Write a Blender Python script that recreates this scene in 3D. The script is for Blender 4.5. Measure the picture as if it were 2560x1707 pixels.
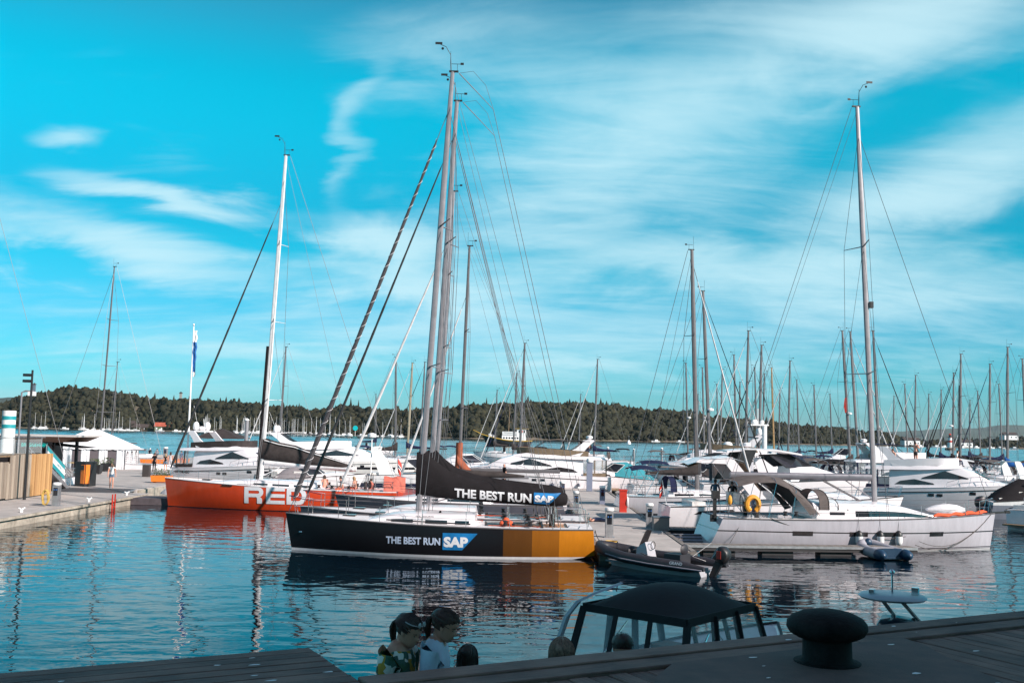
import bpy, bmesh, math, random
import numpy as np
from mathutils import Vector, Matrix, noise as mnoise
for o in list(bpy.data.objects): bpy.data.objects.remove(o)
S = bpy.context.scene
COL = S.collection
PI = math.pi
R = math.radians
rnd = random.Random(7)

# ------------------------------------------------------------------ camera
cam = bpy.data.cameras.new('camera'); co = bpy.data.objects.new('camera', cam); COL.objects.link(co)
cam.sensor_width = 36.0; cam.lens = 35.0; cam.clip_start = 0.1; cam.clip_end = 40000
co.matrix_world = Matrix.Translation((0, 0, 4.9)) @ Matrix.Rotation(R(90 + 5.27), 4, 'X') @ Matrix.Rotation(R(1.2), 4, 'Z')
S.camera = co

# ------------------------------------------------------------------ sky and sun
SUN_EL, SUN_AZ = 31.0, 126.0          # azimuth clockwise from +Y (view direction)
wd = bpy.data.worlds.new('World'); S.world = wd; wd.use_nodes = True
nt = wd.node_tree; N = nt.nodes; N.clear()
def nd(t, **k):
    n = N.new(t)
    for a, b in k.items(): setattr(n, a, b)
    return n
def lk(a, b): nt.links.new(a, b)
def mth(op, a, b=None, c=None, clamp=False):
    n = nd('ShaderNodeMath', operation=op, use_clamp=clamp)
    for i, x in enumerate((a, b, c)):
        if x is None: continue
        if isinstance(x, (int, float)): n.inputs[i].default_value = x
        else: lk(x, n.inputs[i])
    return n.outputs[0]
sky = nd('ShaderNodeTexSky', sky_type='NISHITA', sun_disc=False)
sky.sun_elevation = R(SUN_EL); sky.sun_rotation = R(SUN_AZ); sky.air_density = 1.0; sky.dust_density = 0.6; sky.ozone_density = 2.0
tc = nd('ShaderNodeTexCoord')
sx = nd('ShaderNodeSeparateXYZ'); lk(tc.outputs['Generated'], sx.inputs[0])
az = mth('ARCTAN2', sx.outputs[0], sx.outputs[1]); el = mth('ARCSINE', sx.outputs[2])
# colour grade of the whole sky dome by elevation: paler at the horizon, deep cyan, redder overhead to neutralise shade
rmp = nd('ShaderNodeValToRGB'); lk(mth('DIVIDE', mth('MAXIMUM', el, 0.0), R(45)), rmp.inputs[0])
cr = rmp.color_ramp; cr.interpolation = 'EASE'
STOPS = [(0.0, (.19, .42, .60)), (.11, (.085, .42, .53)), (.24, (.018, .49, .52)), (.42, (.003, .75, .69)), (.62, (.16, .47, .47)), (1.0, (.48, .38, .40))]
while len(cr.elements) < len(STOPS): cr.elements.new(.5)
for e_, (p_, c_) in zip(cr.elements, STOPS): e_.position = p_; e_.color = (*c_, 1)
tint = nd('ShaderNodeVectorMath', operation='MULTIPLY'); lk(sky.outputs[0], tint.inputs[0]); lk(rmp.outputs[0], tint.inputs[1])
cmb = nd('ShaderNodeVectorMath', operation='SCALE'); lk(tint.outputs[0], cmb.inputs[0]); cmb.inputs['Scale'].default_value = 1.45
# high thin cloud, laid out over the whole dome (plane projection)
dz = mth('ADD', mth('MAXIMUM', sx.outputs[2], 0.0), 0.16)
px_ = mth('DIVIDE', sx.outputs[0], dz); py_ = mth('DIVIDE', sx.outputs[1], dz)
cxyz = nd('ShaderNodeCombineXYZ'); lk(px_, cxyz.inputs[0]); lk(py_, cxyz.inputs[1])
mp = nd('ShaderNodeMapping'); lk(cxyz.outputs[0], mp.inputs[0])
mp.inputs['Rotation'].default_value = (0, 0, R(38)); mp.inputs['Scale'].default_value = (0.55, 1.5, 1)
n1 = nd('ShaderNodeTexNoise'); lk(mp.outputs[0], n1.inputs['Vector'])
n1.inputs['Scale'].default_value = 1.5; n1.inputs['Detail'].default_value = 9; n1.inputs['Roughness'].default_value = 0.58; n1.inputs['Distortion'].default_value = 0.9
azel = nd('ShaderNodeCombineXYZ'); lk(az, azel.inputs[0]); lk(el, azel.inputs[1])
m2 = nd('ShaderNodeMapping'); lk(azel.outputs[0], m2.inputs[0]); m2.inputs['Scale'].default_value = (5, 13, 1)
n2 = nd('ShaderNodeTexNoise'); lk(m2.outputs[0], n2.inputs['Vector'])
n2.inputs['Scale'].default_value = 1.0; n2.inputs['Detail'].default_value = 8; n2.inputs['Roughness'].default_value = 0.55; n2.inputs['Distortion'].default_value = 0.6
# warp the cloud banks
wz = mth('MULTIPLY', mth('SUBTRACT', n2.outputs[0], 0.5), 0.16)
azw = mth('ADD', az, wz); elw = mth('ADD', el, mth('MULTIPLY', wz, 0.6))
wv = nd('ShaderNodeCombineXYZ'); lk(azw, wv.inputs[0]); lk(elw, wv.inputs[1])
def bank(a0, e0, ra, re, tilt, amp):
    q = nd('ShaderNodeMapping', vector_type='TEXTURE'); lk(wv.outputs[0], q.inputs[0])
    q.inputs['Location'].default_value = (R(a0), R(e0), 0); q.inputs['Rotation'].default_value = (0, 0, R(tilt)); q.inputs['Scale'].default_value = (R(ra) * 1.6, R(re) * 1.6, 1)
    l = nd('ShaderNodeVectorMath', operation='LENGTH'); lk(q.outputs[0], l.inputs[0])
    g = nd('ShaderNodeMapRange', interpolation_type='SMOOTHSTEP'); lk(l.outputs['Value'], g.inputs[0]); g.inputs[1].default_value = 0; g.inputs[2].default_value = 1; g.inputs[3].default_value = amp; g.inputs[4].default_value = 0
    return g.outputs[0]
BANKS = [(-19.2, 12.4, 6, .95, -4, .75), (-21, 9.2, 9, 1.5, -10, .7), (-7.9, 11, 3.5, 1.5, -10, .6), (-6, 8.4, 7, 1.5, -4, .6), (7, 17, 13, 6, 24, .62), (-5, 21.5, 8, 2.6, 8, .45), (22, 22, 8, 3, 10, .55),
         (24, 13.5, 8, 2.6, 12, .7), (14, 9.2, 15, 2.1, -4, .7), (-25, 14.7, 2.2, .6, 12, .6), (-9.5, 16.5, 3.2, 1.1, 78, .45), (2, 5, 34, 2.8, 0, .5),
         (-75, 18, 34, 8, 10, .62), (80, 16, 34, 7, -8, .62), (150, 18, 30, 8, 12, .62), (-145, 16, 34, 8, -8, .62), (-40, 42, 40, 9, 20, .6), (60, 48, 40, 10, -14, .6), (170, 46, 50, 10, 8, .6)]  # banks outside the view, added to make the skylight less cyan
tot = None
for b in BANKS:
    v = bank(*b); tot = v if tot is None else mth('ADD', tot, v)
m3 = nd('ShaderNodeMapping'); lk(cxyz.outputs[0], m3.inputs[0]); m3.inputs['Rotation'].default_value = (0, 0, R(52)); m3.inputs['Scale'].default_value = (1.5, 3.2, 1)
n3 = nd('ShaderNodeTexNoise'); lk(m3.outputs[0], n3.inputs['Vector']); n3.inputs['Scale'].default_value = 1.7; n3.inputs['Detail'].default_value = 8; n3.inputs['Roughness'].default_value = 0.62; n3.inputs['Distortion'].default_value = 1.4
dens = mth('ADD', mth('ADD', mth('ADD', mth('MULTIPLY', n1.outputs[0], .95), mth('MULTIPLY', n2.outputs[0], .55)), mth('MULTIPLY', n3.outputs[0], .34)), tot)
ms = nd('ShaderNodeMapRange', interpolation_type='SMOOTHSTEP'); lk(dens, ms.inputs[0])
ms.inputs[1].default_value = .95; ms.inputs[2].default_value = 1.74; ms.inputs[3].default_value = 0.0; ms.inputs[4].default_value = 0.82
mixc = nd('ShaderNodeMix', data_type='RGBA'); lk(ms.outputs[0], mixc.inputs[0]); lk(cmb.outputs[0], mixc.inputs[6])
mixc.inputs[7].default_value = (3.75, 5.35, 5.85, 1)
bg = nd('ShaderNodeBackground'); lk(mixc.outputs[2], bg.inputs[0]); bg.inputs[1].default_value = 0.118
ow = nd('ShaderNodeOutputWorld'); lk(bg.outputs[0], ow.inputs[0])

sl = bpy.data.lights.new('sun', 'SUN'); so = bpy.data.objects.new('sun', sl); COL.objects.link(so)
sl.energy = 5.0; sl.angle = R(0.53); sl.color = (1.0, 0.89, 0.82)
sd = Vector((math.sin(R(SUN_AZ)) * math.cos(R(SUN_EL)), math.cos(R(SUN_AZ)) * math.cos(R(SUN_EL)), math.sin(R(SUN_EL))))
so.rotation_euler = sd.to_track_quat('Z', 'Y').to_euler(); so.location = sd * 200
S.view_settings.view_transform = 'Standard'; S.view_settings.look = 'None'; S.view_settings.gamma = 1; S.view_settings.exposure = 0.56
S.view_settings.use_curve_mapping = False
S.render.engine = 'CYCLES'
S.cycles.max_bounces = 5; S.cycles.transparent_max_bounces = 12; S.cycles.caustics_reflective = False; S.cycles.caustics_refractive = False

# ------------------------------------------------------------------ materials
MATS = {}
def mat(name, col, rough=.5, metal=0., var=.08, vs=3., bump=0., bs=30., spec=.5, coat=0., alpha=1., trans=0., var2=None, ior=1.5):
    if name in MATS: return MATS[name]
    m = bpy.data.materials.new(name); m.use_nodes = True; t = m.node_tree; p = t.nodes['Principled BSDF']
    p.inputs['Roughness'].default_value = rough; p.inputs['Metallic'].default_value = metal
    p.inputs['Specular IOR Level'].default_value = spec; p.inputs['Coat Weight'].default_value = coat; p.inputs['IOR'].default_value = ior
    p.inputs['Alpha'].default_value = alpha; p.inputs['Transmission Weight'].default_value = trans
    c = t.nodes.new('ShaderNodeTexCoord')
    n = t.nodes.new('ShaderNodeTexNoise'); t.links.new(c.outputs['Object'], n.inputs['Vector'])
    n.inputs['Scale'].default_value = vs; n.inputs['Detail'].default_value = 5; n.inputs['Roughness'].default_value = .65
    mx = t.nodes.new('ShaderNodeMix'); mx.data_type = 'RGBA'
    r_ = t.nodes.new('ShaderNodeMapRange'); t.links.new(n.outputs[0], r_.inputs[0]); r_.inputs[1].default_value = .3; r_.inputs[2].default_value = .7
    t.links.new(r_.outputs[0], mx.inputs[0])
    c2 = var2 if var2 else tuple(x * (1 - 2 * var) for x in col)
    mx.inputs[6].default_value = (*c2, 1); mx.inputs[7].default_value = (*[min(1, x * (1 + var * .4)) for x in col], 1)
    t.links.new(mx.outputs[2], p.inputs['Base Color'])
    rr_ = t.nodes.new('ShaderNodeMapRange'); t.links.new(n.outputs[0], rr_.inputs[0]); rr_.inputs[3].default_value = max(.02, rough * .8); rr_.inputs[4].default_value = min(1, rough * 1.2)
    t.links.new(rr_.outputs[0], p.inputs['Roughness'])
    if bump:
        n2_ = t.nodes.new('ShaderNodeTexNoise'); t.links.new(c.outputs['Object'], n2_.inputs['Vector']); n2_.inputs['Scale'].default_value = bs; n2_.inputs['Detail'].default_value = 4
        b = t.nodes.new('ShaderNodeBump'); b.inputs['Distance'].default_value = bump; t.links.new(n2_.outputs[0], b.inputs['Height']); t.links.new(b.outputs[0], p.inputs['Normal'])
    MATS[name] = m; return m
def paint(name, rules, rough=.22, coat=.3, axis_scale=1., spec=.5):
    """hull paint: rules = [(colour)] or (axis, a, slant, colour): colour where coord(axis)+slant*z > a, applied in order"""
    if name in MATS: return MATS[name]
    m = bpy.data.materials.new(name); m.use_nodes = True; t = m.node_tree; p = t.nodes['Principled BSDF']
    p.inputs['Roughness'].default_value = rough; p.inputs['Coat Weight'].default_value = coat; p.inputs['Specular IOR Level'].default_value = spec
    c = t.nodes.new('ShaderNodeTexCoord'); s = t.nodes.new('ShaderNodeSeparateXYZ'); t.links.new(c.outputs['Object'], s.inputs[0])
    cur = None
    for rl in rules:
        if len(rl) == 1:
            q = t.nodes.new('ShaderNodeRGB'); q.outputs[0].default_value = (*rl[0], 1); cur = q.outputs[0]; continue
        ax, a, sg, colr = rl
        g = t.nodes.new('ShaderNodeMath'); g.operation = 'GREATER_THAN' if sg > 0 else 'LESS_THAN'
        t.links.new(s.outputs['xyz'.index(ax)], g.inputs[0]); g.inputs[1].default_value = a
        x = t.nodes.new('ShaderNodeMix'); x.data_type = 'RGBA'; t.links.new(g.outputs[0], x.inputs[0]); t.links.new(cur, x.inputs[6]); x.inputs[7].default_value = (*colr, 1); cur = x.outputs[2]
    # weathering streaks
    mp_ = t.nodes.new('ShaderNodeMapping'); t.links.new(c.outputs['Object'], mp_.inputs[0]); mp_.inputs['Scale'].default_value = (2.5, 2.5, .5)
    n = t.nodes.new('ShaderNodeTexNoise'); t.links.new(mp_.outputs[0], n.inputs['Vector']); n.inputs['Scale'].default_value = 1.5; n.inputs['Detail'].default_value = 6; n.inputs['Roughness'].default_value = .7
    r_ = t.nodes.new('ShaderNodeMapRange'); t.links.new(n.outputs[0], r_.inputs[0]); r_.inputs[1].default_value = .35; r_.inputs[2].default_value = .7; r_.inputs[3].default_value = .84; r_.inputs[4].default_value = 1.0
    x = t.nodes.new('ShaderNodeMix'); x.data_type = 'RGBA'; x.blend_type = 'MULTIPLY'; x.inputs[0].default_value = 1; t.links.new(cur, x.inputs[6]); t.links.new(r_.outputs[0], x.inputs[7])
    t.links.new(x.outputs[2], p.inputs['Base Color'])
    MATS[name] = m; return m
WH = (.80, .745, .765)
gel = mat('gelcoat', WH, .25, coat=.3, var=.05, vs=1.2)
gelw = mat('warm_gelcoat', (.74, .69, .66), .3, coat=.2, var=.06, vs=1.5)
deckm = mat('deck_nonskid', (.70, .67, .68), .6, var=.1, vs=2.5, bump=.002, bs=80)
teak = mat('teak', (.30, .19, .11), .7, var=.25, vs=4, bump=.003, bs=20)
alu = mat('aluminium', (.15, .138, .145), .45, metal=.2, var=.1, vs=2)
alup = mat('pale_alloy', (.30, .28, .30), .42, metal=.3, var=.1, vs=2)
steel = mat('stainless', (.72, .72, .74), .2, metal=1, var=.05)
wire = mat('wire', (.16, .15, .16), .5, metal=.3, var=.05)
wirel = mat('pale_rope', (.62, .60, .60), .7, var=.1)
black = mat('black_plastic', (.018, .017, .019), .45, var=.2)
rubber = mat('rubber', (.03, .027, .03), .7, var=.2)
glass = mat('dark_window', (.022, .024, .03), .06, var=.3, vs=1.5, spec=.8)
glassb = mat('smoked_window', (.035, .03, .032), .08, var=.3, vs=1.5, spec=.7)
pane = mat('clear_vinyl', (.85, .9, .92), .08, alpha=.22, var=.1, vs=6)
canvb = mat('black_canvas', (.016, .0135, .0155), .85, var=.2, vs=3, bump=.01, bs=6, spec=.15)
canvbr = mat('brown_canvas', (.055, .045, .044), .85, var=.2, vs=3, bump=.01, bs=6, spec=.15)
canvn = mat('navy_canvas', (.018, .022, .06), .85, var=.2, vs=3, bump=.01, bs=6, spec=.15)
canvg = mat('taupe_canvas', (.12, .10, .095), .85, var=.15, vs=3, bump=.008, bs=6, spec=.15)
canvo = mat('rust_canvas', (.34, .10, .055), .85, var=.2, vs=3, bump=.02, bs=5, spec=.15)
canvt = mat('tan_canvas', (.22, .16, .11), .85, var=.15, vs=3, bump=.008, bs=6, spec=.15)
canvw = mat('white_canvas', (.70, .68, .70), .85, var=.12, vs=2, bump=.02, bs=4, spec=.15)
canvblu = mat('blue_canvas', (.01, .08, .28), .8, var=.2, vs=3, bump=.02, bs=5, spec=.15)
orange = mat('orange_paint', (.80, .20, .02), .5, var=.1)
redp = mat('red_paint', (.55, .035, .02), .45, var=.12)
redo = mat('red_orange_cloth', (.72, .10, .03), .8, var=.15, bump=.01, bs=8)
coral = mat('coral_cloth', (.70, .17, .12), .85, var=.15, bump=.02, bs=6)
navy = mat('navy_paint', (.012, .018, .05), .3, coat=.3, var=.1)
whitep = mat('white_paint', (.80, .78, .78), .5, var=.06)
concr = mat('concrete', (.44, .395, .37), .85, var=.16, vs=.9, bump=.004, bs=60)
concd = mat('wet_concrete', (.16, .145, .12), .8, var=.3, vs=1.2, bump=.006, bs=30)
galv = mat('galvanised_steel', (.42, .42, .44), .45, metal=.7, var=.15, vs=5)
yell = mat('yellow_foam', (.78, .33, .03), .6, var=.1)
rope = mat('rope', (.10, .09, .085), .85, var=.2)
ropey = mat('yellow_rope', (.55, .36, .09), .85, var=.2)
skinm = mat('skin', (.56, .27, .19), .55, var=.08, vs=8)
hairb = mat('brown_hair', (.05, .026, .017), .5, var=.4, vs=40, bump=.004, bs=70)
hairl = mat('blond_hair', (.42, .27, .14), .55, var=.3, vs=25)
teal = mat('teal_paint', (.02, .30, .34), .5, var=.08)
cyanp = mat('turquoise_plastic', (.0, .48, .52), .4, var=.08)

# ------------------------------------------------------------------ mesh helpers
def V(*a): return Vector(a)
class MB:
    def __init__(s): s.v = []; s.f = []; s.m = []
    def add(s, vs, fs, m=0):
        b = len(s.v); s.v.extend(tuple(x) for x in vs); s.f.extend(tuple(i + b for i in f) for f in fs); s.m.extend([m] * len(fs)); return s
    def box(s, c, d, rz=0., m=0, ry=0., taper=1.):
        x, y, z = d[0] / 2, d[1] / 2, d[2] / 2
        M = Matrix.Translation(c) @ Matrix.Rotation(rz, 4, 'Z') @ Matrix.Rotation(ry, 4, 'Y')
        vs = [M @ V(i * x * (taper if k > 0 else 1), j * y * (taper if k > 0 else 1), k * z) for k in (-1, 1) for j in (-1, 1) for i in (-1, 1)]
        return s.add(vs, [(0, 2, 3, 1), (4, 5, 7, 6), (0, 1, 5, 4), (2, 6, 7, 3), (0, 4, 6, 2), (1, 3, 7, 5)], m)
    def beam(s, a, b, w, h, m=0):
        a = V(*a); b = V(*b); d = (b - a); d.normalize()
        up = V(0, 0, 1) if abs(d.z) < .95 else V(1, 0, 0)
        r = d.cross(up).normalized(); u = r.cross(d).normalized()
        vs = [p + r * (i * w / 2) + u * (j * h / 2) for p in (a, b) for (i, j) in ((-1, -1), (1, -1), (1, 1), (-1, 1))]
        return s.add(vs, [(0, 1, 2, 3), (7, 6, 5, 4), (0, 4, 5, 1), (1, 5, 6, 2), (2, 6, 7, 3), (3, 7, 4, 0)], m)
    def tube(s, pts, r, n=6, caps=True, m=0, closed=False, sq=1.):
        pts = [V(*p) for p in pts]; k = len(pts)
        rs = r if isinstance(r, (list, tuple)) else [r] * k
        rings = []; ref = None
        for i, p in enumerate(pts):
            if closed: t = (pts[(i + 1) % k] - pts[i - 1])
            else: t = (pts[min(i + 1, k - 1)] - pts[max(i - 1, 0)])
            if t.length < 1e-9: t = V(0, 0, 1)
            t.normalize()
            if ref is None:
                ref = V(1, 0, 0) if abs(t.x) < .8 else V(0, 0, 1)
            a = (ref - t * ref.dot(t))
            if a.length < 1e-6: a = t.orthogonal()
            a.normalize(); ref = a; b = t.cross(a)
            rings.append([p + a * (math.cos(q) * rs[i]) + b * (math.sin(q) * rs[i] * sq) for q in (2 * PI * j / n for j in range(n))])
        return s.loft(rings, caps=(caps and not closed), m=m, closed=closed)
    def loft(s, rings, caps=True, m=0, closed=False, ring_closed=True):
        n = len(rings[0]); b = len(s.v); k = len(rings)
        for rg in rings: s.v.extend(tuple(p) for p in rg)
        fs = []
        for i in range(k if closed else k - 1):
            i2 = (i + 1) % k
            for j in range(n if ring_closed else n - 1):
                j2 = (j + 1) % n; fs.append((b + i * n + j, b + i * n + j2, b + i2 * n + j2, b + i2 * n + j))
        if caps:
            fs.append(tuple(b + j for j in reversed(range(n)))); fs.append(tuple(b + (k - 1) * n + j for j in range(n)))
        s.f.extend(fs); s.m.extend([m] * len(fs)); return s
    def lathe(s, prof, c=(0, 0, 0), n=16, m=0, caps=True):
        return s.loft([[(c[0] + r * math.cos(2 * PI * j / n), c[1] + r * math.sin(2 * PI * j / n), c[2] + z) for j in range(n)] for r, z in prof], caps=caps, m=m)
    def cyl(s, c, r, h, n=12, m=0): return s.lathe([(r, 0), (r, h)], c, n, m)
    def grid(s, rows, m=0): return s.loft(rows, caps=False, m=m, ring_closed=False)
    def prism(s, poly, fn, t0, t1, m=0):
        """poly 2D list, fn(u,v,t)->xyz, thickness t0..t1"""
        n = len(poly); vs = [fn(u, v, t0) for u, v in poly] + [fn(u, v, t1) for u, v in poly]
        return s.add(vs, [tuple(reversed(range(n))), tuple(range(n, 2 * n))] + [(i, (i + 1) % n, n + (i + 1) % n, n + i) for i in range(n)], m)
    def sphere(s, c, r, n=10, k=6, m=0, sc=(1, 1, 1)):
        rings = []
        for i in range(k + 1):
            a = -PI / 2 + PI * i / k; rings.append([(c[0] + sc[0] * r * max(.02, math.cos(a)) * math.cos(2 * PI * j / n), c[1] + sc[1] * r * max(.02, math.cos(a)) * math.sin(2 * PI * j / n), c[2] + sc[2] * r * math.sin(a)) for j in range(n)])
        return s.loft(rings, m=m)
    def build(s, name, mats, parent=None, smooth=40, loc=None, rz=None, kind=None):
        me = bpy.data.meshes.new(name); me.from_pydata(s.v, [], s.f)
        if not isinstance(mats, (list, tuple)): mats = [mats]
        for q in mats: me.materials.append(q)
        if len(mats) > 1: me.polygons.foreach_set('material_index', s.m)
        if smooth:
            me.shade_smooth(); me.set_sharp_from_angle(angle=R(smooth))
        o = bpy.data.objects.new(name, me); COL.objects.link(o)
        if parent is not None: o.parent = parent
        if loc: o.location = loc
        if rz: o.rotation_euler.z = rz
        if kind: o['kind'] = kind
        return o
def thing(name, label, cat, loc=(0, 0, 0), rz=0., group=None):
    o = bpy.data.objects.new(name, None); COL.objects.link(o); o.location = loc; o.rotation_euler.z = rz
    o.empty_display_size = .2; o['label'] = label; o['category'] = cat
    if group: o['group'] = group
    return o
def tag(o, label, cat, group=None):
    o['label'] = label; o['category'] = cat
    if group: o['group'] = group
    return o
def kids(o): return [c for c in COL.objects if c.parent == o]
def copy_tree(o, parent=None):
    c = o.copy(); COL.objects.link(c)
    if parent is not None: c.parent = parent
    for ch in list(o.children): copy_tree(ch, c)
    return c
def sag(a, b, d, n=10):
    a = V(*a); b = V(*b); return [a.lerp(b, i / n) - V(0, 0, d * 4 * (i / n) * (1 - i / n)) for i in range(n + 1)]
def text_mesh(txt, size=1., bold=0., sx=1., shear=0.):
    c = bpy.data.curves.new('t', 'FONT'); c.body = txt; c.size = size; c.offset = bold; c.shear = shear; c.resolution_u = 3; c.fill_mode = 'FRONT'
    o = bpy.data.objects.new('t', c); COL.objects.link(o)
    bpy.context.view_layer.update()
    dg = bpy.context.evaluated_depsgraph_get(); me = bpy.data.meshes.new_from_object(o.evaluated_get(dg))
    vs = [(v.co.x * sx, v.co.y) for v in me.vertices]; fs = [tuple(p.vertices) for p in me.polygons]
    bpy.data.objects.remove(o); bpy.data.curves.remove(c); bpy.data.meshes.remove(me)
    x0 = min(v[0] for v in vs); y0 = min(v[1] for v in vs)
    return [(a - x0, b - y0) for a, b in vs], fs
def text_fit(txt, w, h, fn, name, m, parent, bold=0., cuts=0):
    vs, fs = text_mesh(txt, 1., bold)
    X = max(v[0] for v in vs); Y = max(v[1] for v in vs)
    bm = bmesh.new(); bv = [bm.verts.new((a / X * w, b / Y * h, 0)) for a, b in vs]
    for f in fs:
        try: bm.faces.new([bv[i] for i in f])
        except ValueError: pass
    for i in range(1, cuts):
        bmesh.ops.bisect_plane(bm, geom=bm.verts[:] + bm.edges[:] + bm.faces[:], plane_co=(w * i / cuts, 0, 0), plane_no=(1, 0, 0))
    for i in range(1, 6 if cuts else 1):
        bmesh.ops.bisect_plane(bm, geom=bm.verts[:] + bm.edges[:] + bm.faces[:], plane_co=(0, h * i / 6, 0), plane_no=(0, 1, 0))
    for v in bm.verts: v.co = fn(v.co.x, v.co.y)
    me = bpy.data.meshes.new(name); bm.to_mesh(me); bm.free(); me.materials.append(m)
    o = bpy.data.objects.new(name, me); COL.objects.link(o); o.parent = parent; return o
# ================================================================== water, island, far shore
FOC = 35.0 / 36.0 * 2560
CR = np.array(co.matrix_world.to_3x3())
def bearing(px, py=1085):
    d = CR @ np.array([(px - 1280) / FOC, -(py - 853.5) / FOC, -1.0]); return d[0] / d[1], d[2] / d[1]
def water_mat():
    m = bpy.data.materials.new('water'); m.use_nodes = True; t = m.node_tree; p = t.nodes['Principled BSDF']
    p.inputs['Base Color'].default_value = (.001, .007, .014, 1); p.inputs['Roughness'].default_value = .012; p.inputs['IOR'].default_value = 1.333
    p.inputs['Specular IOR Level'].default_value = .7
    g = t.nodes.new('ShaderNodeNewGeometry'); L = t.links.new
    def nz(scale, det, rough, sc=(1, 1, 1), rot=0., dist=0.):
        q = t.nodes.new('ShaderNodeMapping'); L(g.outputs['Position'], q.inputs[0]); q.inputs['Scale'].default_value = sc; q.inputs['Rotation'].default_value = (0, 0, rot)
        n = t.nodes.new('ShaderNodeTexNoise'); L(q.outputs[0], n.inputs['Vector']); n.inputs['Scale'].default_value = scale; n.inputs['Detail'].default_value = det; n.inputs['Roughness'].default_value = rough; n.inputs['Distortion'].default_value = dist
        return n.outputs[0]
    def mm(op, a, b):
        n = t.nodes.new('ShaderNodeMath'); n.operation = op
        for i, x in enumerate((a, b)):
            if isinstance(x, (int, float)): n.inputs[i].default_value = x
            else: L(x, n.inputs[i])
        return n.outputs[0]
    s = t.nodes.new('ShaderNodeSeparateXYZ'); L(g.outputs['Position'], s.inputs[0])
    far = t.nodes.new('ShaderNodeMapRange'); L(s.outputs[1], far.inputs[0]); far.inputs[1].default_value = 75; far.inputs[2].default_value = 170
    calm = t.nodes.new('ShaderNodeMapRange'); L(nz(.06, 2, .5), calm.inputs[0]); calm.inputs[1].default_value = .35; calm.inputs[2].default_value = .65; calm.inputs[3].default_value = .45; calm.inputs[4].default_value = 1.2
    big = mm('MULTIPLY', nz(.85, 1.2, .4, (.75, 1.5, 1), .2, .5), .036)
    mid = mm('MULTIPLY', nz(2.7, 1, .4, (.8, 1.4, 1), -.3, .5), .0065)
    sml = mm('MULTIPLY', nz(7.0, 1, .4, (1, 1.2, 1), .5, .3), .0007)
    inner = mm('MULTIPLY', mm('ADD', mm('ADD', big, mid), sml), calm.outputs[0])
    chop = mm('MULTIPLY', mm('ADD', mm('MULTIPLY', nz(.30, 4, .6, (.7, 1.5, 1), .25, .5), .04), mm('MULTIPLY', nz(1.6, 2, .5), .012)), far.outputs[0])
    h = mm('ADD', inner, chop)
    b = t.nodes.new('ShaderNodeBump'); b.inputs['Strength'].default_value = 1; b.inputs['Distance'].default_value = 1; L(h, b.inputs['Height']); L(b.outputs[0], p.inputs['Normal'])
    return m
# one sheet: flat by the quays (bump ripples only), wind waves as real geometry out on the fjord
def water_sheet():
    rg = np.random.RandomState(4)
    yy = np.concatenate([[-60, 0, 20, 40, 60, 80, 95], np.arange(100, 300, .55), np.arange(300, 960, .75), [980, 1100, 1600, 3000, 6000, 12500]])
    cc = np.concatenate([[-18, -6, -2.2], np.linspace(-1, 1, 121), [2.2, 6, 18]])
    Y = yy[:, None] * np.ones_like(cc)[None]; hw = np.maximum(40, .66 * yy + 30); X = np.clip(cc[None] * hw[:, None], -11000, 11000)
    X[:, 0] = -11000; X[:, -1] = 11000
    Z = np.zeros_like(X)
    for lam, amp in ((9., .035), (5.2, .05), (3.7, .042), (2.9, .03)):
        for _ in range(3):
            th = rg.normal(0, .22); ph = rg.uniform(0, 6.28); k = 2 * math.pi / (lam * rg.uniform(.85, 1.2))
            Z += amp * .6 * np.sin(k * (Y * math.cos(th) + X * math.sin(th) * .25) + ph + 1.5 * np.sin(X * .013 * rg.uniform(.6, 1.6) + ph * 3) + 1.2 * np.sin(X * .06 + Y * .02 + ph))
    gust = .75 + .35 * np.sin(Y * .018 + 1.1 * np.sin(X * .01)) * np.sin(X * .008 + Y * .004)
    Z *= gust * np.clip((Y - 100) / 90, 0, 1) * (Y < 965)
    n, m = X.shape; V_ = np.stack([X, Y, Z], -1).reshape(-1, 3)
    i = np.arange(n - 1)[:, None] * m + np.arange(m - 1)[None]; F_ = np.stack([i, i + 1, i + m + 1, i + m], -1).reshape(-1, 4)
    me = bpy.data.meshes.new('water'); me.vertices.add(len(V_)); me.vertices.foreach_set('co', V_.ravel())
    me.loops.add(F_.size); me.loops.foreach_set('vertex_index', F_.ravel().astype(np.int32))
    me.polygons.add(len(F_)); me.polygons.foreach_set('loop_start', np.arange(0, F_.size, 4, dtype=np.int32)); me.polygons.foreach_set('loop_total', np.full(len(F_), 4, dtype=np.int32))
    me.update(calc_edges=True); me.shade_smooth(); me.materials.append(water_mat())
    o = bpy.data.objects.new('water', me); COL.objects.link(o); o['kind'] = 'structure'
water_sheet()

# ---- wooded island: terrain strip plus one mass of trees
PROF = [(-500, 1010), (-200, 1005), (0, 1001), (52, 980), (96, 973), (132, 965), (165, 958), (208, 960), (247, 966), (274, 970), (315, 976), (343, 983), (384, 987), (425, 990), (481, 989), (529, 995), (588, 994), (636, 1002), (678, 1008), (737, 1010), (779, 1015), (808, 1015), (856, 1008), (916, 1011), (975, 1017), (1035, 1015), (1106, 1010), (1159, 1003), (1212, 1000), (1286, 996), (1328, 995), (1423, 997), (1475, 998), (1528, 1001), (1581, 1008), (1623, 1016), (1687, 1017), (1722, 1020), (1790, 1034), (1850, 1040), (1915, 1044), (1958, 1055), (2022, 1059), (2087, 1064), (2151, 1071), (2237, 1078), (2262, 1086), (2330, 1094), (2392, 1088), (2430, 1086), (2495, 1084), (2560, 1084), (2800, 1075), (3100, 1070)]
def prof(px):
    return float(np.interp(px, [a for a, b in PROF], [b for a, b in PROF]))
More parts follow.
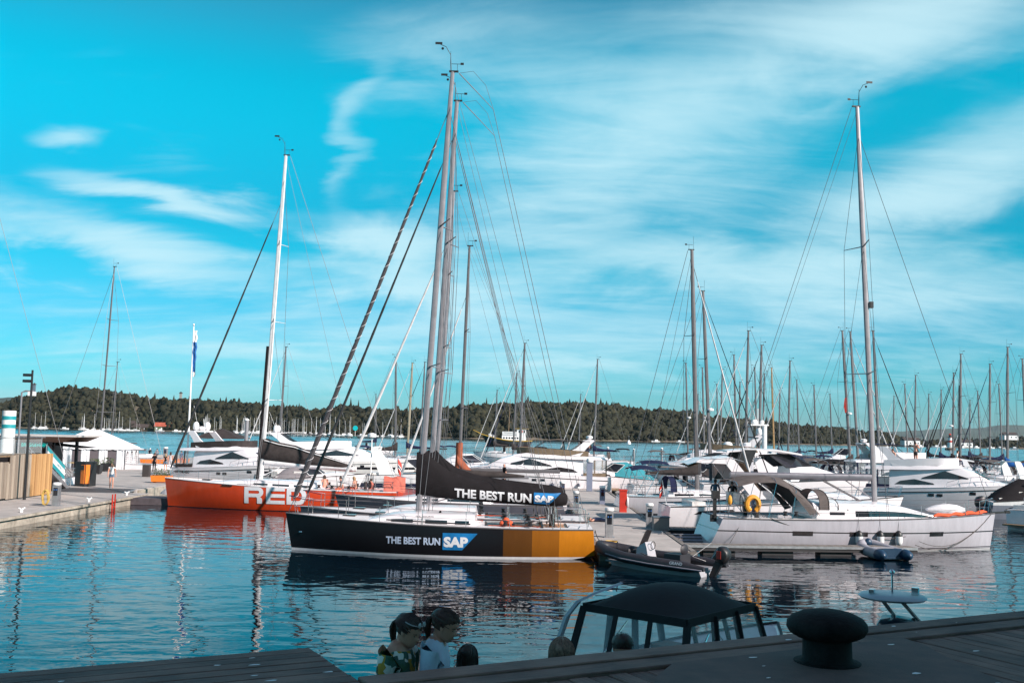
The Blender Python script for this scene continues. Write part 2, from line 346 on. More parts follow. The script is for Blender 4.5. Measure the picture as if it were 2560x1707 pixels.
def shore(px): return float(np.interp(px, [-500, 400, 1200, 1700, 2250, 3100], [960, 930, 780, 900, 1000, 1000])) + 10 * math.sin(px * .021) + 6 * math.sin(px * .057)
def top_z(px):
    y = shore(px) + 60; return 4.9 + bearing(px, prof(px))[1] * y
def ter(px, t):
    """t 0..1 back from the shore"""
    y = shore(px) + t * 260 - 6; x = bearing(px)[0] * y
    hz = max(top_z(px) - 9.0, 2.0); q = min(1, t / .42)
    z = -1.2 + (1.8 * min(1, t / .03)) + hz * (q * q * (3 - 2 * q)) * (1 if t < .45 else max(.3, 1 - (t - .45) * .6))
    z += 1.2 * mnoise.noise((x * .03, y * .03, 0))
    return x, y, z
mb = MB(); PXS = list(range(-500, 3101, 12))
mb.grid([[ter(px, t) for px in PXS] for t in (0, .012, .03, .06, .12, .2, .3, .42, .55, .75, 1)])
rockm = mat('shore_rock', (.16, .115, .09), .9, var=.3, vs=.12, var2=(.05, .055, .03))
hillm = mb.build('hillside', rockm, smooth=60); hillm['kind'] = 'structure'
def ico(sub):
    bm = bmesh.new(); bmesh.ops.create_icosphere(bm, subdivisions=sub, radius=1); v = np.array([x.co[:] for x in bm.verts]); f = np.array([[q.index for q in p.verts] for p in bm.faces]); bm.free(); return v, f
IV, IF = ico(1)
def tree_mass(name, spots, m, seed=1):
    rg = np.random.RandomState(seed); Vs = []; Fs = []; b = 0
    for (x, y, z, r, h, con) in spots:
        v = IV.copy()
        d = 1 + rg.uniform(-.5, .45, (len(v), 1)); v = v * d
        v[:, 2] = np.where(v[:, 2] > 0, v[:, 2], v[:, 2] * .7)
        if con: v[:, :2] *= (0.75 - .45 * np.clip(v[:, 2:3], -.6, 1.2))
        a = rg.uniform(0, 6.28); c, s_ = math.cos(a), math.sin(a)
        v[:, :2] = v[:, :2] @ np.array([[c, -s_], [s_, c]])
        v = v * np.array([r, r, h * .5]) + np.array([x, y, z + h * .5])
        Vs.append(v); Fs.append(IF + b); b += len(v)
    Vs = np.concatenate(Vs); Fs = np.concatenate(Fs)
    me = bpy.data.meshes.new(name); me.vertices.add(len(Vs)); me.vertices.foreach_set('co', Vs.ravel())
    me.loops.add(len(Fs) * 3); me.loops.foreach_set('vertex_index', Fs.ravel().astype(np.int32))
    me.polygons.add(len(Fs)); me.polygons.foreach_set('loop_start', np.arange(0, len(Fs) * 3, 3, dtype=np.int32)); me.polygons.foreach_set('loop_total', np.full(len(Fs), 3, dtype=np.int32))
    me.materials.append(m); me.update(calc_edges=True)
    o = bpy.data.objects.new(name, me); COL.objects.link(o); o['kind'] = 'stuff'; return o
leafm = mat('island_foliage', (.040, .037, .020), .8, var=.3, vs=.10, var2=(.006, .008, .006), spec=.2)
spots = []
for i in range(13500):
    px = rnd.uniform(-300, 2900); t = rnd.random() ** 1.25 * .52 + .03
    if 2255 < px < 2900 and rnd.random() < .45: continue
    x, y, z = ter(px, t)
    low = px > 2240
    r = rnd.uniform(1.9, 3.9); h = r * rnd.uniform(1.7, 2.5)
    if low: r *= .8; h *= .7
    if t < .06: r *= .6; h *= .55
    con = rnd.random() < .07
    if con: h *= 1.45; r *= .7
    spots.append((x, y, z - .6, r, h, con))
o = tree_mass('island_wood', spots, leafm)
o['label'] = 'dark mixed wood covering the long low island across the fjord'; o['category'] = 'wood'
# far hills beyond the fjord
FAR = [(1700, 1088), (2100, 1082), (2200, 1080), (2254, 1078), (2330, 1073), (2400, 1071), (2450, 1070), (2500, 1062), (2540, 1062), (2600, 1066), (2800, 1060), (3100, 1066)]
FAR2 = [(-500, 985), (-100, 990), (0, 994), (20, 992), (60, 1000), (140, 1010), (300, 1040)]
farm = mat('far_forest', (.05, .062, .04), .9, var=.3, vs=.006)
for nm, FP, yy in (('far_hills', FAR, 9500), ('far_hills', FAR2, 5200)):
    mb = MB(); rows = []
    for k, (dy, fr) in enumerate(((0, -.03), (200, .55), (500, 1.), (1200, .6))):
        row = []
        for px in range(FP[0][0], FP[-1][0] + 1, 8):
            y = yy + dy; tz = 4.9 + bearing(px, float(np.interp(px, [a for a, _ in FP], [b for _, b in FP])))[1] * (yy + 500)
            x = bearing(px)[0] * y
            row.append((x, y, max(-2, tz * fr + (6 * mnoise.noise((x * .012, k * 3.1, 0)) + 4 * mnoise.noise((x * .05, k * 2.1, 4))) * (fr > 0))))
        rows.append(row)
    mb.grid(rows); q = mb.build(nm, farm, smooth=60); q['kind'] = 'structure'
# ---- far marina under the wood: many small moored sailboats nothing tells apart
def far_boat():
    r = thing('moored_sailboat', 'tiny white sailboat in the packed far marina below the wood', 'sailboat', group='sailboats of the far marina')
    m1 = MB(); m1.loft([[(x, -w, z), (x, w, z), (x, w * .6, -.2), (x, -w * .6, -.2)] for x, w, z in ((-4, 1.1, .9), (0, 1.5, .9), (3, .9, 1.1), (4.6, .1, 1.3))]); m1.box((-.3, 0, 1.15), (3.6, 1.5, .5)); m1.build('hull', whitep, r)
    m1 = MB(); m1.tube([(.8, 0, .8), (.6, 0, 13)], [.12, .08], 5); m1.tube([(.8, 0, 2), (-3.2, 0, 2)], .16, 5); m1.build('mast', whitep, r)
    return r
fb0 = far_boat(); first = True
fm = [rnd.uniform(505, 620) for _ in range(26)] + [rnd.uniform(600, 830) for _ in range(40)] + [rnd.uniform(830, 1010) for _ in range(12)] + [730, 760, 790, 835] + [rnd.uniform(195, 360) for _ in range(15)] + [rnd.uniform(60, 190) for _ in range(3)]
for i, px in enumerate(fm):
    o = fb0 if i == 0 else copy_tree(fb0)
    y = shore(px) - rnd.uniform(16, 45); x = bearing(px)[0] * y
    o.location = (x, y, 0); o.rotation_euler.z = rnd.choice((0, PI)) + rnd.uniform(-.4, .4) + (PI / 2 if rnd.random() < .6 else 0); s_ = rnd.uniform(.75, 1.25); o.scale = (s_ * .9, s_ * .9, s_ * rnd.uniform(.9, 1.1))
# ---- houses on the island
def house(name, label, px, w, d, h, rh, wallm, roofm, back=4, hip=False):
    y = shore(px) + back; x = bearing(px)[0] * y
    z0 = .3
    r = thing(name, label, 'house', (x, y, z0), R(6))
    m1 = MB(); m1.box((0, 0, h / 2), (w, d, h)); m1.build('wall', wallm, r, smooth=0)
    m1 = MB(); e = .5; q = w * .12 if hip else 0
    m1.add([(-w / 2 - e, -d / 2 - e, h), (w / 2 + e, -d / 2 - e, h), (w / 2 + e, d / 2 + e, h), (-w / 2 - e, d / 2 + e, h), (-w / 2 - e + q, 0, h + rh), (w / 2 + e - q, 0, h + rh)], [(0, 1, 5, 4), (2, 3, 4, 5), (1, 2, 5), (3, 0, 4), (3, 2, 1, 0)]); m1.build('roof', roofm, r, smooth=0)
    n = max(2, int(w / 4))
    for i in range(n):
        m1 = MB(); xx = -w / 2 + (i + .5) * w / n; m1.box((xx, -d / 2 - .04, h * .55), (1.2, .1, 1.5)); m1.build('window', whitep if wallm != whitep else glass, r, smooth=0)
    return r
greenw = mat('green_boards', (.11, .14, .07), .8, var=.1); tiler = mat('red_tiles', (.42, .09, .05), .8, var=.15, vs=.5); browns = mat('brown_boards', (.09, .06, .045), .8, var=.15); tiled = mat('dark_roof', (.07, .05, .045), .8, var=.2)
house('boathouse', 'long green boathouse with a red tiled roof on the island shore', 424, 26, 10, 4.2, 3.8, greenw, tiler, back=14)
house('boathouse', 'low brown shed with a dark roof left of the red roofed boathouse', 350, 15, 8, 3, 3.2, browns, tiled, back=6)
house('cottage', 'small grey gabled cottage behind the brown shed on the island', 325, 8, 7, 5, 4, mat('grey_boards', (.26, .25, .24), .8), tiled, back=18)
house('house', 'white house low on the far right shore beside the lighthouse', 2275, 16, 9, 6, 3, whitep, tiled, back=8)
house('house', 'white gabled house among the trees right of the lighthouse', 2412, 12, 8, 5, 3, whitep, tiled, back=10)
house('house', 'pale house high on the wooded shore at the right edge', 2522, 15, 9, 5, 3, whitep, tiled, back=40).location.z = 9
# observation tower standing on the left hill crest, slim tower further right
def tower(label, px, py0, py1, w, m, back=110):
    y = shore(px) + back; x = bearing(px)[0] * y; z1 = 4.9 + bearing(px, py0)[1] * y; z0 = 4.9 + bearing(px, py1)[1] * y - 12
    r = thing('tower', label, 'tower', (x, y, z0)); h = z1 - z0
    m1 = MB(); m1.box((0, 0, h * .5), (w, w, h)); m1.build('shaft', m, r, smooth=0)
    m1 = MB(); m1.box((0, 0, h + .4), (w * 1.3, w * 1.3, .8)); m1.box((0, 0, h + 1.2), (w * .5, w * .5, 1)); m1.build('cap', tiled, r, smooth=0)
tower('square blue grey tower poking above the trees on the left hill', 78, 961, 976, 2.4, mat('tower_grey', (.12, .16, .2), .7))
tower('slim pale stone tower above the trees left of the red hull', 447, 983, 994, 2.2, mat('tower_stone', (.3, .29, .27), .8))
# ---- lighthouse
def lighthouse():
    y = 650; x = bearing(2375)[0] * y
    r = thing('lighthouse', 'small white lighthouse with red bands standing in the water', 'lighthouse', (x, y, 0))
    m1 = MB(); m1.lathe([(3.3, -1), (3.3, 1.0), (2.6, 1.6)], n=14); m1.build('foundation', rockm, r)
    wl = mat('lighthouse_white', (.78, .75, .74), .6)
    m1 = MB(); m1.lathe([(2.0, 1.5), (1.5, 5.0)], n=14); m1.build('lower_wall', wl, r)
    m1 = MB(); m1.lathe([(1.52, 5.0), (1.35, 6.3)], n=14); m1.build('red_band', redp, r)
    m1 = MB(); m1.lathe([(1.34, 6.3), (1.15, 8.4)], n=14); m1.build('upper_wall', wl, r)
    m1 = MB(); m1.lathe([(1.7, 8.4), (1.7, 8.6)], n=14); m1.build('gallery', redp, r)
    m1 = MB(); m1.lathe([(.8, 8.6), (.8, 9.9)], n=10); m1.build('lantern', glass, r)
    m1 = MB(); m1.lathe([(1.0, 9.9), (.1, 10.9)], n=10); m1.build('cap', redp, r)
lighthouse()
# ---- navigation buoy
y = 600; x = bearing(1572)[0] * y
r = thing('navigation_buoy', 'white conical buoy with a thin topmark out on the fjord', 'buoy', (x, y, 0))
m1 = MB(); m1.lathe([(1.3, -.4), (1.4, .5), (.5, 2.2), (.4, 2.4)], n=12); m1.build('float', whitep, r)
m1 = MB(); m1.tube([(0, 0, 2.4), (0, 0, 4.2)], .14, 6); m1.sphere((0, 0, 4.5), .4); m1.build('topmark', alu, r)
# cyan shore sign and a few tiny motorboats along the far shore
y = shore(888) - 2; x = bearing(888)[0] * y
r = thing('shore_sign', 'bright cyan sign on a post at the far shore', 'sign', (x, y, 0)); m1 = MB(); m1.box((0, 0, 2.8), (.3, .3, 5.6)); m1.build('post', whitep, r, smooth=0)
m1 = MB(); m1.lathe([(2.1, -.15), (2.1, .15)], n=14); q = m1.build('disc', cyanp, r); q.location = (0, -.2, 6.6); q.rotation_euler.x = PI / 2
for i, px in enumerate([100, 160, 400, 440, 470, 860, 905, 975, 2300, 2340, 2360, 2405, 2440, 2475, 2500, 2535, 1640, 1700]):
    y = shore(px) - rnd.uniform(12, 30); x = bearing(px)[0] * y
    if i == 0:
        mb0 = thing('small_motorboat', 'tiny white motorboat moored along the far shore', 'motorboat', group='motorboats along the far shore')
        m1 = MB(); m1.loft([[(a, -w, z), (a, w, z), (a, w * .6, -.2), (a, -w * .6, -.2)] for a, w, z in ((-3.5, 1.2, .9), (0, 1.4, .9), (3, .9, 1.2), (4.4, .1, 1.4))]); m1.build('hull', whitep, mb0)
        m1 = MB(); m1.box((-.2, 0, 1.5), (3, 1.9, 1.2), taper=.75); m1.build('cabin', whitep, mb0)
        o = mb0
    else: o = copy_tree(mb0)
    o.location = (x, y, 0); o.rotation_euler.z = rnd.uniform(-.5, .5) + (PI if rnd.random() < .5 else 0)
# ---- unseen building added behind the camera for foreground shade, pale render for bounce
bw = thing('added_shade_building', 'tall pale unseen building added behind the viewer to shade the boardwalk', 'building', (28, -12.5, 3.3))
m1 = MB(); m1.box((0, 0, 15.0), (48, 16, 30)); m1.build('wall', mat('shade_building_render', (.50, .40, .33), .85, var=.2, vs=2), bw, smooth=0)
m1 = MB(); m1.box((0, 0, 30.2), (49, 17, .4)); m1.build('roof', tiled, bw, smooth=0)
for fl in range(7):
    for i in range(12):
        m1 = MB(); m1.box((-21.5 + i * 3.9, 8.03, 2.4 + fl * 3.8), (1.8, .1, 2.1)); m1.build('window', glass, bw, smooth=0)
# ================================================================== sailing yachts
class Hull:
    def __init__(s, L, B, fb, fs, rake=.35, tr=.1, sw=.8, mp=.38, dep=.4, lift=.12, kmid=.82, kbow=.45, sag=.05, pw=2.1, e=2.4, zp=1.5, q=1.0):
        s.__dict__.update(locals())
    def plan(s, u):
        if u < s.mp: return s.sw + (1 - s.sw) * (1 - ((s.mp - u) / s.mp) ** 2)
        t = min(1, (u - s.mp) / (1 - s.mp)); return max(.012, (1 - t ** s.pw) ** s.q)
    def zs(s, u): return s.fs + (s.fb - s.fs) * max(0, u) ** s.zp - s.sag * 4 * u * (1 - u)
    def zb(s, u): return -s.dep + ((s.dep + s.lift) * (1 - u / .35) ** 1.4 if u < .35 else 0)
    def k(s, u): return s.kmid + (s.kbow - s.kmid) * max(0, (u - .4) / .6) ** 1.3
    def hb(s, u, v): return s.B / 2 * s.plan(u) * (1 - (1 - s.k(u)) * v ** s.e)
    def x(s, u, v): return s.tr * v + u * (s.L - s.rake * v - s.tr * v)
    def pt(s, u, v, sd=1): return (s.x(u, v), sd * s.hb(u, v), s.zs(u) + (s.zb(u) - s.zs(u)) * v)
    def side(s, x, z):
        v = .5; u = x / s.L
        for _ in range(6):
            u = min(1, max(0, (x - s.tr * v) / (s.L - s.rake * v - s.tr * v))); v = min(1, max(0, (s.zs(u) - z) / (s.zs(u) - s.zb(u))))
        return s.hb(u, v)
    def deck_hw(s, x): return s.hb(min(1, max(0, x / s.L)), 0)
    def deck_z(s, x): return s.zs(min(1, max(0, x / s.L)))
    def build_hull(s, parent, m, nu=26, nv=8, name='hull'):
        mb = MB(); us = [i / nu for i in range(nu + 1)]; vs = [j / nv for j in range(nv + 1)]
        mb.loft([[s.pt(u, v, 1) for v in vs] + [s.pt(u, v, -1) for v in reversed(vs)] for u in us], caps=True)
        # remove the deck strip face between the two sheers: replaced by the deck
        return mb.build(name, m, parent, smooth=35)
    def build_deck(s, parent, m, well=None, camber=.06, nu=26, rail=True, railm=None, well_m=None, drop=.02):
        mb = MB(); rows = []; us = [i / nu for i in range(nu + 1)]; ws = [-1, -.62, -.3, 0, .3, .62, 1]
        for u in us:
            h = max(.01, s.hb(u, 0) - .01); rows.append([(s.x(u, 0), w * h, s.zs(u) + .012 - drop + camber * (1 - w * w) * min(1, h)) for w in ws])
        n = len(ws); b = len(mb.v)
        for r_ in rows: mb.v.extend(r_)
        for i in range(nu):
            for j in range(n - 1):
                uc = (us[i] + us[i + 1]) / 2
                if well and well[0] < uc < well[1] and 1 <= j <= n - 3: continue
                mb.f.append((b + i * n + j, b + i * n + j + 1, b + (i + 1) * n + j + 1, b + (i + 1) * n + j)); mb.m.append(0)
        if well:
            i0 = min(i for i in range(nu) if (us[i] + us[i + 1]) / 2 > well[0]); i1 = max(i for i in range(nu) if (us[i] + us[i + 1]) / 2 < well[1]) + 1
            d = well[2]
            for (a, c) in ((i0, 1), (i1, -1)):
                pass
            A, B_, C_, D_ = rows[i0][1], rows[i0][n - 2], rows[i1][n - 2], rows[i1][1]
            q = len(mb.v); zf = min(A[2], C_[2]) - d
            ring = [rows[i][1] for i in range(i0, i1 + 1)] + [rows[i][n - 2] for i in range(i1, i0 - 1, -1)]
            mb.v.extend(ring); mb.v.extend((p[0], p[1] * .97, zf) for p in ring); k = len(ring)
            for i in range(k): mb.f.append((q + i, q + (i + 1) % k, q + k + (i + 1) % k, q + k + i)); mb.m.append(0)
            mb.f.append(tuple(q + k + i for i in range(k))); mb.m.append(1)
        o = mb.build('deck', [m, well_m or m], parent, smooth=35)
        if rail:
            mr = MB()
            for sd in (1, -1): mr.tube([(s.x(u, 0), sd * (s.hb(u, 0) - .005), s.zs(u) + .015) for u in us], .028, 5)
            mr.build('toe_rail', railm or alu, parent)
        return o
def coach(parent, hull, xa, xb, h, wf, m=None, front=1.6, back=.1, winm=None, wins=(), z_extra=0., name='coachroof', sd_all=(1, -1)):
    """low cabin trunk from xa (aft) to xb (fore); wins = (x0,x1,f0,f1) in local x and height fraction"""
    def sec(x):
        t = (x - xa) / (xb - xa); hh = h * min(1, (x - xa) / max(.01, back) + .0) if x < xa + back else h * (1 - max(0, (x - (xb - front)) / front) ** 1.7)
        hh *= (1 - .25 * t)
        w = min(wf * (1 - .35 * max(0, t - .3) ** 1.2), hull.deck_hw(x) - .22)
        return max(.08, w), max(.015, hh), hull.deck_z(x) + z_extra
    xs = [xa, xa + back * .5, xa + back] + [xa + back + (xb - xa - back) * i / 14 for i in range(1, 15)]
    rings = []
    for x in xs:
        w, hh, z = sec(x); rings.append([(x, -w, z - .05), (x, -w * .95, z + hh * .72), (x, -w * .82, z + hh * .97), (x, -w * .4, z + hh * 1.06), (x, 0, z + hh * 1.1), (x, w * .4, z + hh * 1.06), (x, w * .82, z + hh * .97), (x, w * .95, z + hh * .72), (x, w, z - .05)])
    mb = MB(); mb.loft(rings); o = mb.build(name, m or gel, parent, smooth=32)
    for (x0, x1, f0, f1) in wins:
        for sd in sd_all:
            mw = MB(); n = 6; rows = []
            for f in (f0, f1):
                row = []
                for i in range(n + 1):
                    x = x0 + (x1 - x0) * i / n; w, hh, z = sec(x); fz = f * .72
                    row.append((x - (f - f0) * .1 * 0, sd * (w - (.05 * w) * f + .006), z - .05 + (hh * .72 + .05) * (f)))
                rows.append(row)
            mw.grid(rows); mw.build('window', winm or glass, o, smooth=0)
    return o, sec
def furled(parent, a, b, r0, m, m2=None, name='furled_jib', turns=30, tip=.92, start=.03):
    mb = MB(); a = V(*a); b = V(*b); n = 40; pts = []; rs = []
    for i in range(n + 1):
        t = start + (tip - start) * i / n; pts.append(a.lerp(b, t)); rs.append(r0 * (1 - .62 * t) * (1 if 0 < i < n else .3) * (1 + .1 * math.sin(i * 2.1)))
    mb.tube(pts, rs, 7); o = mb.build(name, m, parent)
    if m2:
        mb = MB(); pts = []; d = (b - a).normalized(); e1 = d.orthogonal().normalized(); e2 = d.cross(e1); k = turns * 10
        for i in range(k + 1):
            t = start + (tip - start) * i / k; rr_ = r0 * (1 - .62 * t) * 1.02; q = 2 * PI * i / 10
            pts.append(a.lerp(b, t) + e1 * (math.cos(q) * rr_) + e2 * (math.sin(q) * rr_))
        mb.tube(pts, .011, 4); mb.build('spiral_edge', m2, o)
    return o
def rig(parent, hull, mx, H, rake=2., md=.2, nsp=2, frac=.9, fx=None, E=5., bz=2.2, lr=.012, cover=None, jib=None, backstay='single', z0=None, mastm=None, sweep=.25, det=1, boom_r=.09, boomm=None, spl=None, vang=True, bdrop=0., wm=None, inst=True, blackside=None):
    mastm = mastm or alu; z0 = hull.deck_z(mx) if z0 is None else z0; wm = wm or wire
    tr = math.tan(R(rake)); P = lambda z: (mx - tr * (z - z0), 0, z)
    mb = MB(); n = 8; k = 8
    mb.loft([[(P(z)[0] + md / 2 * math.cos(a) * tp, md * .34 * math.sin(a) * tp, z) for a in (2 * PI * j / n for j in range(n))] for z, tp in ((z0 - .05 + (H - z0 + .05) * i / k, 1 if i < k - 1 else (.85 if i < k else .7)) for i in range(k + 1))])
    mast = mb.build('mast', mastm, parent)
    if blackside:
        mb = MB(); mb.tube([(P(z0)[0] + md * .7, 0, z0), (P(blackside)[0] + md * .7, 0, blackside)], md * .42, 7); mb.build('sail_track_cover', canvb, mast)
    cw = hull.deck_hw(mx - .25) * .92
    tips = []
    for i in range(nsp):
        z = z0 + (H - z0) * ((i + 1) / (nsp + 1)) * (.96 if nsp > 1 else 1.02)
        L_ = (spl or cw) * (1 - .17 * i) * .92
        for sd in (1, -1):
            mb = MB(); p = P(z); e = (p[0] - sweep * L_, sd * L_, z + .05); mb.tube([p, e], [.05, .028], 5, sq=.6); mb.build('spreader', mastm, mast); tips.append((i, sd, e))
    ft = P(z0 + (H - z0) * frac); fx = hull.L - .12 if fx is None else fx; fb_ = (fx, 0, hull.deck_z(min(fx, hull.L)) + .08)
    mb = MB(); mb.tube([fb_, ft], lr * 1.2, 4); mb.build('forestay', wm, parent)
    if jib: furled(parent, fb_, ft, jib[0], jib[1], jib[2] if len(jib) > 2 else None)
    for sd in (1, -1):
        mb = MB(); pts = [(mx - .25, sd * cw, hull.deck_z(mx))] + [e for (i, s_, e) in tips if s_ == sd] + [P(z0 + (H - z0) * max(frac, .93))]
        mb.tube(pts, lr, 4); 
        if det: mb.tube([(mx - .1, sd * cw * .96, hull.deck_z(mx)), P(tips[0][2][2])] if tips else pts, lr, 4)
        if det > 1 and nsp > 1: mb.tube([tips[0 if sd == tips[0][1] else 1][2], P(tips[2][2][2])], lr * .8, 4)
        mb.build('shroud', wm, parent)
    hd = (P(H)[0] - .28, 0, H - .05)
    if backstay == 'single':
        mb = MB(); mb.tube([(.15, 0, hull.deck_z(0) + .1), hd], lr, 4); mb.build('backstay', wm, parent)
    elif backstay == 'split':
        mid = V(*hd).lerp(V(.2, 0, hull.deck_z(0)), .72)
        for sd in (1, -1):
            mb = MB(); mb.tube([(.12, sd * hull.deck_hw(0) * .85, hull.deck_z(0)), mid, hd], lr, 4); mb.build('backstay', wm, parent)
    elif backstay == 'flicker':
        tp = (hd[0] - 1.5, 0, H - 1.6)
        mb = MB(); mb.tube([hd, tp], [.022, .012], 5); mb.tube([hd, (hd[0] - .6, 0, H + .05), (hd[0] - 1.15, 0, H - .55), tp], lr * .7, 4); mb.build('backstay_flicker', wm, mast)
        mb = MB(); mb.tube([tp, (.15, 0, hull.deck_z(0) + .1)], lr, 4); mb.build('backstay', wm, parent)
        mb = MB()
        for sd in (1, -1): mb.tube([P(z0 + (H - z0) * .91), (1.6, sd * hull.deck_hw(1.6) * .9, hull.deck_z(1.6))], lr * .9, 4)
        mb.build('runner', wm, parent)
    # boom
    be = (mx - md * .6 - E, 0, bz - bdrop)
    mb = MB(); mb.tube([(mx - md * .6, 0, bz), be], [boom_r, boom_r * .9], 8, sq=.75); boom = mb.build('boom', boomm or mastm, parent)
    if cover:
        m_, prof_ = cover[0], cover[1]; rings = []
        for (s_, zt, zb_, hw) in prof_:
            x = mx + .12 - s_; c = (zt + zb_) / 2; hh = (zt - zb_) / 2
            rings.append([(x, hw * math.cos(a) * (1 - .35 * max(0, math.sin(a))), c + hh * math.sin(a)) for a in (2 * PI * j / 12 for j in range(12))])
        mb = MB(); mb.loft(rings)
        cv = mb.build('sail_cover', m_, boom, smooth=60)
    if vang:
        mb = MB(); mb.tube([(mx - md * .6, 0, z0 + .25), (mx - 1.5, 0, bz - .08)], .03, 5); mb.build('vang', mastm, boom)
        mb = MB(); xx = mx - E * .8; mb.tube([(xx, 0, bz - .1 - bdrop * .8), (xx - .2, 0, hull.deck_z(xx) + .05)], .018, 5); mb.build('mainsheet', rope, boom)
        if det: 
            mb = MB(); mb.tube([(be[0] + .1, 0, be[2] + .05), P(H - .15)], lr * .7, 4); mb.build('topping_lift', wm, parent)
    if inst:
        mb = MB(); p = P(H); mb.box((p[0] - .05, 0, H + .02), (.4, .1, .06)); mb.tube([(p[0] + .1, 0, H), (p[0] + .1, 0, H + .9)], .008, 4)
        mb.tube([(p[0] - .2, 0, H), (p[0] - .2, 0, H + .35)], .008, 4); mb.tube([(p[0] - .45, 0, H + .35), (p[0] + .05, 0, H + .35)], .012, 4); mb.box((p[0] - .4, 0, H + .36), (.14, .01, .1))
        if det > 1:
            mb.tube([(p[0] + .05, 0, H), (p[0] + .1, 0, H + .75), (p[0] + .3, 0, H + 1.1), (p[0] + .55, 0, H + 1.2)], .014, 5); mb.box((p[0] + .62, 0, H + 1.25), (.3, .02, .1)); mb.sphere((p[0] + .45, 0, H + 1.02), .06, 6, 4)
        mb.build('masthead_instruments', black, mast, smooth=0)
    return mast, boom, P
def rails(parent, hull, x0, x1, n=6, h=.62, pulpit=True, pushpit=True, lines=2, r=.012):
    xs = [x0 + (x1 - x0) * i / (n - 1) for i in range(n)]
    for sd in (1, -1):
        for x in xs:
            mb = MB(); y = sd * (hull.deck_hw(x) - .05); z = hull.deck_z(x); mb.tube([(x, y, z), (x, y, z + h)], r * 1.1, 5); mb.build('stanchion', steel, parent)
        for k in range(lines):
            mb = MB(); f = (1, .52)[k]
            pts = [(.2, sd * (hull.deck_hw(.2) - .05), hull.deck_z(.2) + h * f)] + [(x, sd * (hull.deck_hw(x) - .05), hull.deck_z(x) + h * f) for x in xs] + [(hull.L - .95, sd * (hull.deck_hw(hull.L - .95) - .03), hull.deck_z(hull.L - .95) + h * f)]
            mb.tube(pts, r * .55, 4); mb.build('lifeline', wire, parent)
    if pulpit:
        mb = MB(); a = hull.L - 1.0; w = hull.deck_hw(a) - .03; z = hull.deck_z(a); zf = hull.deck_z(hull.L)
        top = [(a, w, z + h), (hull.L - .35, max(.12, hull.deck_hw(hull.L - .35)), zf + h + .06), (hull.L - .12, 0.08, zf + h + .1)]
        mb.tube(top, r * 1.2, 5); mb.tube([(p[0], -p[1], p[2]) for p in top], r * 1.2, 5); mb.tube([top[2], (top[2][0], -.08, top[2][2])], r * 1.2, 5)
        for sd in (1, -1):
            mb.tube([(a, sd * w, z), (a, sd * w, z + h)], r * 1.2, 5); mb.tube([(hull.L - .45, sd * (hull.deck_hw(hull.L - .45) - .02), zf), (hull.L - .3, sd * .14, zf + h + .06)], r * 1.2, 5)
            mb.tube([(a, sd * w, z + h * .5), (hull.L - .35, sd * .14, zf + h * .5)], r, 5)
        mb.build('pulpit', steel, parent)
    if pushpit:
        for sd in (1, -1):
            mb = MB(); z = hull.deck_z(.1); w = hull.deck_hw(.1) - .05
            for f in (1, .5): mb.tube([(1.3, sd * w, z + h * f), (.2, sd * w, z + h * f), (.12, sd * w * .5, z + h * f)], r * 1.2, 5)
            for q in ((1.3, w), (.25, w), (.12, w * .5)): mb.tube([(q[0], sd * q[1], z - .02), (q[0], sd * q[1], z + h)], r * 1.2, 5)
            mb.build('pushpit', steel, parent)
def winch(parent, x, y, z, s=1.):
    mb = MB(); mb.lathe([(.085 * s, 0), (.085 * s, .03), (.055 * s, .06), (.05 * s, .12), (.075 * s, .17), (.075 * s, .19), (.03 * s, .2)], (x, y, z), 10); return mb.build('winch', black, parent)
def wheel(parent, x, y, z, r=.5):
    mb = MB(); mb.tube([(x, y + r * math.cos(a), z + r * math.sin(a)) for a in (2 * PI * i / 20 for i in range(20))], .018, 5, closed=True)
    for i in range(5): a = 2 * PI * i / 5; mb.tube([(x, y, z), (x, y + r * math.cos(a), z + r * math.sin(a))], .01, 4)
    mb.box((x + .1, y, z - .35), (.16, .2, .8)); return mb.build('steering_wheel', black, parent)
def hatch(parent, x, y, z, w=.5, ry=0.):
    mb = MB(); mb.box((x, y, z), (w, w, .05), ry=ry); return mb.build('hatch', glassb, parent, smooth=0)
def rope_line(parent, pts, r=.012, m=None, name='rope'):
    mb = MB(); mb.tube(pts, r, 5); return mb.build(name, m or rope, parent)
def fender(parent, x, y, z, r=.14, h=.55, m=None, m2=None, line=None):
    mb = MB(); mb.lathe([(r * .3, 0), (r * .8, .05), (r, .15), (r, h * .62)], (x, y, z), 10); o = mb.build('fender', m or whitep, parent)
    mb = MB(); mb.lathe([(r * 1.01, h * .62), (r, h * .8), (r * .5, h * .95), (r * .25, h)], (x, y, z), 10); mb.build('fender_cap', m2 or black, o)
    if line: mb = MB(); mb.tube([(x, y, z + h), line], .008, 4); mb.build('fender_line', wire, o)
    return o
def clutter(parent, hull, x0, x1, seed, zf=.0):
    """blocks, rope tails and tracks on deck of a racing yacht"""
    rg = random.Random(seed)
    for i in range(10):
        x = rg.uniform(x0, x1); y = rg.uniform(-.8, .8) * hull.deck_hw(x); z = hull.deck_z(x) + .07 + zf
        pts = [(x + rg.uniform(-.5, .5) * k, y + rg.uniform(-.3, .3), z + rg.uniform(0, .05)) for k in range(5)]
        rope_line(parent, pts, .012, rg.choice([rope, rope, wirel, redo]), 'rope_tail')
    for i in range(8):
        x = rg.uniform(x0, x1); y = rg.uniform(-.85, .85) * hull.deck_hw(x); z = hull.deck_z(x) + .06 + zf
        mb = MB(); mb.box((x, y, z + .05), (.12, .06, .12), rz=rg.uniform(0, 3)); mb.build('block', black, parent, smooth=0)
def inv(x0, z0): return None
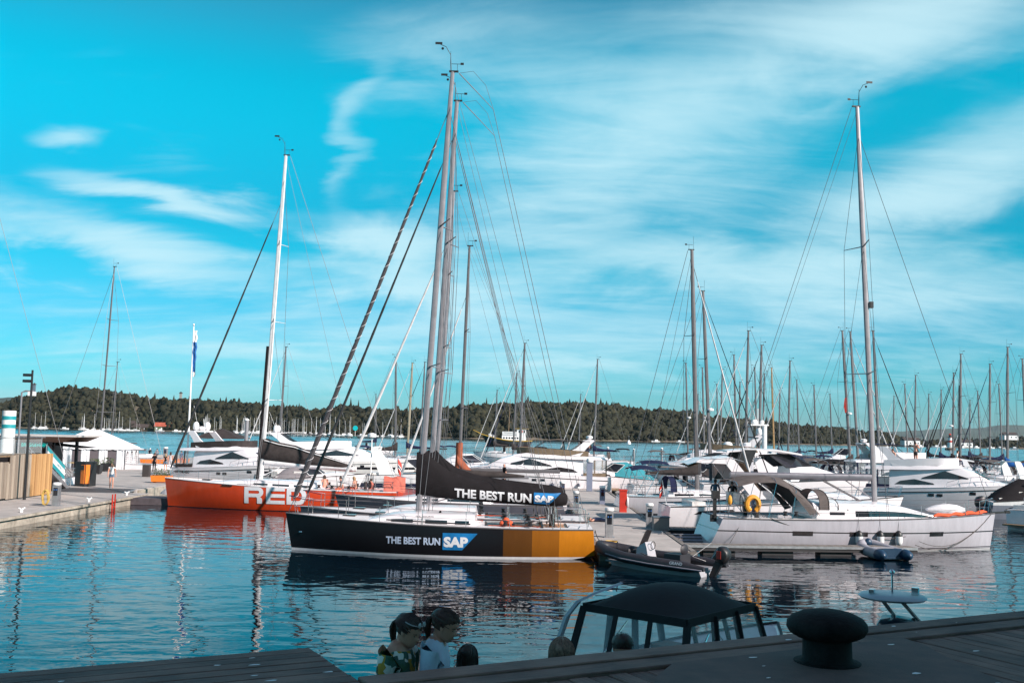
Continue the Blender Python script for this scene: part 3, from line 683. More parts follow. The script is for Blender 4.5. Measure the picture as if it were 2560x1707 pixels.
# ---------------------------------------------------------------- the black and gold racing yacht
sapblue = mat('logo_blue', (.015, .20, .50), .35, var=.25, vs=1.5)
letter = mat('white_lettering', (.74, .73, .76), .4, var=.06, vs=4)
letterb = mat('pale_blue_lettering', (.50, .58, .74), .4, var=.08, vs=4)
def sap_logo(parent, w, h, fn, m_letter, eps=.006):
    """blue slanted badge with three letters; fn(u, v, off) -> local xyz"""
    mb = MB(); poly = [(0, 0), (w * .56, 0), (w, h), (0, h)]
    k = 8; rows = []
    for j in range(5):
        v = h * j / 4; e = w * (.56 + .44 * j / 4); rows.append([fn(e * i / k, v, eps) for i in range(k + 1)])
    mb.grid(rows); o = mb.build('logo_badge', sapblue, parent, smooth=0)
    text_fit('SAP', w * .70, h * .62, lambda a, b: V(*fn(a + w * .03, b + h * .16, eps * 2.2)), 'logo_letters', m_letter, o, bold=.055, cuts=6)
    return o
def racing_yacht(label, name, loc, rz, Lo, hullm, stripes, text_hull, txt_cover, group=None, jib=None, H=19.4, E=6.0, det=2, mxf=.595, rake=2.3):
    r = thing(name, label, 'sailboat', loc, rz, group)
    h = Hull(Lo, 3.95, 1.46, 1.16, rake=.38, tr=-.08, sw=.80, mp=.40, dep=.4, lift=.16, kmid=.84, kbow=.5, sag=.04)
    hu = h.build_hull(r, hullm)
    h.build_deck(r, deckm, well=(.07, .36, .42), camber=.08)
    co_, sec = coach(r, h, Lo * .37, Lo * .73, .42, 1.25, wins=((Lo * .395, Lo * .44, .30, .72), (Lo * .465, Lo * .535, .30, .72), (Lo * .575, Lo * .645, .30, .70)))
    mx = Lo * mxf
    prof_ = [(-.02, 4.05, 2.28, .20), (.35, 4.12, 2.25, .26), (.75, 3.72, 2.22, .25), (1.3, 3.33, 2.18, .24), (2.2, 3.02, 2.12, .23), (3.2, 2.86, 2.06, .22), (4.4, 2.74, 2.0, .21), (5.6, 2.62, 1.96, .20), (6.15, 2.5, 2.0, .17), (6.22, 2.4, 2.1, .08)]
    mast, boom, P = rig(r, h, mx, H, rake=rake, md=.25, nsp=2, frac=.915, E=E, bz=2.35, bdrop=.25, cover=(canvb, prof_), jib=jib, backstay='flicker', z0=h.deck_z(mx) + .4, det=2, sweep=.35, boom_r=.1, mastm=alup)
    rails(r, h, 1.6, Lo - 2.3, n=6)
    for x, y, z in ((Lo * .36, .62, .46), (Lo * .36, -.62, .46), (Lo * .28, 1.35, .1), (Lo * .28, -1.35, .1), (Lo * .2, 1.4, .1), (Lo * .2, -1.4, .1)): winch(r, x, y, h.deck_z(x) + z, 1.35)
    wheel(r, Lo * .12, 0, h.deck_z(1.5) + .45, .75)
    hatch(r, Lo * .79, 0, h.deck_z(Lo * .79) + .1); hatch(r, Lo * .69, 0, h.deck_z(Lo * .69) + .28, .4)
    clutter(r, h, 1.0, Lo * .66, hash(name) % 97 + len(label))
    for sd in (1, -1):
        mb = MB(); x0, x1 = Lo * .39, Lo * .66; mb.beam((x0, sd * 1.45, h.deck_z(x0) + .1), (x1, sd * 1.15, h.deck_z(x1) + .1), .04, .05); mb.build('genoa_track', black, r, smooth=0)
        mb = MB(); mb.beam((Lo * .16, sd * .02, h.deck_z(2.4) + .12), (Lo * .161, sd * 1.3, h.deck_z(2.4) + .05), .08, .06); mb.build('traveller', black, r, smooth=0)
    # tackle hanging from the boom end
    for i in range(3):
        xx = mx - E + .35 + i * .16; rope_line(r, [(xx, .05 * i, 2.05), (xx - .1, .06 * i, h.deck_z(xx) + .02)], .022, rope, 'mainsheet_fall')
    # cover lettering on the near side (port), reading aft
    def cov(u, v, off):
        s_ = 1.58 + u; zt = np.interp(s_, [p[0] for p in prof_], [p[1] for p in prof_]); zb_ = np.interp(s_, [p[0] for p in prof_], [p[2] for p in prof_]); hw = np.interp(s_, [p[0] for p in prof_], [p[3] for p in prof_])
        zc = zb_ + (zt - zb_) * .0 + .10 + v; a = math.asin(max(-1, min(1, (zc - (zt + zb_) / 2) / ((zt - zb_) / 2)))); y = hw * math.cos(a) * (1 - .35 * max(0, math.sin(a)))
        return (mx + .12 - s_, y + .012 + off, zc)
    if txt_cover:
        text_fit('THE BEST RUN', 3.15, .37, lambda a, b: V(*cov(a, b, .004)), 'cover_lettering', letter, boom, bold=.035, cuts=26)
        sap_logo(boom, 1.12, .45, lambda u, v, o_: cov(3.25 + u, v - .02, o_), letter)
    if text_hull:
        zt = h.zs(.5)
        def hs(xs, z0): return lambda u, v, off=0.: (xs - u, h.side(xs - u, z0 + v) + .010 + off, z0 + v)
        f = hs(Lo * .655, .50); text_fit('THE BEST RUN', 2.15, .29, lambda a, b: V(*f(a, b)), 'hull_lettering', letterb, r, bold=.035, cuts=14)
        f2 = hs(Lo * .475, .33); sap_logo(r, 1.36, .66, lambda u, v, o_: f2(u, v, o_), letter)
    return r, h, mx
blk = (.010, .009, .011); g1 = (.11, .042, .010); g2 = (.28, .095, .010); g3 = (.54, .185, .012); bot = (.70, .67, .70)
hm = paint('black_gold_hull', [(blk,), ('x', 3.55, -1, g1), ('x', 2.42, -1, g2), ('x', 1.35, -1, g3), ('z', .10, -1, bot), ('z', .0, -1, (.03, .03, .035))], rough=.3, coat=.12, spec=.35)
jw = mat('white_tape', (.62, .60, .62), .7); jd = mat('dark_jib_cover', (.06, .055, .062), .75, var=.25, vs=8)
sap, sh, smx = racing_yacht('black racing yacht with gold stern stripes and slogan on hull and boom cover', 'racing_yacht', (3.35, 41.35, 0), PI + .01, 12.45, hm, True, True, True, jib=(.115, jd, jw), H=20.2, mxf=.565, rake=2.8)
mb = MB(); mb.tube([(6.2, .35, 1.5), (6.1, .4, 1.7)], .05, 5); mb.build('halyard_bag', canvb, sap)
# red winch cover and buoyancy on the side deck
mb = MB(); mb.sphere((3.45, .9, 1.42), .13, 8, 6, sc=(1.1, 1, 1)); mb.sphere((3.3, 1.0, 1.32), .13, 8, 6); mb.sphere((3.6, .95, 1.3), .12, 8, 6); mb.build('red_bag', redo, sap)
text_fit('SAIL RACING', .72, .06, lambda a, b: V(7.05 - a, 1.262, 1.52 + b), 'cabin_lettering', black, sap, bold=.02)
mb = MB(); mb.sphere((11.75, sh.side(11.75, .75) + .0, .75), .06, 8, 6, sc=(1.6, .5, .7)); mb.build('anchor_plate', steel, sap)
# its grey sister behind
gm = paint('grey_racing_hull', [((.085, .085, .105),), ('z', .10, -1, (.5, .49, .52))], rough=.25)
sis, sish, _ = racing_yacht('grey racing yacht alongside behind the black and gold one, its dark boom cover half hidden', 'racing_yacht', (3.3, 45.1, 0), PI + .01, 12.6, gm, True, False, False, jib=(.075, mat('black_jib', (.02, .02, .022), .6), None), H=20.2, E=5.3, mxf=.545, rake=2.4)
# ---------------------------------------------------------------- generic cruising yacht
def cruiser(name, label, loc, rz, L, B=None, fb=1.35, fs=1.1, H=15., md=.17, nsp=2, rake=1.5, hullc=None, stripe=None, cover=None, jib=None, frac=.97, det=1, bz=None, backstay='single', roofm=None, spray=None, bimini=None, group=None, mx=None, mastm=None, E=None, tr=-.35, wins=True, lr=.010, vang=True, coach_h=.42, furl_r=.06, deckmat=None, sw=.72, boom=True, boom_r=.09, boomm=None):
    B = B or L * .31; r = thing(name, label, 'sailboat', loc, rz, group)
    h = Hull(L, B, fb, fs, rake=.55 if det < 2 else .35, tr=tr, sw=sw, mp=.42, kmid=.82, kbow=.4, lift=.1)
    h.build_hull(r, hullc or gel, nu=18 if det < 2 else 28, nv=6 if det < 2 else 10); h.build_deck(r, deckmat or deckm, well=(.06, .30, .4), nu=20 if det < 2 else 30, well_m=teak)
    mx = mx or L * .56
    w_ = ((L * .36, L * .50, .35, .75), (L * .54, L * .64, .35, .72)) if wins is True else (wins or ())
    coach(r, h, L * .31, L * .76, coach_h, B * .33, wins=w_, m=roofm or gel, front=L * .2)
    bz = bz or h.deck_z(mx) + 1.35; E = E or L * .36
    cv = None
    if cover: cv = (cover, [(-.1, bz + 1.0, bz - .05, .14), (.15, bz + .95, bz - .08, .2), (.6, bz + .52, bz - .08, .2), (E * .35, bz + .36, bz - .06, .18), (E * .75, bz + .25, bz - .04, .14), (E, bz + .12, bz - .02, .08)])
    rig(r, h, mx, H, rake=rake, md=md, nsp=nsp, frac=frac, E=E, bz=bz, lr=lr, cover=cv, jib=(furl_r, jib) if jib else None, backstay=backstay, det=det, mastm=mastm, z0=h.deck_z(mx) + coach_h * .8, boom_r=boom_r, vang=vang, boomm=boomm)
    if spray: sprayhood(r, h, L * .33, B * .36, spray)
    if bimini: bimini_top(r, h, L * .05, L * .24, B * .34, bimini)
    rails(r, h, L * .12, L - 1.9, n=5, lines=2 if det else 1, r=.012)
    return r, h
def sprayhood(parent, h, x, w, m, hh=.95, ln=1.15, z0=.32, winm=None):
    z = h.deck_z(x) + z0; mb = MB(); rings = []
    for t, hx in ((0, 0), (.33, .35), (.66, .72), (1, 1)):
        xx = x + ln * t; k = hh * (1 - .9 * max(0, t - .3) ** 1.2 / .65); ww = w * (1 + .0 * t)
        rings.append([(xx, ww * math.cos(a), z + max(.04, k) * math.sin(a) ** .6 if math.sin(a) > 0 else z) for a in (PI * j / 12 for j in range(13))])
    mb.grid(rings[:2]); o = mb.build('sprayhood', m, parent, smooth=60)
    mb = MB(); mb.grid(rings[1:]); mb.build('hood_window', winm or pane, o, smooth=60)
    mb = MB()
    for rg in rings: mb.tube([(p[0], p[1] * 1.004, p[2] + .005) for p in rg], .022, 5)
    mb.build('hood_edge', m, o)
    return o
def bimini_top(parent, h, x0, x1, w, m, hh=1.95, sag_=.12):
    z = h.deck_z(x0) + hh; mb = MB(); rows = []
    for i in range(5):
        x = x0 + (x1 - x0) * i / 4; rows.append([(x, w * s_, z - .22 * s_ * s_ - .03 * (2 - i) ** 2) for s_ in (-1, -.6, -.2, .2, .6, 1)])
    mb.grid(rows); o = mb.build('bimini', m, parent, smooth=60)
    mb = MB(); xm = (x0 + x1) / 2
    for rw in (rows[0], rows[2], rows[4]):
        mb.tube([(xm, -w, h.deck_z(xm))] + [(p[0], p[1], p[2] - .02) for p in rw] + [(xm, w, h.deck_z(xm))], .016, 5)
    mb.build('bimini_frame', steel, o)
    return o
# third grey yacht, further back between the grey sister and the red yacht
g2m = paint('dark_grey_hull', [((.075, .075, .095),), ('z', .08, -1, (.45, .44, .47))], rough=.3)
A_, Ah = cruiser('sailing_yacht', 'dark grey yacht with furled white jib moored just before the red hull', (2.9, 55.2, 0), PI + .01, 12.4, H=18.4, md=.2, nsp=3, hullc=g2m, jib=mat('white_furled_jib', (.62, .60, .61), .7, var=.15), frac=.86, det=1, rake=2., mastm=alup, furl_r=.1, cover=canvbr, E=5.0)
D_, Dh = cruiser('sailing_yacht', 'yacht with bare silver boom and rust orange sail bundle near the pontoon', (3.4, 63.6, 0), PI + .0, 10.6, H=16.9, md=.2, nsp=2, hullc=gel, jib=mat('white_furled_jib', (.62, .60, .61), .7), frac=.8, det=1, rake=1.2, mastm=alu, furl_r=.085, E=6.3, bz=2.55, boom_r=.13, mx=6.6)
# rust sail bundle round the mast foot and along the coachroof
mb = MB(); mb.loft([[(6.6 + .3 * math.cos(a) - (2.9 - z) * .0, .3 * math.sin(a), z) for a in (2 * PI * j / 10 for j in range(10))] for z in (1.6, 2.2)] + [[(6.6 + .22 * math.cos(a), .22 * math.sin(a), z) for a in (2 * PI * j / 10 for j in range(10))] for z in (3.3, 4.25)]); mb.build('sail_bundle', canvo, D_, smooth=60)
mb = MB(); mb.loft([[(x, w * math.cos(a), z + hh * math.sin(a)) for a in (2 * PI * j / 10 for j in range(10))] for x, w, z, hh in ((6.7, .3, 3.1, .5), (5.8, .45, 2.1, .42), (4.9, .5, 1.75, .35), (3.8, .5, 1.65, .28), (2.6, .45, 1.62, .24), (1.6, .3, 1.6, .16))]); mb.build('sail_bundle', canvo, D_, smooth=60)

# ---------------------------------------------------------------- the red yacht
rm = paint('red_hull', [((.66, .060, .014),), ('z', .035, -1, (.02, .018, .02))], rough=.2, coat=.4)
RL = 14.6
red = thing('red_racing_yacht', 'big red racing yacht with white RED letters on its hull', 'sailboat', (-6.7, 61.9, 0), PI - .02)
rh = Hull(RL, 4.3, 1.72, 1.22, rake=.35, tr=.0, sw=.78, mp=.40, dep=.4, lift=.1, kmid=.86, kbow=.5, sag=.02)
rh.build_hull(red, rm); rh.build_deck(red, deckm, well=(.06, .30, .42), railm=whitep, well_m=teak)
coach(red, rh, RL * .33, RL * .80, .40, 1.3, wins=((RL * .36, RL * .43, .35, .72), (RL * .45, RL * .52, .35, .72), (RL * .54, RL * .60, .35, .72)), front=3.6)
rmx = 8.65
pr_ = [(-.05, 4.35, 3.0, .2), (.3, 4.3, 2.95, .28), (1.2, 4.05, 2.85, .28), (2.2, 3.88, 2.72, .27), (3.0, 3.60, 2.62, .25), (4.2, 3.25, 2.55, .22), (5.2, 2.95, 2.5, .18), (5.8, 2.75, 2.55, .08)]
rmast, rboom, RP = rig(red, rh, rmx, 22.2, rake=2.0, md=.27, nsp=3, frac=.86, E=5.75, bz=2.75, bdrop=.25, cover=(canvbr, pr_), jib=(.085, mat('black_jib', (.02, .02, .022), .6), None), backstay='single', det=2, sweep=.3, z0=rh.deck_z(rmx) + .32, lr=.012, mastm=mat('white_mast', (.70, .69, .70), .4, var=.08), blackside=10.0, boomm=whitep, boom_r=.16)
mb = MB()
mb.tube([(rmx + .12 - p[0], p[3] * .7 + .02, p[1] - .1 * (p[1] - p[2])) for p in pr_[1:]], .028, 5); mb.build('cover_piping', whitep, rboom)
mb = MB(); mb.loft([[(rmx - .2 - s_, .16 * math.cos(a), z + .16 * math.sin(a)) for a in (2 * PI * j / 8 for j in range(8))] for s_, z in ((0, 2.8), (2, 2.66), (4, 2.58), (5.5, 2.5))]); mb.build('sail_foot', canvw, rboom, smooth=60)
rails(red, rh, 1.8, RL - 2.4, n=7)
for sd in (1, -1): wheel(red, 1.9, sd * .9, rh.deck_z(2) + .5, .55)
for x in (2.9, 3.9, 4.7):
    for sd in (1, -1): winch(red, x, sd * 1.55, rh.deck_z(x) + .1, 1.4)
hatch(red, RL * .82, 0, rh.deck_z(RL * .82) + .1); clutter(red, rh, 1.2, 9, 5)
# white block letters, drawn as wide strokes on the near side
def red_letters():
    z0, hh, t = .42, .98, .27
    def sx(x_, z): return (x_, rh.side(x_, z) + .012, z)
    W_ = 1.22
    def arc(cx, cz, rx, rz_, a0, a1, n=7): return [(cx + rx * math.cos(a0 + (a1 - a0) * i / n), cz + rz_ * math.sin(a0 + (a1 - a0) * i / n)) for i in range(n + 1)]
    letters = []
    # R: outline pieces as quads strips [ (outer pts),(inner pts) ]
    bowl_o = [(0, hh), (W_ * .72, hh)] + arc(W_ * .72, hh * .69, W_ * .26, hh * .31, PI / 2, -PI / 2) + [(0, hh * .38)]
    bowl_i = [(0, hh - t * .8), (W_ * .70, hh - t * .8)] + arc(W_ * .70, hh * .69, W_ * .07, hh * .31 - t * .8, PI / 2, -PI / 2) + [(0, hh * .38 + t * .8)]
    Rl = [('strip', bowl_o, bowl_i), ('poly', [(0, 0), (t, 0), (t, hh), (0, hh)]), ('poly', [(W_ * .66, 0), (W_ * .92, 0), (W_ * .92, hh * .30), (W_ * .80, hh * .42), (W_ * .58, hh * .42), (W_ * .66, hh * .34)])]
    El = [('poly', [(0, 0), (t, 0), (t, hh), (0, hh)])] + [('poly', [(t * .9, a), (W_ * .94, a), (W_ * .94, a + t * .78), (t * .9, a + t * .78)]) for a in (0, hh * .5 - t * .39, hh - t * .78)]
    do = [(0, hh), (W_ * .62, hh)] + arc(W_ * .62, hh * .5, W_ * .36, hh * .5, PI / 2, -PI / 2, 10) + [(0, 0)]
    di = [(0, hh - t * .8), (W_ * .58, hh - t * .8)] + arc(W_ * .58, hh * .5, W_ * .17, hh * .5 - t * .8, PI / 2, -PI / 2, 10) + [(0, t * .8)]
    Dl = [('strip', do, di), ('poly', [(0, 0), (t, 0), (t, hh), (0, hh)])]
    for (pc, off) in ((Rl, 0), (El, 1.36), (Dl, 2.62)):
        mb = MB(); e = 0.
        for q in pc:
            e += .0025
            if q[0] == 'strip': mb.grid([[V(*sx(XL - off - a, z0 + b)) + V(0, e, 0) for a, b in q[1]], [V(*sx(XL - off - a, z0 + b)) + V(0, e, 0) for a, b in q[2]]])
            elif len(q[1]) == 4:
                (a0, b0), (a1, _), (_, b1), _ = q[1]
                mb.grid([[V(*sx(XL - off - (a0 + (a1 - a0) * i / 4), z0 + b0 + (b1 - b0) * j / 6)) + V(0, e, 0) for i in range(5)] for j in range(7)])
            else:
                lf = [(W_ * .66, 0), (W_ * .66, hh * .2), (W_ * .66, hh * .34), (W_ * .58, hh * .42)]; rt = [(W_ * .92, 0), (W_ * .92, hh * .2), (W_ * .92, hh * .30), (W_ * .80, hh * .42)]
                mb.grid([[V(*sx(XL - off - a, z0 + b)) + V(0, e, 0) for a, b in lf], [V(*sx(XL - off - a, z0 + b)) + V(0, e, 0) for a, b in rt]])
        mb.build('hull_letter', letter, red, smooth=0)
XL = RL - 5.5
red_letters()
mb = MB(); mb.tube([(RL - 4.7, rh.side(RL - 4.7, 1.42) + .02, 1.42), (RL - 4.05, rh.side(RL - 4.05, 1.44) + .02, 1.44)], .035, 6); mb.build('hull_slot', black, red)
# ---------------------------------------------------------------- white sloop on the right
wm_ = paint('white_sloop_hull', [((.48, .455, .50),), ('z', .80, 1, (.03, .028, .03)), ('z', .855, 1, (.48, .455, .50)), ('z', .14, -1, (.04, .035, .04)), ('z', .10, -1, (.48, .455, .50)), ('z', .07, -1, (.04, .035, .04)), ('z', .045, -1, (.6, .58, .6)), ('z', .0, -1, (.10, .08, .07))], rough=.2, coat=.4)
sl_loc = (9.35, 46.2, 0); sl_rz = .075
SLL = 13.5
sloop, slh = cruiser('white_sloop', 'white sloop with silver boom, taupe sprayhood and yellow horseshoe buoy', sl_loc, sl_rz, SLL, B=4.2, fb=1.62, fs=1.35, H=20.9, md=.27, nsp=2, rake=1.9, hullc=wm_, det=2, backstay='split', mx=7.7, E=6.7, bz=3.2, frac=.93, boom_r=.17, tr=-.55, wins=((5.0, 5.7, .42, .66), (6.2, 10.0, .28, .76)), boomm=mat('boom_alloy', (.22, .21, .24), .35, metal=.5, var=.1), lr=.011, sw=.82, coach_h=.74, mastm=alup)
# taupe cockpit tent: flat bimini aft, long sloping hood forward with a clear front
mb = MB(); PRF = [(.7, 3.02), (1.4, 3.2), (2.4, 3.24), (3.1, 3.12), (3.7, 2.72), (4.2, 2.25), (4.5, 1.95)]
mb.grid([[(x - .25 * abs(w) * (x > 2.5) * 0, 1.55 * w, z - (.28 if x < 3 else .45) * abs(w) ** 2.5) for w in (-1, -.8, -.4, 0, .4, .8, 1)] for x, z in PRF]); bm_ = mb.build('cockpit_canopy', canvg, sloop, smooth=60)
mb = MB()
for sd in (1, -1): mb.add([(3.0, sd * 1.56, 2.75), (3.9, sd * 1.56, 2.1), (4.3, sd * 1.6, 1.65), (4.0, sd * 1.62, 1.55)], [(0, 1, 2, 3)])
mb.build('canopy_wing', canvg, bm_, smooth=0)
mb = MB()
for x0, x1 in ((1.3, .75), (1.5, 2.5), (2.6, 3.4)):
    z = float(np.interp(x1, [p[0] for p in PRF], [p[1] for p in PRF])); mb.tube([(x0 + .6, -1.6, 1.4), (x1, -1.53, z - .3), (x1, -1.2, z - .1), (x1, 0, z - .02), (x1, 1.2, z - .1), (x1, 1.53, z - .3), (x0 + .6, 1.6, 1.4)], .016, 5)
mb.build('canopy_frame', steel, bm_)
sprayhood(sloop, slh, 4.55, 1.35, canvg, hh=.85, ln=1.3, z0=.42)
# hull ports and badge
for x0, x1 in ((3.05, 3.95), (5.6, 6.45), (6.85, 7.75), (9.55, 10.3)):
    mb = MB(); zz = .78; n = 4
    mb.grid([[(x0 + (x1 - x0) * i / n, -(slh.side(x0 + (x1 - x0) * i / n, zz + d) + .008), zz + d) for i in range(n + 1)] for d in (-.1, .1)]); mb.build('hull_port', glassb, sloop, smooth=0)
for x in (6.0, 7.0, 7.9): fender(sloop, x, -(slh.side(x, .45) + .16), .30, .16, .66, whitep, black, (x, -(slh.deck_hw(x) - .02), slh.deck_z(x) + .3))
def horseshoe(parent, c, r, m):
    mb = MB(); mb.tube([(c[0] + r * math.cos(a), c[1], c[2] + r * math.sin(a) * 1.15) for a in (R(-65 + 310 * i / 16) for i in range(17))], r * .42, 7); return mb.build('horseshoe_buoy', m, parent)
horseshoe(sloop, (1.35, -1.72, 2.0), .27, yell)
mb = MB(); mb.sphere((.35, -1.6, 2.15), .13, 8, 6, sc=(.8, .8, 1.8)); mb.build('float_light', yell, sloop)
mb = MB(); mb.box((1.36, -1.72, 1.85), (.1, .06, .5)); mb.box((1.36, -1.72, 2.15), (.16, .1, .12)); mb.build('buoy_holder', navy, sloop)
# outboard on the pushpit
mb = MB(); mb.box((-.1, -.9, 2.35), (.34, .26, .36)); mb.box((-.14, -.9, 1.75), (.14, .14, .9)); mb.box((-.2, -.9, 1.3), (.3, .06, .3)); mb.build('outboard', black, sloop)
# red sail along the rail on the foredeck, dinghy bag, bowsprit
rope_pts = [(x, -(slh.deck_hw(x) - .12), slh.deck_z(x) + .12 + .03 * math.sin(x * 7)) for x in [9.8 + .25 * i for i in range(14)]]
mb = MB(); mb.tube(rope_pts, [.05, .09] + [.08 + .03 * math.sin(i * 2.2) for i in range(10)] + [.07, .03], 7); mb.build('rolled_red_sail', redo, sloop)
mb = MB(); mb.beam((SLL - .2, 0, 1.66), (SLL + .75, 0, 1.72), .09, .09); mb.box((SLL + .6, 0, 1.72), (.2, .12, .14)); mb.build('bowsprit', black, sloop)
mb = MB(); mb.loft([[(x, .45 * w * math.cos(a), 1.78 + hh * math.sin(a)) for a in (2 * PI * j / 10 for j in range(10))] for x, w, hh in ((10.2, .3, .06), (10.6, .7, .2), (11.1, 1, .3), (11.6, .9, .24), (12.0, .4, .1))]); mb.build('sail_bag', canvw, sloop, smooth=60)
rope_line(sloop, sag((2.0, -2.0, 1.45), (8.2, -1.98, .7), .45), .016); rope_line(sloop, sag((13.1, -.2, 1.6), (8.6, -2.05, .35), .75), .016); rope_line(sloop, sag((13.2, -.2, 1.6), (8.8, -2.05, .5), .7), .014)
rope_line(sloop, sag((.9, -1.75, 1.4), (.25, -1.9, .3), .05), .012)
wheel(sloop, 1.7, .85, 1.9, .45); wheel(sloop, 1.7, -.85, 1.9, .45)
for x in (2.9, 3.4): winch(sloop, x, -1.5, 1.5, 1.3)
mb = MB(); mb.tube([(7.6 - .27, 0, 1.95), (5.2, 0, 3.05)], .05, 6); mb.build('gas_vang', alu, sloop)
mb = MB(); mb.box((7.62, -.05, 11.3), (.16, .2, .3)); mb.build('deck_light', black, sloop)
# ---------------------------------------------------------------- the other moored yachts
wfj = MATS['white_furled_jib']
def lineup(px, ptop, H, **k):
    """moored yacht whose masthead stands at that bearing; distance follows from its mast height"""
    t = bearing(px, ptop); y = (H - 4.9) / t[1]; return t[0] * y, y
def moor(name, label, px, ptop, H, L, head, **k):
    x, y = lineup(px, ptop, H); mxl = L * .56; rk = math.tan(R(k.get('rake', 1.5))) * (H - 1.6)
    d = mxl - rk; loc = (x - math.cos(head) * d, y - math.sin(head) * d, 0)
    return cruiser(name, label, loc, head, L, H=H, det=k.pop('det', 0), group=k.pop('group', None), **k)
nh = paint('navy_yacht_hull', [((.014, .02, .05),), ('z', .1, -1, (.5, .5, .5))])
gh = paint('pale_grey_yacht_hull', [((.50, .47, .50),), ('z', .1, -1, (.05, .05, .06))])
YT = [
 # label, px, ptop, mast height, length, heading deg, options
 ('pale grey yacht with navy sprayhood and stern rail by the pontoon', 1730, 625, 17.2, 8.9, 4, dict(hullc=gh, spray=canvn, bimini=canvn, det=1, B=3.9, md=.2, jib=wfj, frac=.95, backstay='split')),
 ('yacht right behind the navy sprayhood, mast leaning left', 1758, 728, 16.6, 11.5, 6, dict(jib=canvb, rake=2.6, md=.19, det=1, furl_r=.05)),
 ('yacht whose masthead rises between the sloop backstays, second row', 1871, 827, 15.4, 11, 178, dict(jib=wfj, cover=canvb)),
 ('yacht with thick grey mast and a dark furled jib behind the cruiser', 1904, 863, 15, 10.8, 182, dict(jib=canvb, md=.2, cover=canvn)),
 ('yacht with short white mast left of the tallest middle pair', 1835, 887, 15, 10.5, 5, dict(cover=canvn)),
 ('yacht with a round radar on its mast close to the thick grey mast', 1715, 908, 15.2, 10.8, 3, dict(jib=wfj)),
 ('yacht with slender mast just left of the radar mast row', 1756, 919, 14.6, 10, 0, dict(cover=canvb)),
 ('yacht with mast topped by a bent wind vane left of the white radar pillars', 1806, 923, 14.4, 10.2, 185, dict(jib=wfj)),
 ('yacht with plain mast directly above the white radar pillars', 1887, 919, 14.8, 10, 4, dict(cover=canvw)),
 ('short masted yacht just right of the thick dark furled jib', 1911, 934, 14, 9.6, 180, dict()),
 ('old yacht with a varnished wooden mast', 1929, 919, 14.2, 9.8, 5, dict(mastm=mat('varnished_spar', (.38, .22, .09), .45, var=.2), cover=canvw)),
 ('yacht with tall clean mast right of the wooden one', 1975, 902, 14.8, 10.4, 176, dict(jib=wfj)),
 ('yacht with crossed spreader light, low mast at the middle right', 1992, 949, 14.2, 10, 3, dict(cover=canvn)),
 ('small yacht alone in the gap left of the sloop mast', 2035, 963, 13, 8.8, 0, dict()),
 ('first of the twin leaning masts left of the sloop mast', 2106, 827, 16.4, 12, 5, dict(rake=3.0, md=.2)),
 ('second of the twin leaning masts, flag hanging at its spreader', 2126, 829, 16.2, 12, 6, dict(rake=3.0, md=.2, jib=wfj)),
 ('yacht with rusty brown furled jib right of the sloop mast', 2183, 827, 16, 11.8, 7, dict(rake=2.2, md=.2, jib=canvbr)),
 ('yacht with bare mast over the standing man', 2289, 938, 14.6, 10.4, 178, dict(jib=wfj)),
 ('small yacht with mast foot in navy cover left of the lighthouse', 2353, 974, 13, 9, 182, dict(cover=canvn)),
 ('yacht with slim silver mast right beside the lighthouse', 2384, 932, 14.2, 10.2, 176, dict(jib=canvb)),
 ('yacht with tallest grey mast right of the lighthouse', 2402, 885, 15.4, 11, 184, dict(md=.19, cover=canvb)),
 ('dark old yacht with black mast next to the lighthouse', 2398, 964, 13.6, 10, 182, dict(mastm=black, hullc=nh, cover=canvb)),
 ('yacht with thin mast between the lighthouse and the blue sail cover', 2444, 977, 13, 9.4, 4, dict()),
 ('yacht with white mast and two short spreaders left of the blue sail cover', 2475, 910, 14.6, 10.4, 180, dict(md=.19)),
 ('yacht with bright blue sail cover at the right edge', 2519, 868, 15.4, 11, 180, dict(cover=canvblu, md=.2, E=5)),
 ('yacht cut by the right edge of the picture, thick dark mast', 2556, 897, 14.8, 10.5, 3, dict(md=.2, jib=canvb)),
 ('white yacht with navy boom cover and red deck cover on the outer pontoon', 1494, 898, 16.5, 10.5, 180, dict(cover=canvn, md=.19)),
 ('yacht with the taller of the two masts above the flybridge cruiser', 1312, 858, 15.5, 11, 180, dict(md=.2, jib=wfj)),
 ('yacht with the shorter mast left of its neighbour above the flybridge cruiser', 1292, 933, 14, 10, 178, dict(md=.18)),
 ('yacht with brown boom cover behind the blue striped cruiser', 990, 893, 14.2, 10, 2, dict(cover=canvbr, E=4)),
 ('yacht with broad golden brown mast behind the grey sister', 1031, 907, 14.6, 10.4, 180, dict(mastm=mat('gold_spar', (.40, .33, .24), .5, metal=.3), md=.22, jib=wfj)),
 ('yacht with dark thin mast left of the black yacht mast', 1062, 905, 14.8, 10.4, 180, dict(md=.15)),
 ('small yacht whose mast stands right behind the red yacht mast', 715, 867, 15, 10.5, 176, dict(md=.16, jib=wfj)),
 ('tall yacht with white sail hood rising behind the white tent', 286, 667, 21, 13, 170, dict(md=.13, cover=canvw, E=5, nsp=3, jib=None)),
]
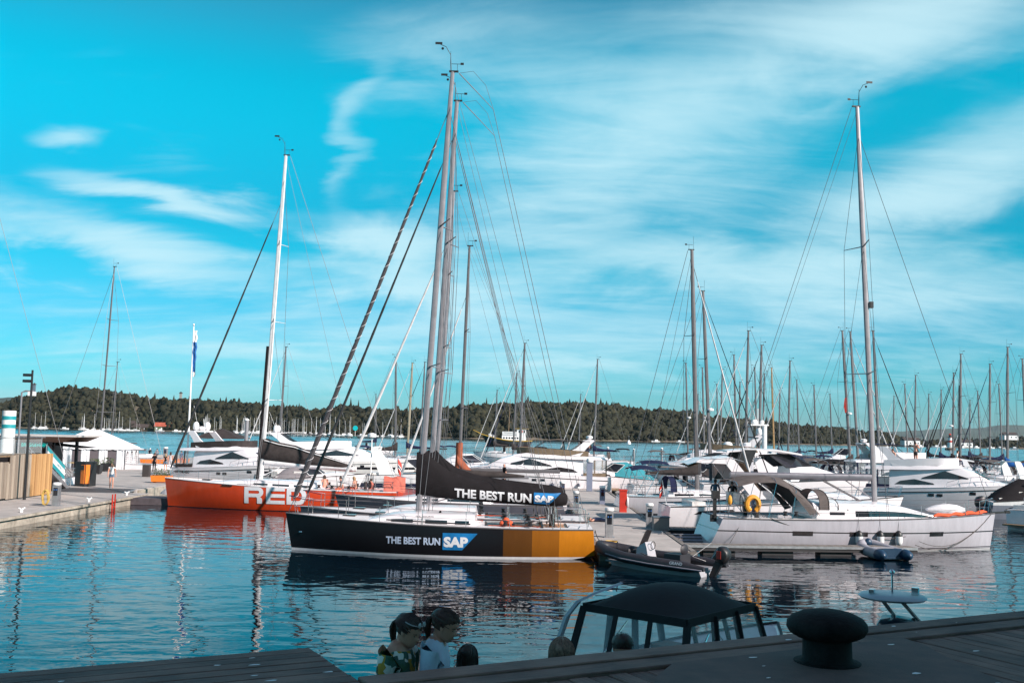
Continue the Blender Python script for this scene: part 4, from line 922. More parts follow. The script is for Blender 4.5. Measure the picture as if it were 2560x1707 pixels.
YT += [
 ('slim mast between the navy sprayhood yacht and its leaning neighbour', 1745, 985, 13.5, 9.5, 178, dict(jib=wfj)),
 ('thin mast half hidden right of the leaning mast', 1792, 960, 14, 10, 4, dict()),
 ('mast rising just left of the dark furled jib', 1850, 955, 13.6, 9.6, 176, dict(cover=canvb)),
 ('mast in the gap between the wooden mast and the tall clean one', 1950, 975, 13, 9, 180, dict()),
 ('thin mast left of the twin leaning masts', 2075, 985, 13.2, 9, 2, dict(cover=canvn)),
 ('short mast right behind the sloop forestay', 2235, 990, 13, 9, 184, dict(jib=wfj)),
 ('low mast left of the bare mast over the standing man', 2262, 960, 13.6, 9.4, 5, dict()),
 ('thin mast midway between the standing man and the lighthouse', 2322, 985, 13, 9, 178, dict()),
 ('mast with a dark cover right of the lighthouse group', 2425, 1000, 12.5, 9, 180, dict(cover=canvn)),
 ('thin mast between the white mast and the blue sail cover', 2497, 960, 13.8, 9.6, 3, dict()),
 ('small mast behind the flybridge radar', 1452, 985, 13, 9, 182, dict()),
 ('slim mast above the slogan cover', 1243, 975, 13, 9, 178, dict(jib=wfj)),
 ('mast behind the furled white jib of the dark grey yacht', 940, 985, 12.5, 9, 4, dict()),
]
RC = random.Random(11)
for lb, px, pt_, H_, L_, hd, op in YT:
    op.setdefault('spray', RC.choice((canvn, canvb, canvg, canvb))); op.setdefault('bimini', RC.choice((None, canvn, canvb, canvg))); op['md'] = op.get('md', .17) * 1.5
    if 'jib' not in op and RC.random() < .7: op['jib'] = RC.choice((wfj, canvb, canvbr, canvn))
    op.setdefault('furl_r', .075)
    if 'cover' not in op and RC.random() < .6: op['cover'] = RC.choice((canvn, canvb, canvbr))
    moor('moored_yacht', lb, px, pt_, H_, L_, R(hd), group='yachts moored in the marina', lr=.016, **op)
# the mast standing off the left edge
moor('moored_yacht', 'yacht with thinner mast just right of the tall one behind the tent', 294, 905, 13.5, 10, R(175), group='yachts moored in the marina', md=.16)
moor('moored_yacht', 'yacht beyond the left edge of which only rigging shows', -22, 500, 21, 13, R(185), group='yachts moored in the marina', md=.2, lr=.014)
# red deck cover on the outer pontoon yacht
k = [o for o in COL.objects if o.get('label', '').startswith('white yacht with navy boom')][0]
mb = MB(); mb.loft([[(x, w * math.cos(a), 1.45 + hh * math.sin(a)) for a in (2 * PI * j / 8 for j in range(8))] for x, w, hh in ((6.2, .6, .3), (7.4, .9, .45), (8.6, .6, .35), (9.4, .2, .1))]); mb.build('deck_cover', redo, k, smooth=60)
# radars on two masts
for st, z in (('yacht with a round radar', 7.5), ('first of the twin', 7.6), ('yacht right behind', 7.0), ('yacht with slim silver', 7.)):
    k = [o for o in COL.objects if o.get('label', '').startswith(st)][0]; ms_ = [c for c in k.children if c.name.startswith('mast')][0]
    xm = ms_.data.vertices[len(ms_.data.vertices) // 2].co.x
    mb = MB(); mb.lathe([(.1, 0), (.28, .03), (.28, .16), (.12, .24)], (xm + .42, 0, z), 10); mb.box((xm + .2, 0, z + .02), (.3, .06, .05)); mb.build('radar', whitep, ms_)
k = [o for o in COL.objects if o.get('label', '').startswith('second of the twin')][0]
mb = MB(); mb.grid([[(5.9, .9, 9.4), (5.7, .95, 9.3)], [(5.85, .9, 8.6), (5.6, 1.0, 8.5)], [(5.9, .95, 7.9), (5.75, 1.0, 7.7)]]); mb.build('flag', redp, k)
# ================================================================== motor boats
def tier(parent, name, st, m, rr=.14):
    """lofted deckhouse: stations (x, z_base, z_top, halfw_base, halfw_top)"""
    rings = []
    for x, zb, zt, wb, wt in st:
        q = min(rr, (zt - zb) * .4); rings.append([(x, -wb, zb), (x, -wt - (wb - wt) * .1, zt - q), (x, -wt + q * .5, zt - q * .15), (x, -wt * .5, zt + .03), (x, 0, zt + .045), (x, wt * .5, zt + .03), (x, wt - q * .5, zt - q * .15), (x, wt + (wb - wt) * .1, zt - q), (x, wb, zb)])
    mb = MB(); mb.loft(rings); o = mb.build(name, m, parent, smooth=38)
    X = [s_[0] for s_ in st]
    def sy(x, z):
        zb, zt, wb, wt = (float(np.interp(x, X, [s_[k] for s_ in st])) for k in (1, 2, 3, 4)); t = min(1, max(0, (z - zb) / max(.01, zt - zb))); return wb + (wt - wb) * t
    return o, sy
def strip(parent, name, lo, up, sy, m, sides=(1, -1), off=.014):
    for sd in sides:
        mb = MB(); n = 8
        def samp(pl, t):
            t *= len(pl) - 1; i = min(int(t), len(pl) - 2); f = t - i; return pl[i][0] + (pl[i + 1][0] - pl[i][0]) * f, pl[i][1] + (pl[i + 1][1] - pl[i][1]) * f
        rows = []
        for k in range(4):
            row = []
            for i in range(n + 1):
                a = samp(lo, i / n); b = samp(up, i / n); x = a[0] + (b[0] - a[0]) * k / 3; z = a[1] + (b[1] - a[1]) * k / 3; row.append((x, sd * (sy(x, z) + off), z))
            rows.append(row)
        mb.grid(rows); mb.build(name, m, parent, smooth=60)
def bow_rail(parent, h, x0, n=7, hh=.7, r=.014):
    for sd in (1, -1):
        mb = MB(); xs = [x0 + (h.L - .25 - x0) * i / (n - 1) for i in range(n)]
        top = [(x + .18, sd * max(.05, h.deck_hw(x) - .08), h.deck_z(x) + hh * min(1, .55 + i * .3)) for i, x in enumerate(xs)]
        mb.tube(top, r, 5)
        mb.tube([(a[0] - .09, a[1], (a[2] + h.deck_z(x)) / 2) for a, x in zip(top, xs)], r * .7, 4)
        for a, x in zip(top, xs): mb.tube([(x, a[1], h.deck_z(x)), a], r, 4)
        mb.build('bow_rail', steel, parent)
def outboard(parent, x, y, z, s=1., tilt=0., m=None, name='outboard', txt=None):
    """engine hung on a transom at local x, pointing aft (-x)"""
    ca, sa = math.cos(tilt), math.sin(tilt)
    def T(p): return (x + (p[0] * ca + p[2] * sa) * s, y + p[1] * s, z + (-p[0] * sa + p[2] * ca) * s)
    mb = MB(); prof_ = [(-.34, .0, .12), (-.40, .12, .2), (-.40, .36, .22), (-.30, .50, .2), (-.08, .56, .18), (.05, .50, .18), (.10, .30, .2), (.10, .08, .18), (.06, .0, .12)]
    rings = []
    for w, k in ((-.20, .80), (-.16, .96), (0, 1.0), (.16, .96), (.20, .80)):
        rings.append([T((-.15 + (a + .15) * k, w, .26 + (b - .26) * k + .15)) for a, b, _ in prof_])
    mb.loft(rings); o = mb.build(name, m or black, parent, smooth=45)
    mb = MB(); 
    A = [T(p) for p in ((-.05, -.09, .2), (-.05, .09, .2), (-.30, .09, .2), (-.30, -.09, .2))]; B_ = [T(p) for p in ((-.12, -.05, -.75), (-.12, .05, -.75), (-.30, .05, -.75), (-.30, -.05, -.75))]
    mb.loft([A, B_]); C_ = [T(p) for p in ((-.02, -.06, -.78), (-.02, .06, -.78), (-.42, .06, -.78), (-.42, -.06, -.78))]; D_ = [T(p) for p in ((-.02, -.05, -.9), (-.02, .05, -.9), (-.42, .05, -.9), (-.42, -.05, -.9))]; mb.loft([C_, D_])
    mb.loft([[T(p) for p in ((-.14, -.01, -.9), (-.14, .01, -.9), (-.3, .01, -.9), (-.3, -.01, -.9))], [T(p) for p in ((-.2, -.01, -1.12), (-.2, .01, -1.12), (-.28, .01, -1.12), (-.28, -.01, -1.12))]])
    mb.build('leg', black, o)
    mb = MB()
    for k in range(3):
        a = k * 2.094; mb.add([T((-.46, 0, -.85)), T((-.44, .12 * math.cos(a) - .05 * math.sin(a), -.85 + .12 * math.sin(a) + .05 * math.cos(a))), T((-.50, .13 * math.cos(a), -.85 + .13 * math.sin(a)))], [(0, 1, 2)])
    mb.build('propeller', steel, o, smooth=0)
    return o
def flag_no(parent, x, y, z, s=1.):
    mb = MB(); mb.tube([(x, y, z), (x - .25 * s, y, z + 1.25 * s)], .014, 5); o = mb.build('flag_staff', whitep, parent)
    pts = lambda a, b: (x - .25 * s - .12 * s * a + .04 * s * math.sin(4 * a + 3 * b), y + .05 * s * math.sin(5 * a), z + 1.2 * s - .75 * s * b - .35 * s * a)
    for (b0, b1, m) in ((0, .36, redp), (.36, .43, whitep), (.43, .57, navy), (.57, .64, whitep), (.64, 1, redp)):
        mb = MB(); mb.grid([[pts(a / 4, b0 + (b1 - b0) * j / 3) for a in range(5)] for j in range(4)]); mb.build('flag_stripe', m, o)
    return o
def domes(parent, x, z, ys, r=.26):
    for y in ys:
        mb = MB(); mb.lathe([(r * .5, -.1), (r * .9, 0), (r, .15), (r, .3), (r * .8, .5), (r * .4, .6), (.02, .62)], (x, y, z), 12); mb.build('satellite_dome', whitep, parent)
def radar(parent, x, y, z, s=1.):
    mb = MB(); mb.lathe([(.12 * s, -.12 * s), (.3 * s, 0), (.3 * s, .16 * s), (.1 * s, .24 * s)], (x, y, z), 12); return mb.build('radar', whitep, parent)
def flybridge(name, label, loc, rz, L, B=None, fbm=None, hullm=None, canopy=None, coaming=None, hard=None, dome=False, rad=True, group=None, text=None, arch=True, fenders=0, ports=True, flag=True, hs=1.):
    B = B or L * .31; r = thing(name, label, 'motor yacht', loc, rz, group); S_ = lambda t: t * L
    h = Hull(L, B, 2.0 * hs, 1.35 * hs, rake=1.0, tr=-.1, sw=.9, mp=.4, dep=.4, lift=-.1, kmid=.88, kbow=.22, sag=-.02, e=1.6, zp=1.4, pw=2.6)
    h.build_hull(r, hullm or gel, nu=22, nv=7); h.build_deck(r, deckm, well=(.03, .15, .6), nu=20, railm=gel, well_m=teak)
    mb = MB()
    for sd in (1, -1): mb.tube([(x, sd * (h.side(x, h.deck_z(x) - .28) + .01), h.deck_z(x) - .28) for x in [S_(.02 + .94 * i / 16) for i in range(17)]], .03, 5)
    mb.build('rub_rail', rubber, r)
    mb = MB(); mb.box((-.45, 0, .32), (1.0, B * .82, .1)); mb.build('swim_platform', teak, r, smooth=0)
    z1 = lambda z: z * hs
    cab, sy = tier(r, 'cabin', [(S_(.17), z1(1.25), z1(2.8), B * .42, B * .36), (S_(.3), z1(1.3), z1(2.95), B * .43, B * .38), (S_(.5), z1(1.4), z1(3.1), B * .42, B * .37), (S_(.6), z1(1.45), z1(3.05), B * .41, B * .35), (S_(.68), z1(1.5), z1(2.75), B * .39, B * .32), (S_(.76), z1(1.6), z1(2.2), B * .34, B * .27), (S_(.86), z1(1.7), z1(1.95), B * .24, B * .16)], gel)
    strip(cab, 'window', [(S_(.36), z1(2.18)), (S_(.50), z1(2.25)), (S_(.64), z1(2.28))], [(S_(.37), z1(2.3)), (S_(.50), z1(2.82)), (S_(.63), z1(2.36))], sy, glassb)
    strip(cab, 'window', [(S_(.20), z1(1.72)), (S_(.30), z1(1.74)), (S_(.44), z1(1.8))], [(S_(.235), z1(2.0)), (S_(.32), z1(2.16)), (S_(.43), z1(1.9))], sy, glassb)
    mb = MB(); xs = [S_(.675), S_(.70), S_(.73), S_(.757)]
    def topz(x): return float(np.interp(x, [S_(.6), S_(.68), S_(.76)], [z1(3.05), z1(2.75), z1(2.2)]))
    def topw(x): return float(np.interp(x, [S_(.6), S_(.68), S_(.76)], [B * .35, B * .32, B * .27]))
    mb.grid([[(x + .012, w * (topw(x) - .1), topz(x) + .06 - .02 * w * w) for w in (-1, -.5, 0, .5, 1)] for x in xs]); mb.build('windscreen', glass, cab)
    # flybridge deck, overhang and coaming
    fb_, fsy = tier(r, 'flybridge_deck', [(S_(.02), z1(2.82), z1(2.98), B * .40, B * .36), (S_(.12), z1(2.8), z1(3.06), B * .43, B * .40), (S_(.35), z1(2.85), z1(3.2), B * .43, B * .39), (S_(.52), z1(2.95), z1(3.28), B * .40, B * .34), (S_(.6), z1(3.0), z1(3.12), B * .34, B * .26)], fbm or gel, rr=.06)
    mb = MB()
    for sd in (1, -1):
        rows = [[(x, sd * (w - .02 * k), z0 + (z1_ - z0) * k) for x, w, z0, z1_ in ((S_(.14), B * .39, z1(3.0), z1(3.5)), (S_(.3), B * .40, z1(3.1), z1(3.62)), (S_(.46), B * .37, z1(3.2), z1(3.72)), (S_(.55), B * .28, z1(3.2), z1(3.75)), (S_(.58), 0, z1(3.15), z1(3.75)))] for k in (0, 1)]
        inner = [[(p[0] - .03, p[1] * .93, p[2]) for p in rw] for rw in rows]
        mb.grid(rows); mb.grid([rows[1], inner[1]]); mb.grid([inner[1], inner[0]])
    mb.build('flybridge_coaming', coaming or gel, fb_, smooth=60)
    mb = MB(); mb.box((S_(.25), 0, z1(3.38)), (L * .12, B * .5, .35)); mb.box((S_(.46), -.4, z1(3.45)), (.5, .9, .5)); mb.build('flybridge_seats', canvt, fb_, smooth=0)
    if arch:
        a = MB()
        for sd in (1, -1):
            w = B * .40; base = [(S_(.30), z1(3.15)), (S_(.19), z1(3.1))]; tip = [(S_(.155), z1(4.45)), (S_(.10), z1(4.42))]
            a.prism([base[0], base[1], ((base[1][0] + tip[1][0]) / 2 + .05, z1(3.8)), tip[1], tip[0], (S_(.215), z1(3.75))], lambda u, v, t, w=w, sd=sd: (u, sd * (w - .12 * max(0, v - 3) - t), v), 0, .14)
        a.box((S_(.125), 0, z1(4.44)), (.55, B * .6, .1)); ar = a.build('radar_arch', gel, r, smooth=30)
        if rad: radar(ar, S_(.125), 0, z1(4.62)); mb = MB(); mb.tube([(S_(.125), .4, z1(4.5)), (S_(.11), .4, z1(5.5))], .02, 5); mb.tube([(S_(.13), -.5, z1(4.5)), (S_(.08), -.5, z1(6.6))], .012, 4); mb.build('antenna', whitep, ar)
        if dome: domes(ar, S_(.125), z1(4.62), (-.75, .75))
    if hard:
        mb = MB(); rows = [[(x, w * B * .36, z1(4.35) + .12 * math.sin(PI * min(1, t)) - .05 * w * w) for w in (-1, -.5, 0, .5, 1)] for x, t in ((S_(.13), 0), (S_(.22), .4), (S_(.32), .7), (S_(.4), 1))]
        mb.grid(rows); hd = mb.build('bimini', hard, r, smooth=60)
        for sd in (1, -1): mb = MB(); mb.tube([(S_(.48), sd * B * .34, z1(3.6)), (S_(.40), sd * B * .36, z1(4.32)), (S_(.13), sd * B * .36, z1(4.34))], .03, 5); mb.build('bimini_frame', black, hd)
    if canopy:
        mb = MB(); c0, c1 = S_(.03), S_(.17)
        mb.beam((c0, -B * .42, z1(1.5)), (c0, -B * .40, z1(2.8)), .1, .1); mb.beam((c0, B * .42, z1(1.5)), (c0, B * .40, z1(2.8)), .1, .1); mb.beam(((c0 + c1) / 2, -B * .43, z1(1.5)), ((c0 + c1) / 2, -B * .41, z1(2.8)), .09, .09); mb.beam(((c0 + c1) / 2, B * .43, z1(1.5)), ((c0 + c1) / 2, B * .41, z1(2.8)), .09, .09)
        mb.beam((c0 - .02, -B * .43, z1(1.5)), (c1, -B * .44, z1(1.5)), .06, .4); mb.beam((c0 - .02, B * .43, z1(1.5)), (c1, B * .44, z1(1.5)), .06, .4); mb.beam((c0 - .03, -B * .43, z1(1.5)), (c0 - .03, B * .43, z1(1.5)), .06, .4)
        cn = mb.build('aft_canopy', canopy, r, smooth=0)
        mb = MB()
        for sd in (1, -1): mb.add([(c0, sd * B * .425, z1(1.6)), (c1, sd * B * .435, z1(1.6)), (c1, sd * B * .40, z1(2.82)), (c0, sd * B * .40, z1(2.82))], [(0, 1, 2, 3)])
        mb.add([(c0 - .01, -B * .42, z1(1.6)), (c0 - .01, B * .42, z1(1.6)), (c0 - .01, B * .40, z1(2.8)), (c0 - .01, -B * .40, z1(2.8))], [(0, 1, 2, 3)])
        mb.build('clear_panel', pane, cn, smooth=0)
    bow_rail(r, h, S_(.5), n=8)
    if ports:
        for x in (S_(.42), S_(.47), S_(.66), S_(.78)):
            for sd in (1, -1):
                mb = MB(); zz = z1(1.05) if x < S_(.6) else z1(1.25)
                mb.grid([[(x + dx, sd * (h.side(x + dx, zz + dz_) + .012), zz + dz_) for dx in (-.2, 0, .2)] for dz_ in (-.1, .1)]); mb.build('porthole', glass, r)
    if flag: flag_no(r, .05, -.3, z1(1.4))
    for i in range(fenders):
        for sd in (1, -1):
            x = S_(.2 + .16 * i); fender(r, x, sd * (h.side(x, .5) + .15), .15, .15, .7, whitep, navy, (x, sd * h.deck_hw(x), h.deck_z(x)))
    if text: text_fit(text, 1.9, .2, lambda a, b: V(-.012 - .0, (-.95 + a) * -1, .98 + b), 'stern_name', black, r, bold=.02)
    return r, h
def express(name, label, loc, rz, L, B=None, hullm=None, hard=None, cover=None, rad=False, group=None, out=None, flag=False, hs=1., archm=None, deckc=None, fend=0, swin=True, rail=True, cat='motorboat', screenm=None, cabin_h=.62):
    B = B or L * .31; r = thing(name, label, cat, loc, rz, group); S_ = lambda t: t * L; z1 = lambda z: z * hs
    h = Hull(L, B, 1.75 * hs, 1.15 * hs, rake=.9, tr=-.15, sw=.88, mp=.42, dep=.4, lift=-.1, kmid=.86, kbow=.2, sag=-.03, e=1.6, zp=1.3, pw=2.4)
    h.build_hull(r, hullm or gel, nu=22, nv=7); h.build_deck(r, deckm, well=(.05, .45, .5 * hs), nu=24, railm=rubber, well_m=teak)
    mb = MB(); mb.box((-.35, 0, .3 * hs), (.8, B * .8, .09)); mb.build('swim_platform', teak, r, smooth=0)
    cab, sy = tier(r, 'foredeck_cabin', [(S_(.44), z1(1.2), z1(1.25 + cabin_h), B * .41, B * .34), (S_(.56), z1(1.3), z1(1.32 + cabin_h), B * .39, B * .32), (S_(.70), z1(1.4), z1(1.85), B * .34, B * .26), (S_(.84), z1(1.5), z1(1.72), B * .22, B * .14), (S_(.92), z1(1.55), z1(1.62), B * .10, B * .05)], deckc or gel, rr=.12)
    if swin: strip(cab, 'window', [(S_(.48), z1(1.42)), (S_(.6), z1(1.5)), (S_(.74), z1(1.6))], [(S_(.49), z1(1.58)), (S_(.6), z1(1.68)), (S_(.73), z1(1.63))], sy, glassb)
    # raked windscreen with frame
    zt = z1(1.25 + cabin_h) + .75 * hs; zb_ = z1(1.25 + cabin_h)
    P = [(S_(.60), 0, zb_ + .03), (S_(.57), B * .26, zb_ + .02), (S_(.42), B * .36, zb_ - .05)]; Q = [(S_(.47), 0, zt), (S_(.45), B * .24, zt - .02), (S_(.34), B * .34, zt - .12)]
    lo = [(p[0], -p[1], p[2]) for p in reversed(P)] + P[1:]; up = [(p[0], -p[1], p[2]) for p in reversed(Q)] + Q[1:]
    mb = MB(); mb.grid([lo, up]); ws_ = mb.build('windscreen', screenm or glass, r, smooth=60)
    mb = MB(); mb.tube(up, .035, 5); mb.tube(lo, .025, 5)
    for a, b in zip(lo, up): mb.tube([a, b], .025, 5)
    mb.build('windscreen_frame', archm or whitep, ws_)
    for c_, d_ in (((S_(.30), -B * .2, z1(1.45)), (.6, .6, .8)), ((S_(.30), B * .2, z1(1.45)), (.6, .6, .8)), ((S_(.12), 0, z1(1.15)), (.7, B * .7, .55))): mb = MB(); mb.box(c_, d_); mb.build('seat', gelw, r, smooth=0)
    if hard:
        rows = [[(x, w * B * .37, z - .06 * w * w) for w in (-1, -.6, 0, .6, 1)] for x, z in ((S_(.12), zt + .25), (S_(.24), zt + .42), (S_(.38), zt + .40), (S_(.50), zt + .12))]
        mb = MB(); mb.grid(rows); mb.grid([[(p[0], p[1], p[2] - .12) for p in rw] for rw in rows]); mb.grid([rows[0], [(p[0], p[1], p[2] - .12) for p in rows[0]]]); mb.grid([rows[-1], [(p[0], p[1], p[2] - .12) for p in rows[-1]]])
        for c in (0, 4): mb.grid([[rw[c] for rw in rows], [(rw[c][0], rw[c][1], rw[c][2] - .12) for rw in rows]])
        hd = mb.build('hardtop', hard, r, smooth=50)
        for sd in (1, -1):
            mb = MB(); mb.prism([(S_(.10), z1(1.2)), (S_(.20), z1(1.2)), (S_(.27), zt + .3), (S_(.20), zt + .3)], lambda u, v, t, sd=sd: (u, sd * (B * .40 - .04 * (v - 1) - t), v), 0, .08); mb.build('hardtop_leg', archm or gel, hd, smooth=0)
        if rad: radar(hd, S_(.25), 0, zt + .6)
    elif archm:
        mb = MB()
        for sd in (1, -1): mb.prism([(S_(.16), z1(1.2)), (S_(.28), z1(1.2)), (S_(.16), zt + .5), (S_(.09), zt + .5)], lambda u, v, t, sd=sd: (u, sd * (B * .41 - .06 * (v - 1) - t), v), 0, .1)
        mb.box((S_(.125), 0, zt + .5), (.4, B * .70, .1)); ar = mb.build('arch', archm, r, smooth=20)
        if rad: radar(ar, S_(.125), 0, zt + .65)
    if cover:
        mb = MB(); rows = [[(x, w * ww, z + (1 - abs(w) ** 2.5) * ch) for w in (-1, -.8, -.4, 0, .4, .8, 1)] for x, z, ch, ww in ((S_(.04), z1(1.2), .15, B * .4), (S_(.14), z1(1.25), .75 * hs, B * .42), (S_(.32), z1(1.35), zt - z1(1.35) + .12, B * .40), (S_(.46), z1(1.5), zt - z1(1.5) + .04, B * .35), (S_(.58), zb_ - .05, .12, B * .28))]
        mb.grid(rows); mb.build('cockpit_cover', cover, r, smooth=60)
    if rail: bow_rail(r, h, S_(.52), n=7, hh=.55)
    if out: outboard(r, -.1, 0, .55 * hs, out)
    if flag: flag_no(r, .05, -.3, z1(1.2))
    for i in range(fend):
        for sd in (1, -1):
            x = S_(.25 + .2 * i); fender(r, x, sd * (h.side(x, .5) + .13), .1, .13, .6, whitep, navy, (x, sd * h.deck_hw(x), h.deck_z(x)))
    return r, h
# ---- the big flybridge yacht in the middle
gY, gH = flybridge('flybridge_yacht', 'big white flybridge yacht with curved dark windows behind the slogan cover', (8.6, 86.6, 0), PI, 13.8, coaming=canvt, hard=canvb, canopy=canvt, dome=False, fenders=2, flag=False)
# ---- tan hardtop sport cruiser, stern to the pontoon
sc, scH = express('sport_cruiser', 'white sport cruiser with tan lined tilted hardtop, stern to the pontoon', (8.3, 53.6, 0), .03, 12.9, B=3.9, hard=None, archm=None, hs=1.12, flag=True, fend=1)
flag_no(sc, .3, .9, 1.3)
# its raised raked arch and tan underside
for sd in (1, -1): mb = MB(); mb.prism([(4.3, 1.75), (5.0, 1.8), (3.25, 3.9), (1.5, 3.75), (1.3, 3.6), (2.9, 3.55)], lambda u, v, t, sd=sd: (u, sd * (1.75 - .06 * (v - 1) - t), v), 0, .1); ha = mb.build('raked_arch', gel, sc, smooth=0)
mb = MB(); rows = [[(x, w * 1.62, z - .08 * w * w) for w in (-1, -.5, 0, .5, 1)] for x, z in ((.9, 3.55), (1.8, 3.85), (3.2, 3.95), (3.9, 3.75))]; mb.grid(rows); mb.build('hardtop', gel, ha, smooth=50)
mb = MB(); mb.grid([[(p[0] + .05, p[1] * .97, p[2] - .12) for p in rw] for rw in rows]); mb.grid([[(3.85, w * 1.55, 3.6) for w in (-1, 0, 1)], [(4.75, w * 1.62, 2.2) for w in (-1, 0, 1)]]); mb.build('hardtop_lining', canvt, ha, smooth=50)
strip(sc, 'hull_window', [(1.2, .95), (2.4, 1.0), (3.4, 1.02)], [(1.5, 1.12), (2.4, 1.2), (3.2, 1.24)], lambda x, z: scH.side(x, z), glassb)
# ---- long hardtop cruiser in the next row
express('hardtop_cruiser', 'long white hardtop cruiser with black sunroof frame behind the sport cruiser', (14.4, 76.5, 0), .04, 15.0, B=4.4, hard=gel, archm=black, rad=True, hs=1.25, cabin_h=1.0)
vc = [o for o in COL.objects if o.name.startswith('hardtop_cruiser')][0]
text_fit('Vision', 1.6, .32, lambda a, b: V(3.0 + a, -1.66, 3.42 + b), 'side_lettering', black, vc, bold=.0)
mb = MB(); mb.grid([[(x, w * 1.5, z) for w in (-1, 0, 1)] for x, z in ((.3, 3.35), (1.6, 3.75), (3.0, 3.72))]); mb.build('aft_awning', canvb, vc, smooth=60)
# ---- right hand flybridge cruisers
flybridge('flybridge_cruiser', 'white flybridge cruiser with navy aft canopy right of the sloop mast', (27.4, 77.5, 0), R(-26), 11.6, B=3.7, canopy=canvn, coaming=gel, arch=True, rad=False, hs=1.0, flag=True)
flybridge('flybridge_cruiser', 'tan sided flybridge cruiser with two satellite domes left of the sloop mast', (26.0, 98, 0), R(168), 12.5, coaming=canvt, dome=True, canopy=canvb, hs=1.15, hard=canvbr, flag=False)
flybridge('flybridge_cruiser', 'white flybridge cruiser whose bow shows beyond the navy canopy boat', (31.0, 92, 0), R(2), 12.5, hs=1.05, canopy=canvn, rad=True, hard=canvn, flag=False)
flybridge('flybridge_cruiser', 'white trawler with twin radar pillars in the back row', (19.5, 103, 0), R(5), 12, hs=1.0, arch=False, flag=False, coaming=gel)
tw = [o for o in COL.objects if o.get('label', '').startswith('white trawler')][0]
for x, y in ((5.6, .5), (6.7, -.5)):
    mb = MB(); mb.tube([(x, y, 3.2), (x, y, 6.2)], .27, 10); mb.build('radar_pillar', whitep, tw)
mb = MB(); mb.box((6.15, 0, 6.3), (1.9, 1.5, .14)); mb.lathe([(.3, 0), (.36, .2), (.2, .45)], (5.8, 0, 6.4), 10); mb.lathe([(.2, 0), (.26, .2), (.15, .4)], (6.7, .2, 6.4), 10); mb.tube([(6.2, 0, 6.4), (6.2, 0, 8.0)], .05, 5); mb.build('radar_platform', whitep, tw)
domes(tw, 3.0, 3.9, (0,), .5)
# ---- left group behind the red yacht
ot, _ = flybridge('flybridge_yacht', 'white flybridge yacht with wing arch and brown flybridge dodger behind the red bow', (-28.2, 87.5, 0), R(-22), 12.0, B=4.0, coaming=canvbr, dome=True, text=None, hs=1.02, flag=False, canopy=canvbr, hard=None, ports=True)
text_fit('OTTOMAGO', 1.5, .26, lambda a, b: V(.5 + a, -1.94, .95 + b), 'side_name', black, ot, bold=.02)
express('cabin_boat', 'small white cabin boat with dark sheer stripe beside the wing arch yacht', (-21.9, 86.5, 0), R(-30), 6.4, hs=.85, hullm=paint('white_dark_stripe', [((.78, .75, .74),), ('z', .85, 1, (.06, .05, .05)), ('z', .93, 1, (.78, .75, .74))]), cabin_h=.7, archm=whitep)
express('outboard_tender', 'white and blue open boat with tilted outboard near the red mast', (-17.6, 82.5, 0), R(160), 5.2, hs=.7, out=.8, hullm=paint('white_blue_tender', [((.78, .75, .74),), ('z', .35, -1, (.05, .12, .35))]), cabin_h=.25, swin=False, rail=False)
flybridge('motor_yacht', 'white motor yacht with black soft tops and radar mast behind the red boom', (-26.4, 104, 0), R(4), 17.0, B=5.0, coaming=gel, hard=canvb, dome=True, canopy=canvb, hs=1.0, flag=False, hullm=paint('white_black_band', [((.78, .75, .74),), ('z', .9, 1, (.02, .02, .025)), ('z', 1.15, 1, (.78, .75, .74))]))
express('open_motorboat', 'white open motorboat with grey cover under the red boom', (-18.2, 76.5, 0), R(4), 7.2, hs=.9, cover=mat('grey_cover', (.24, .21, .22), .85, bump=.02, bs=5), cabin_h=.4, swin=False, rail=False, out=.9)
express('motor_cruiser', 'white motor cruiser with navy hull stripe and arched screen beside the red stern', (-12.6, 84, 0), R(6), 11.2, hs=1.02, hullm=paint('white_navy_band', [((.78, .75, .76),), ('z', .62, -1, (.015, .02, .05)), ('z', .22, -1, (.70, .68, .70))]), archm=whitep, rad=False, screenm=glass, fend=1)
k = [o for o in COL.objects if o.get('label', '').startswith('white motor cruiser with navy hull')][0]
mb = MB(); mb.tube([(1.0, .2, 1.3), (1.0, .2, 4.3)], .05, 6); mb.lathe([(.12, 0), (.36, .06), (.36, .3), (.1, .4)], (1.0, .2, 4.3), 12); mb.build('radar_pole', whitep, k)
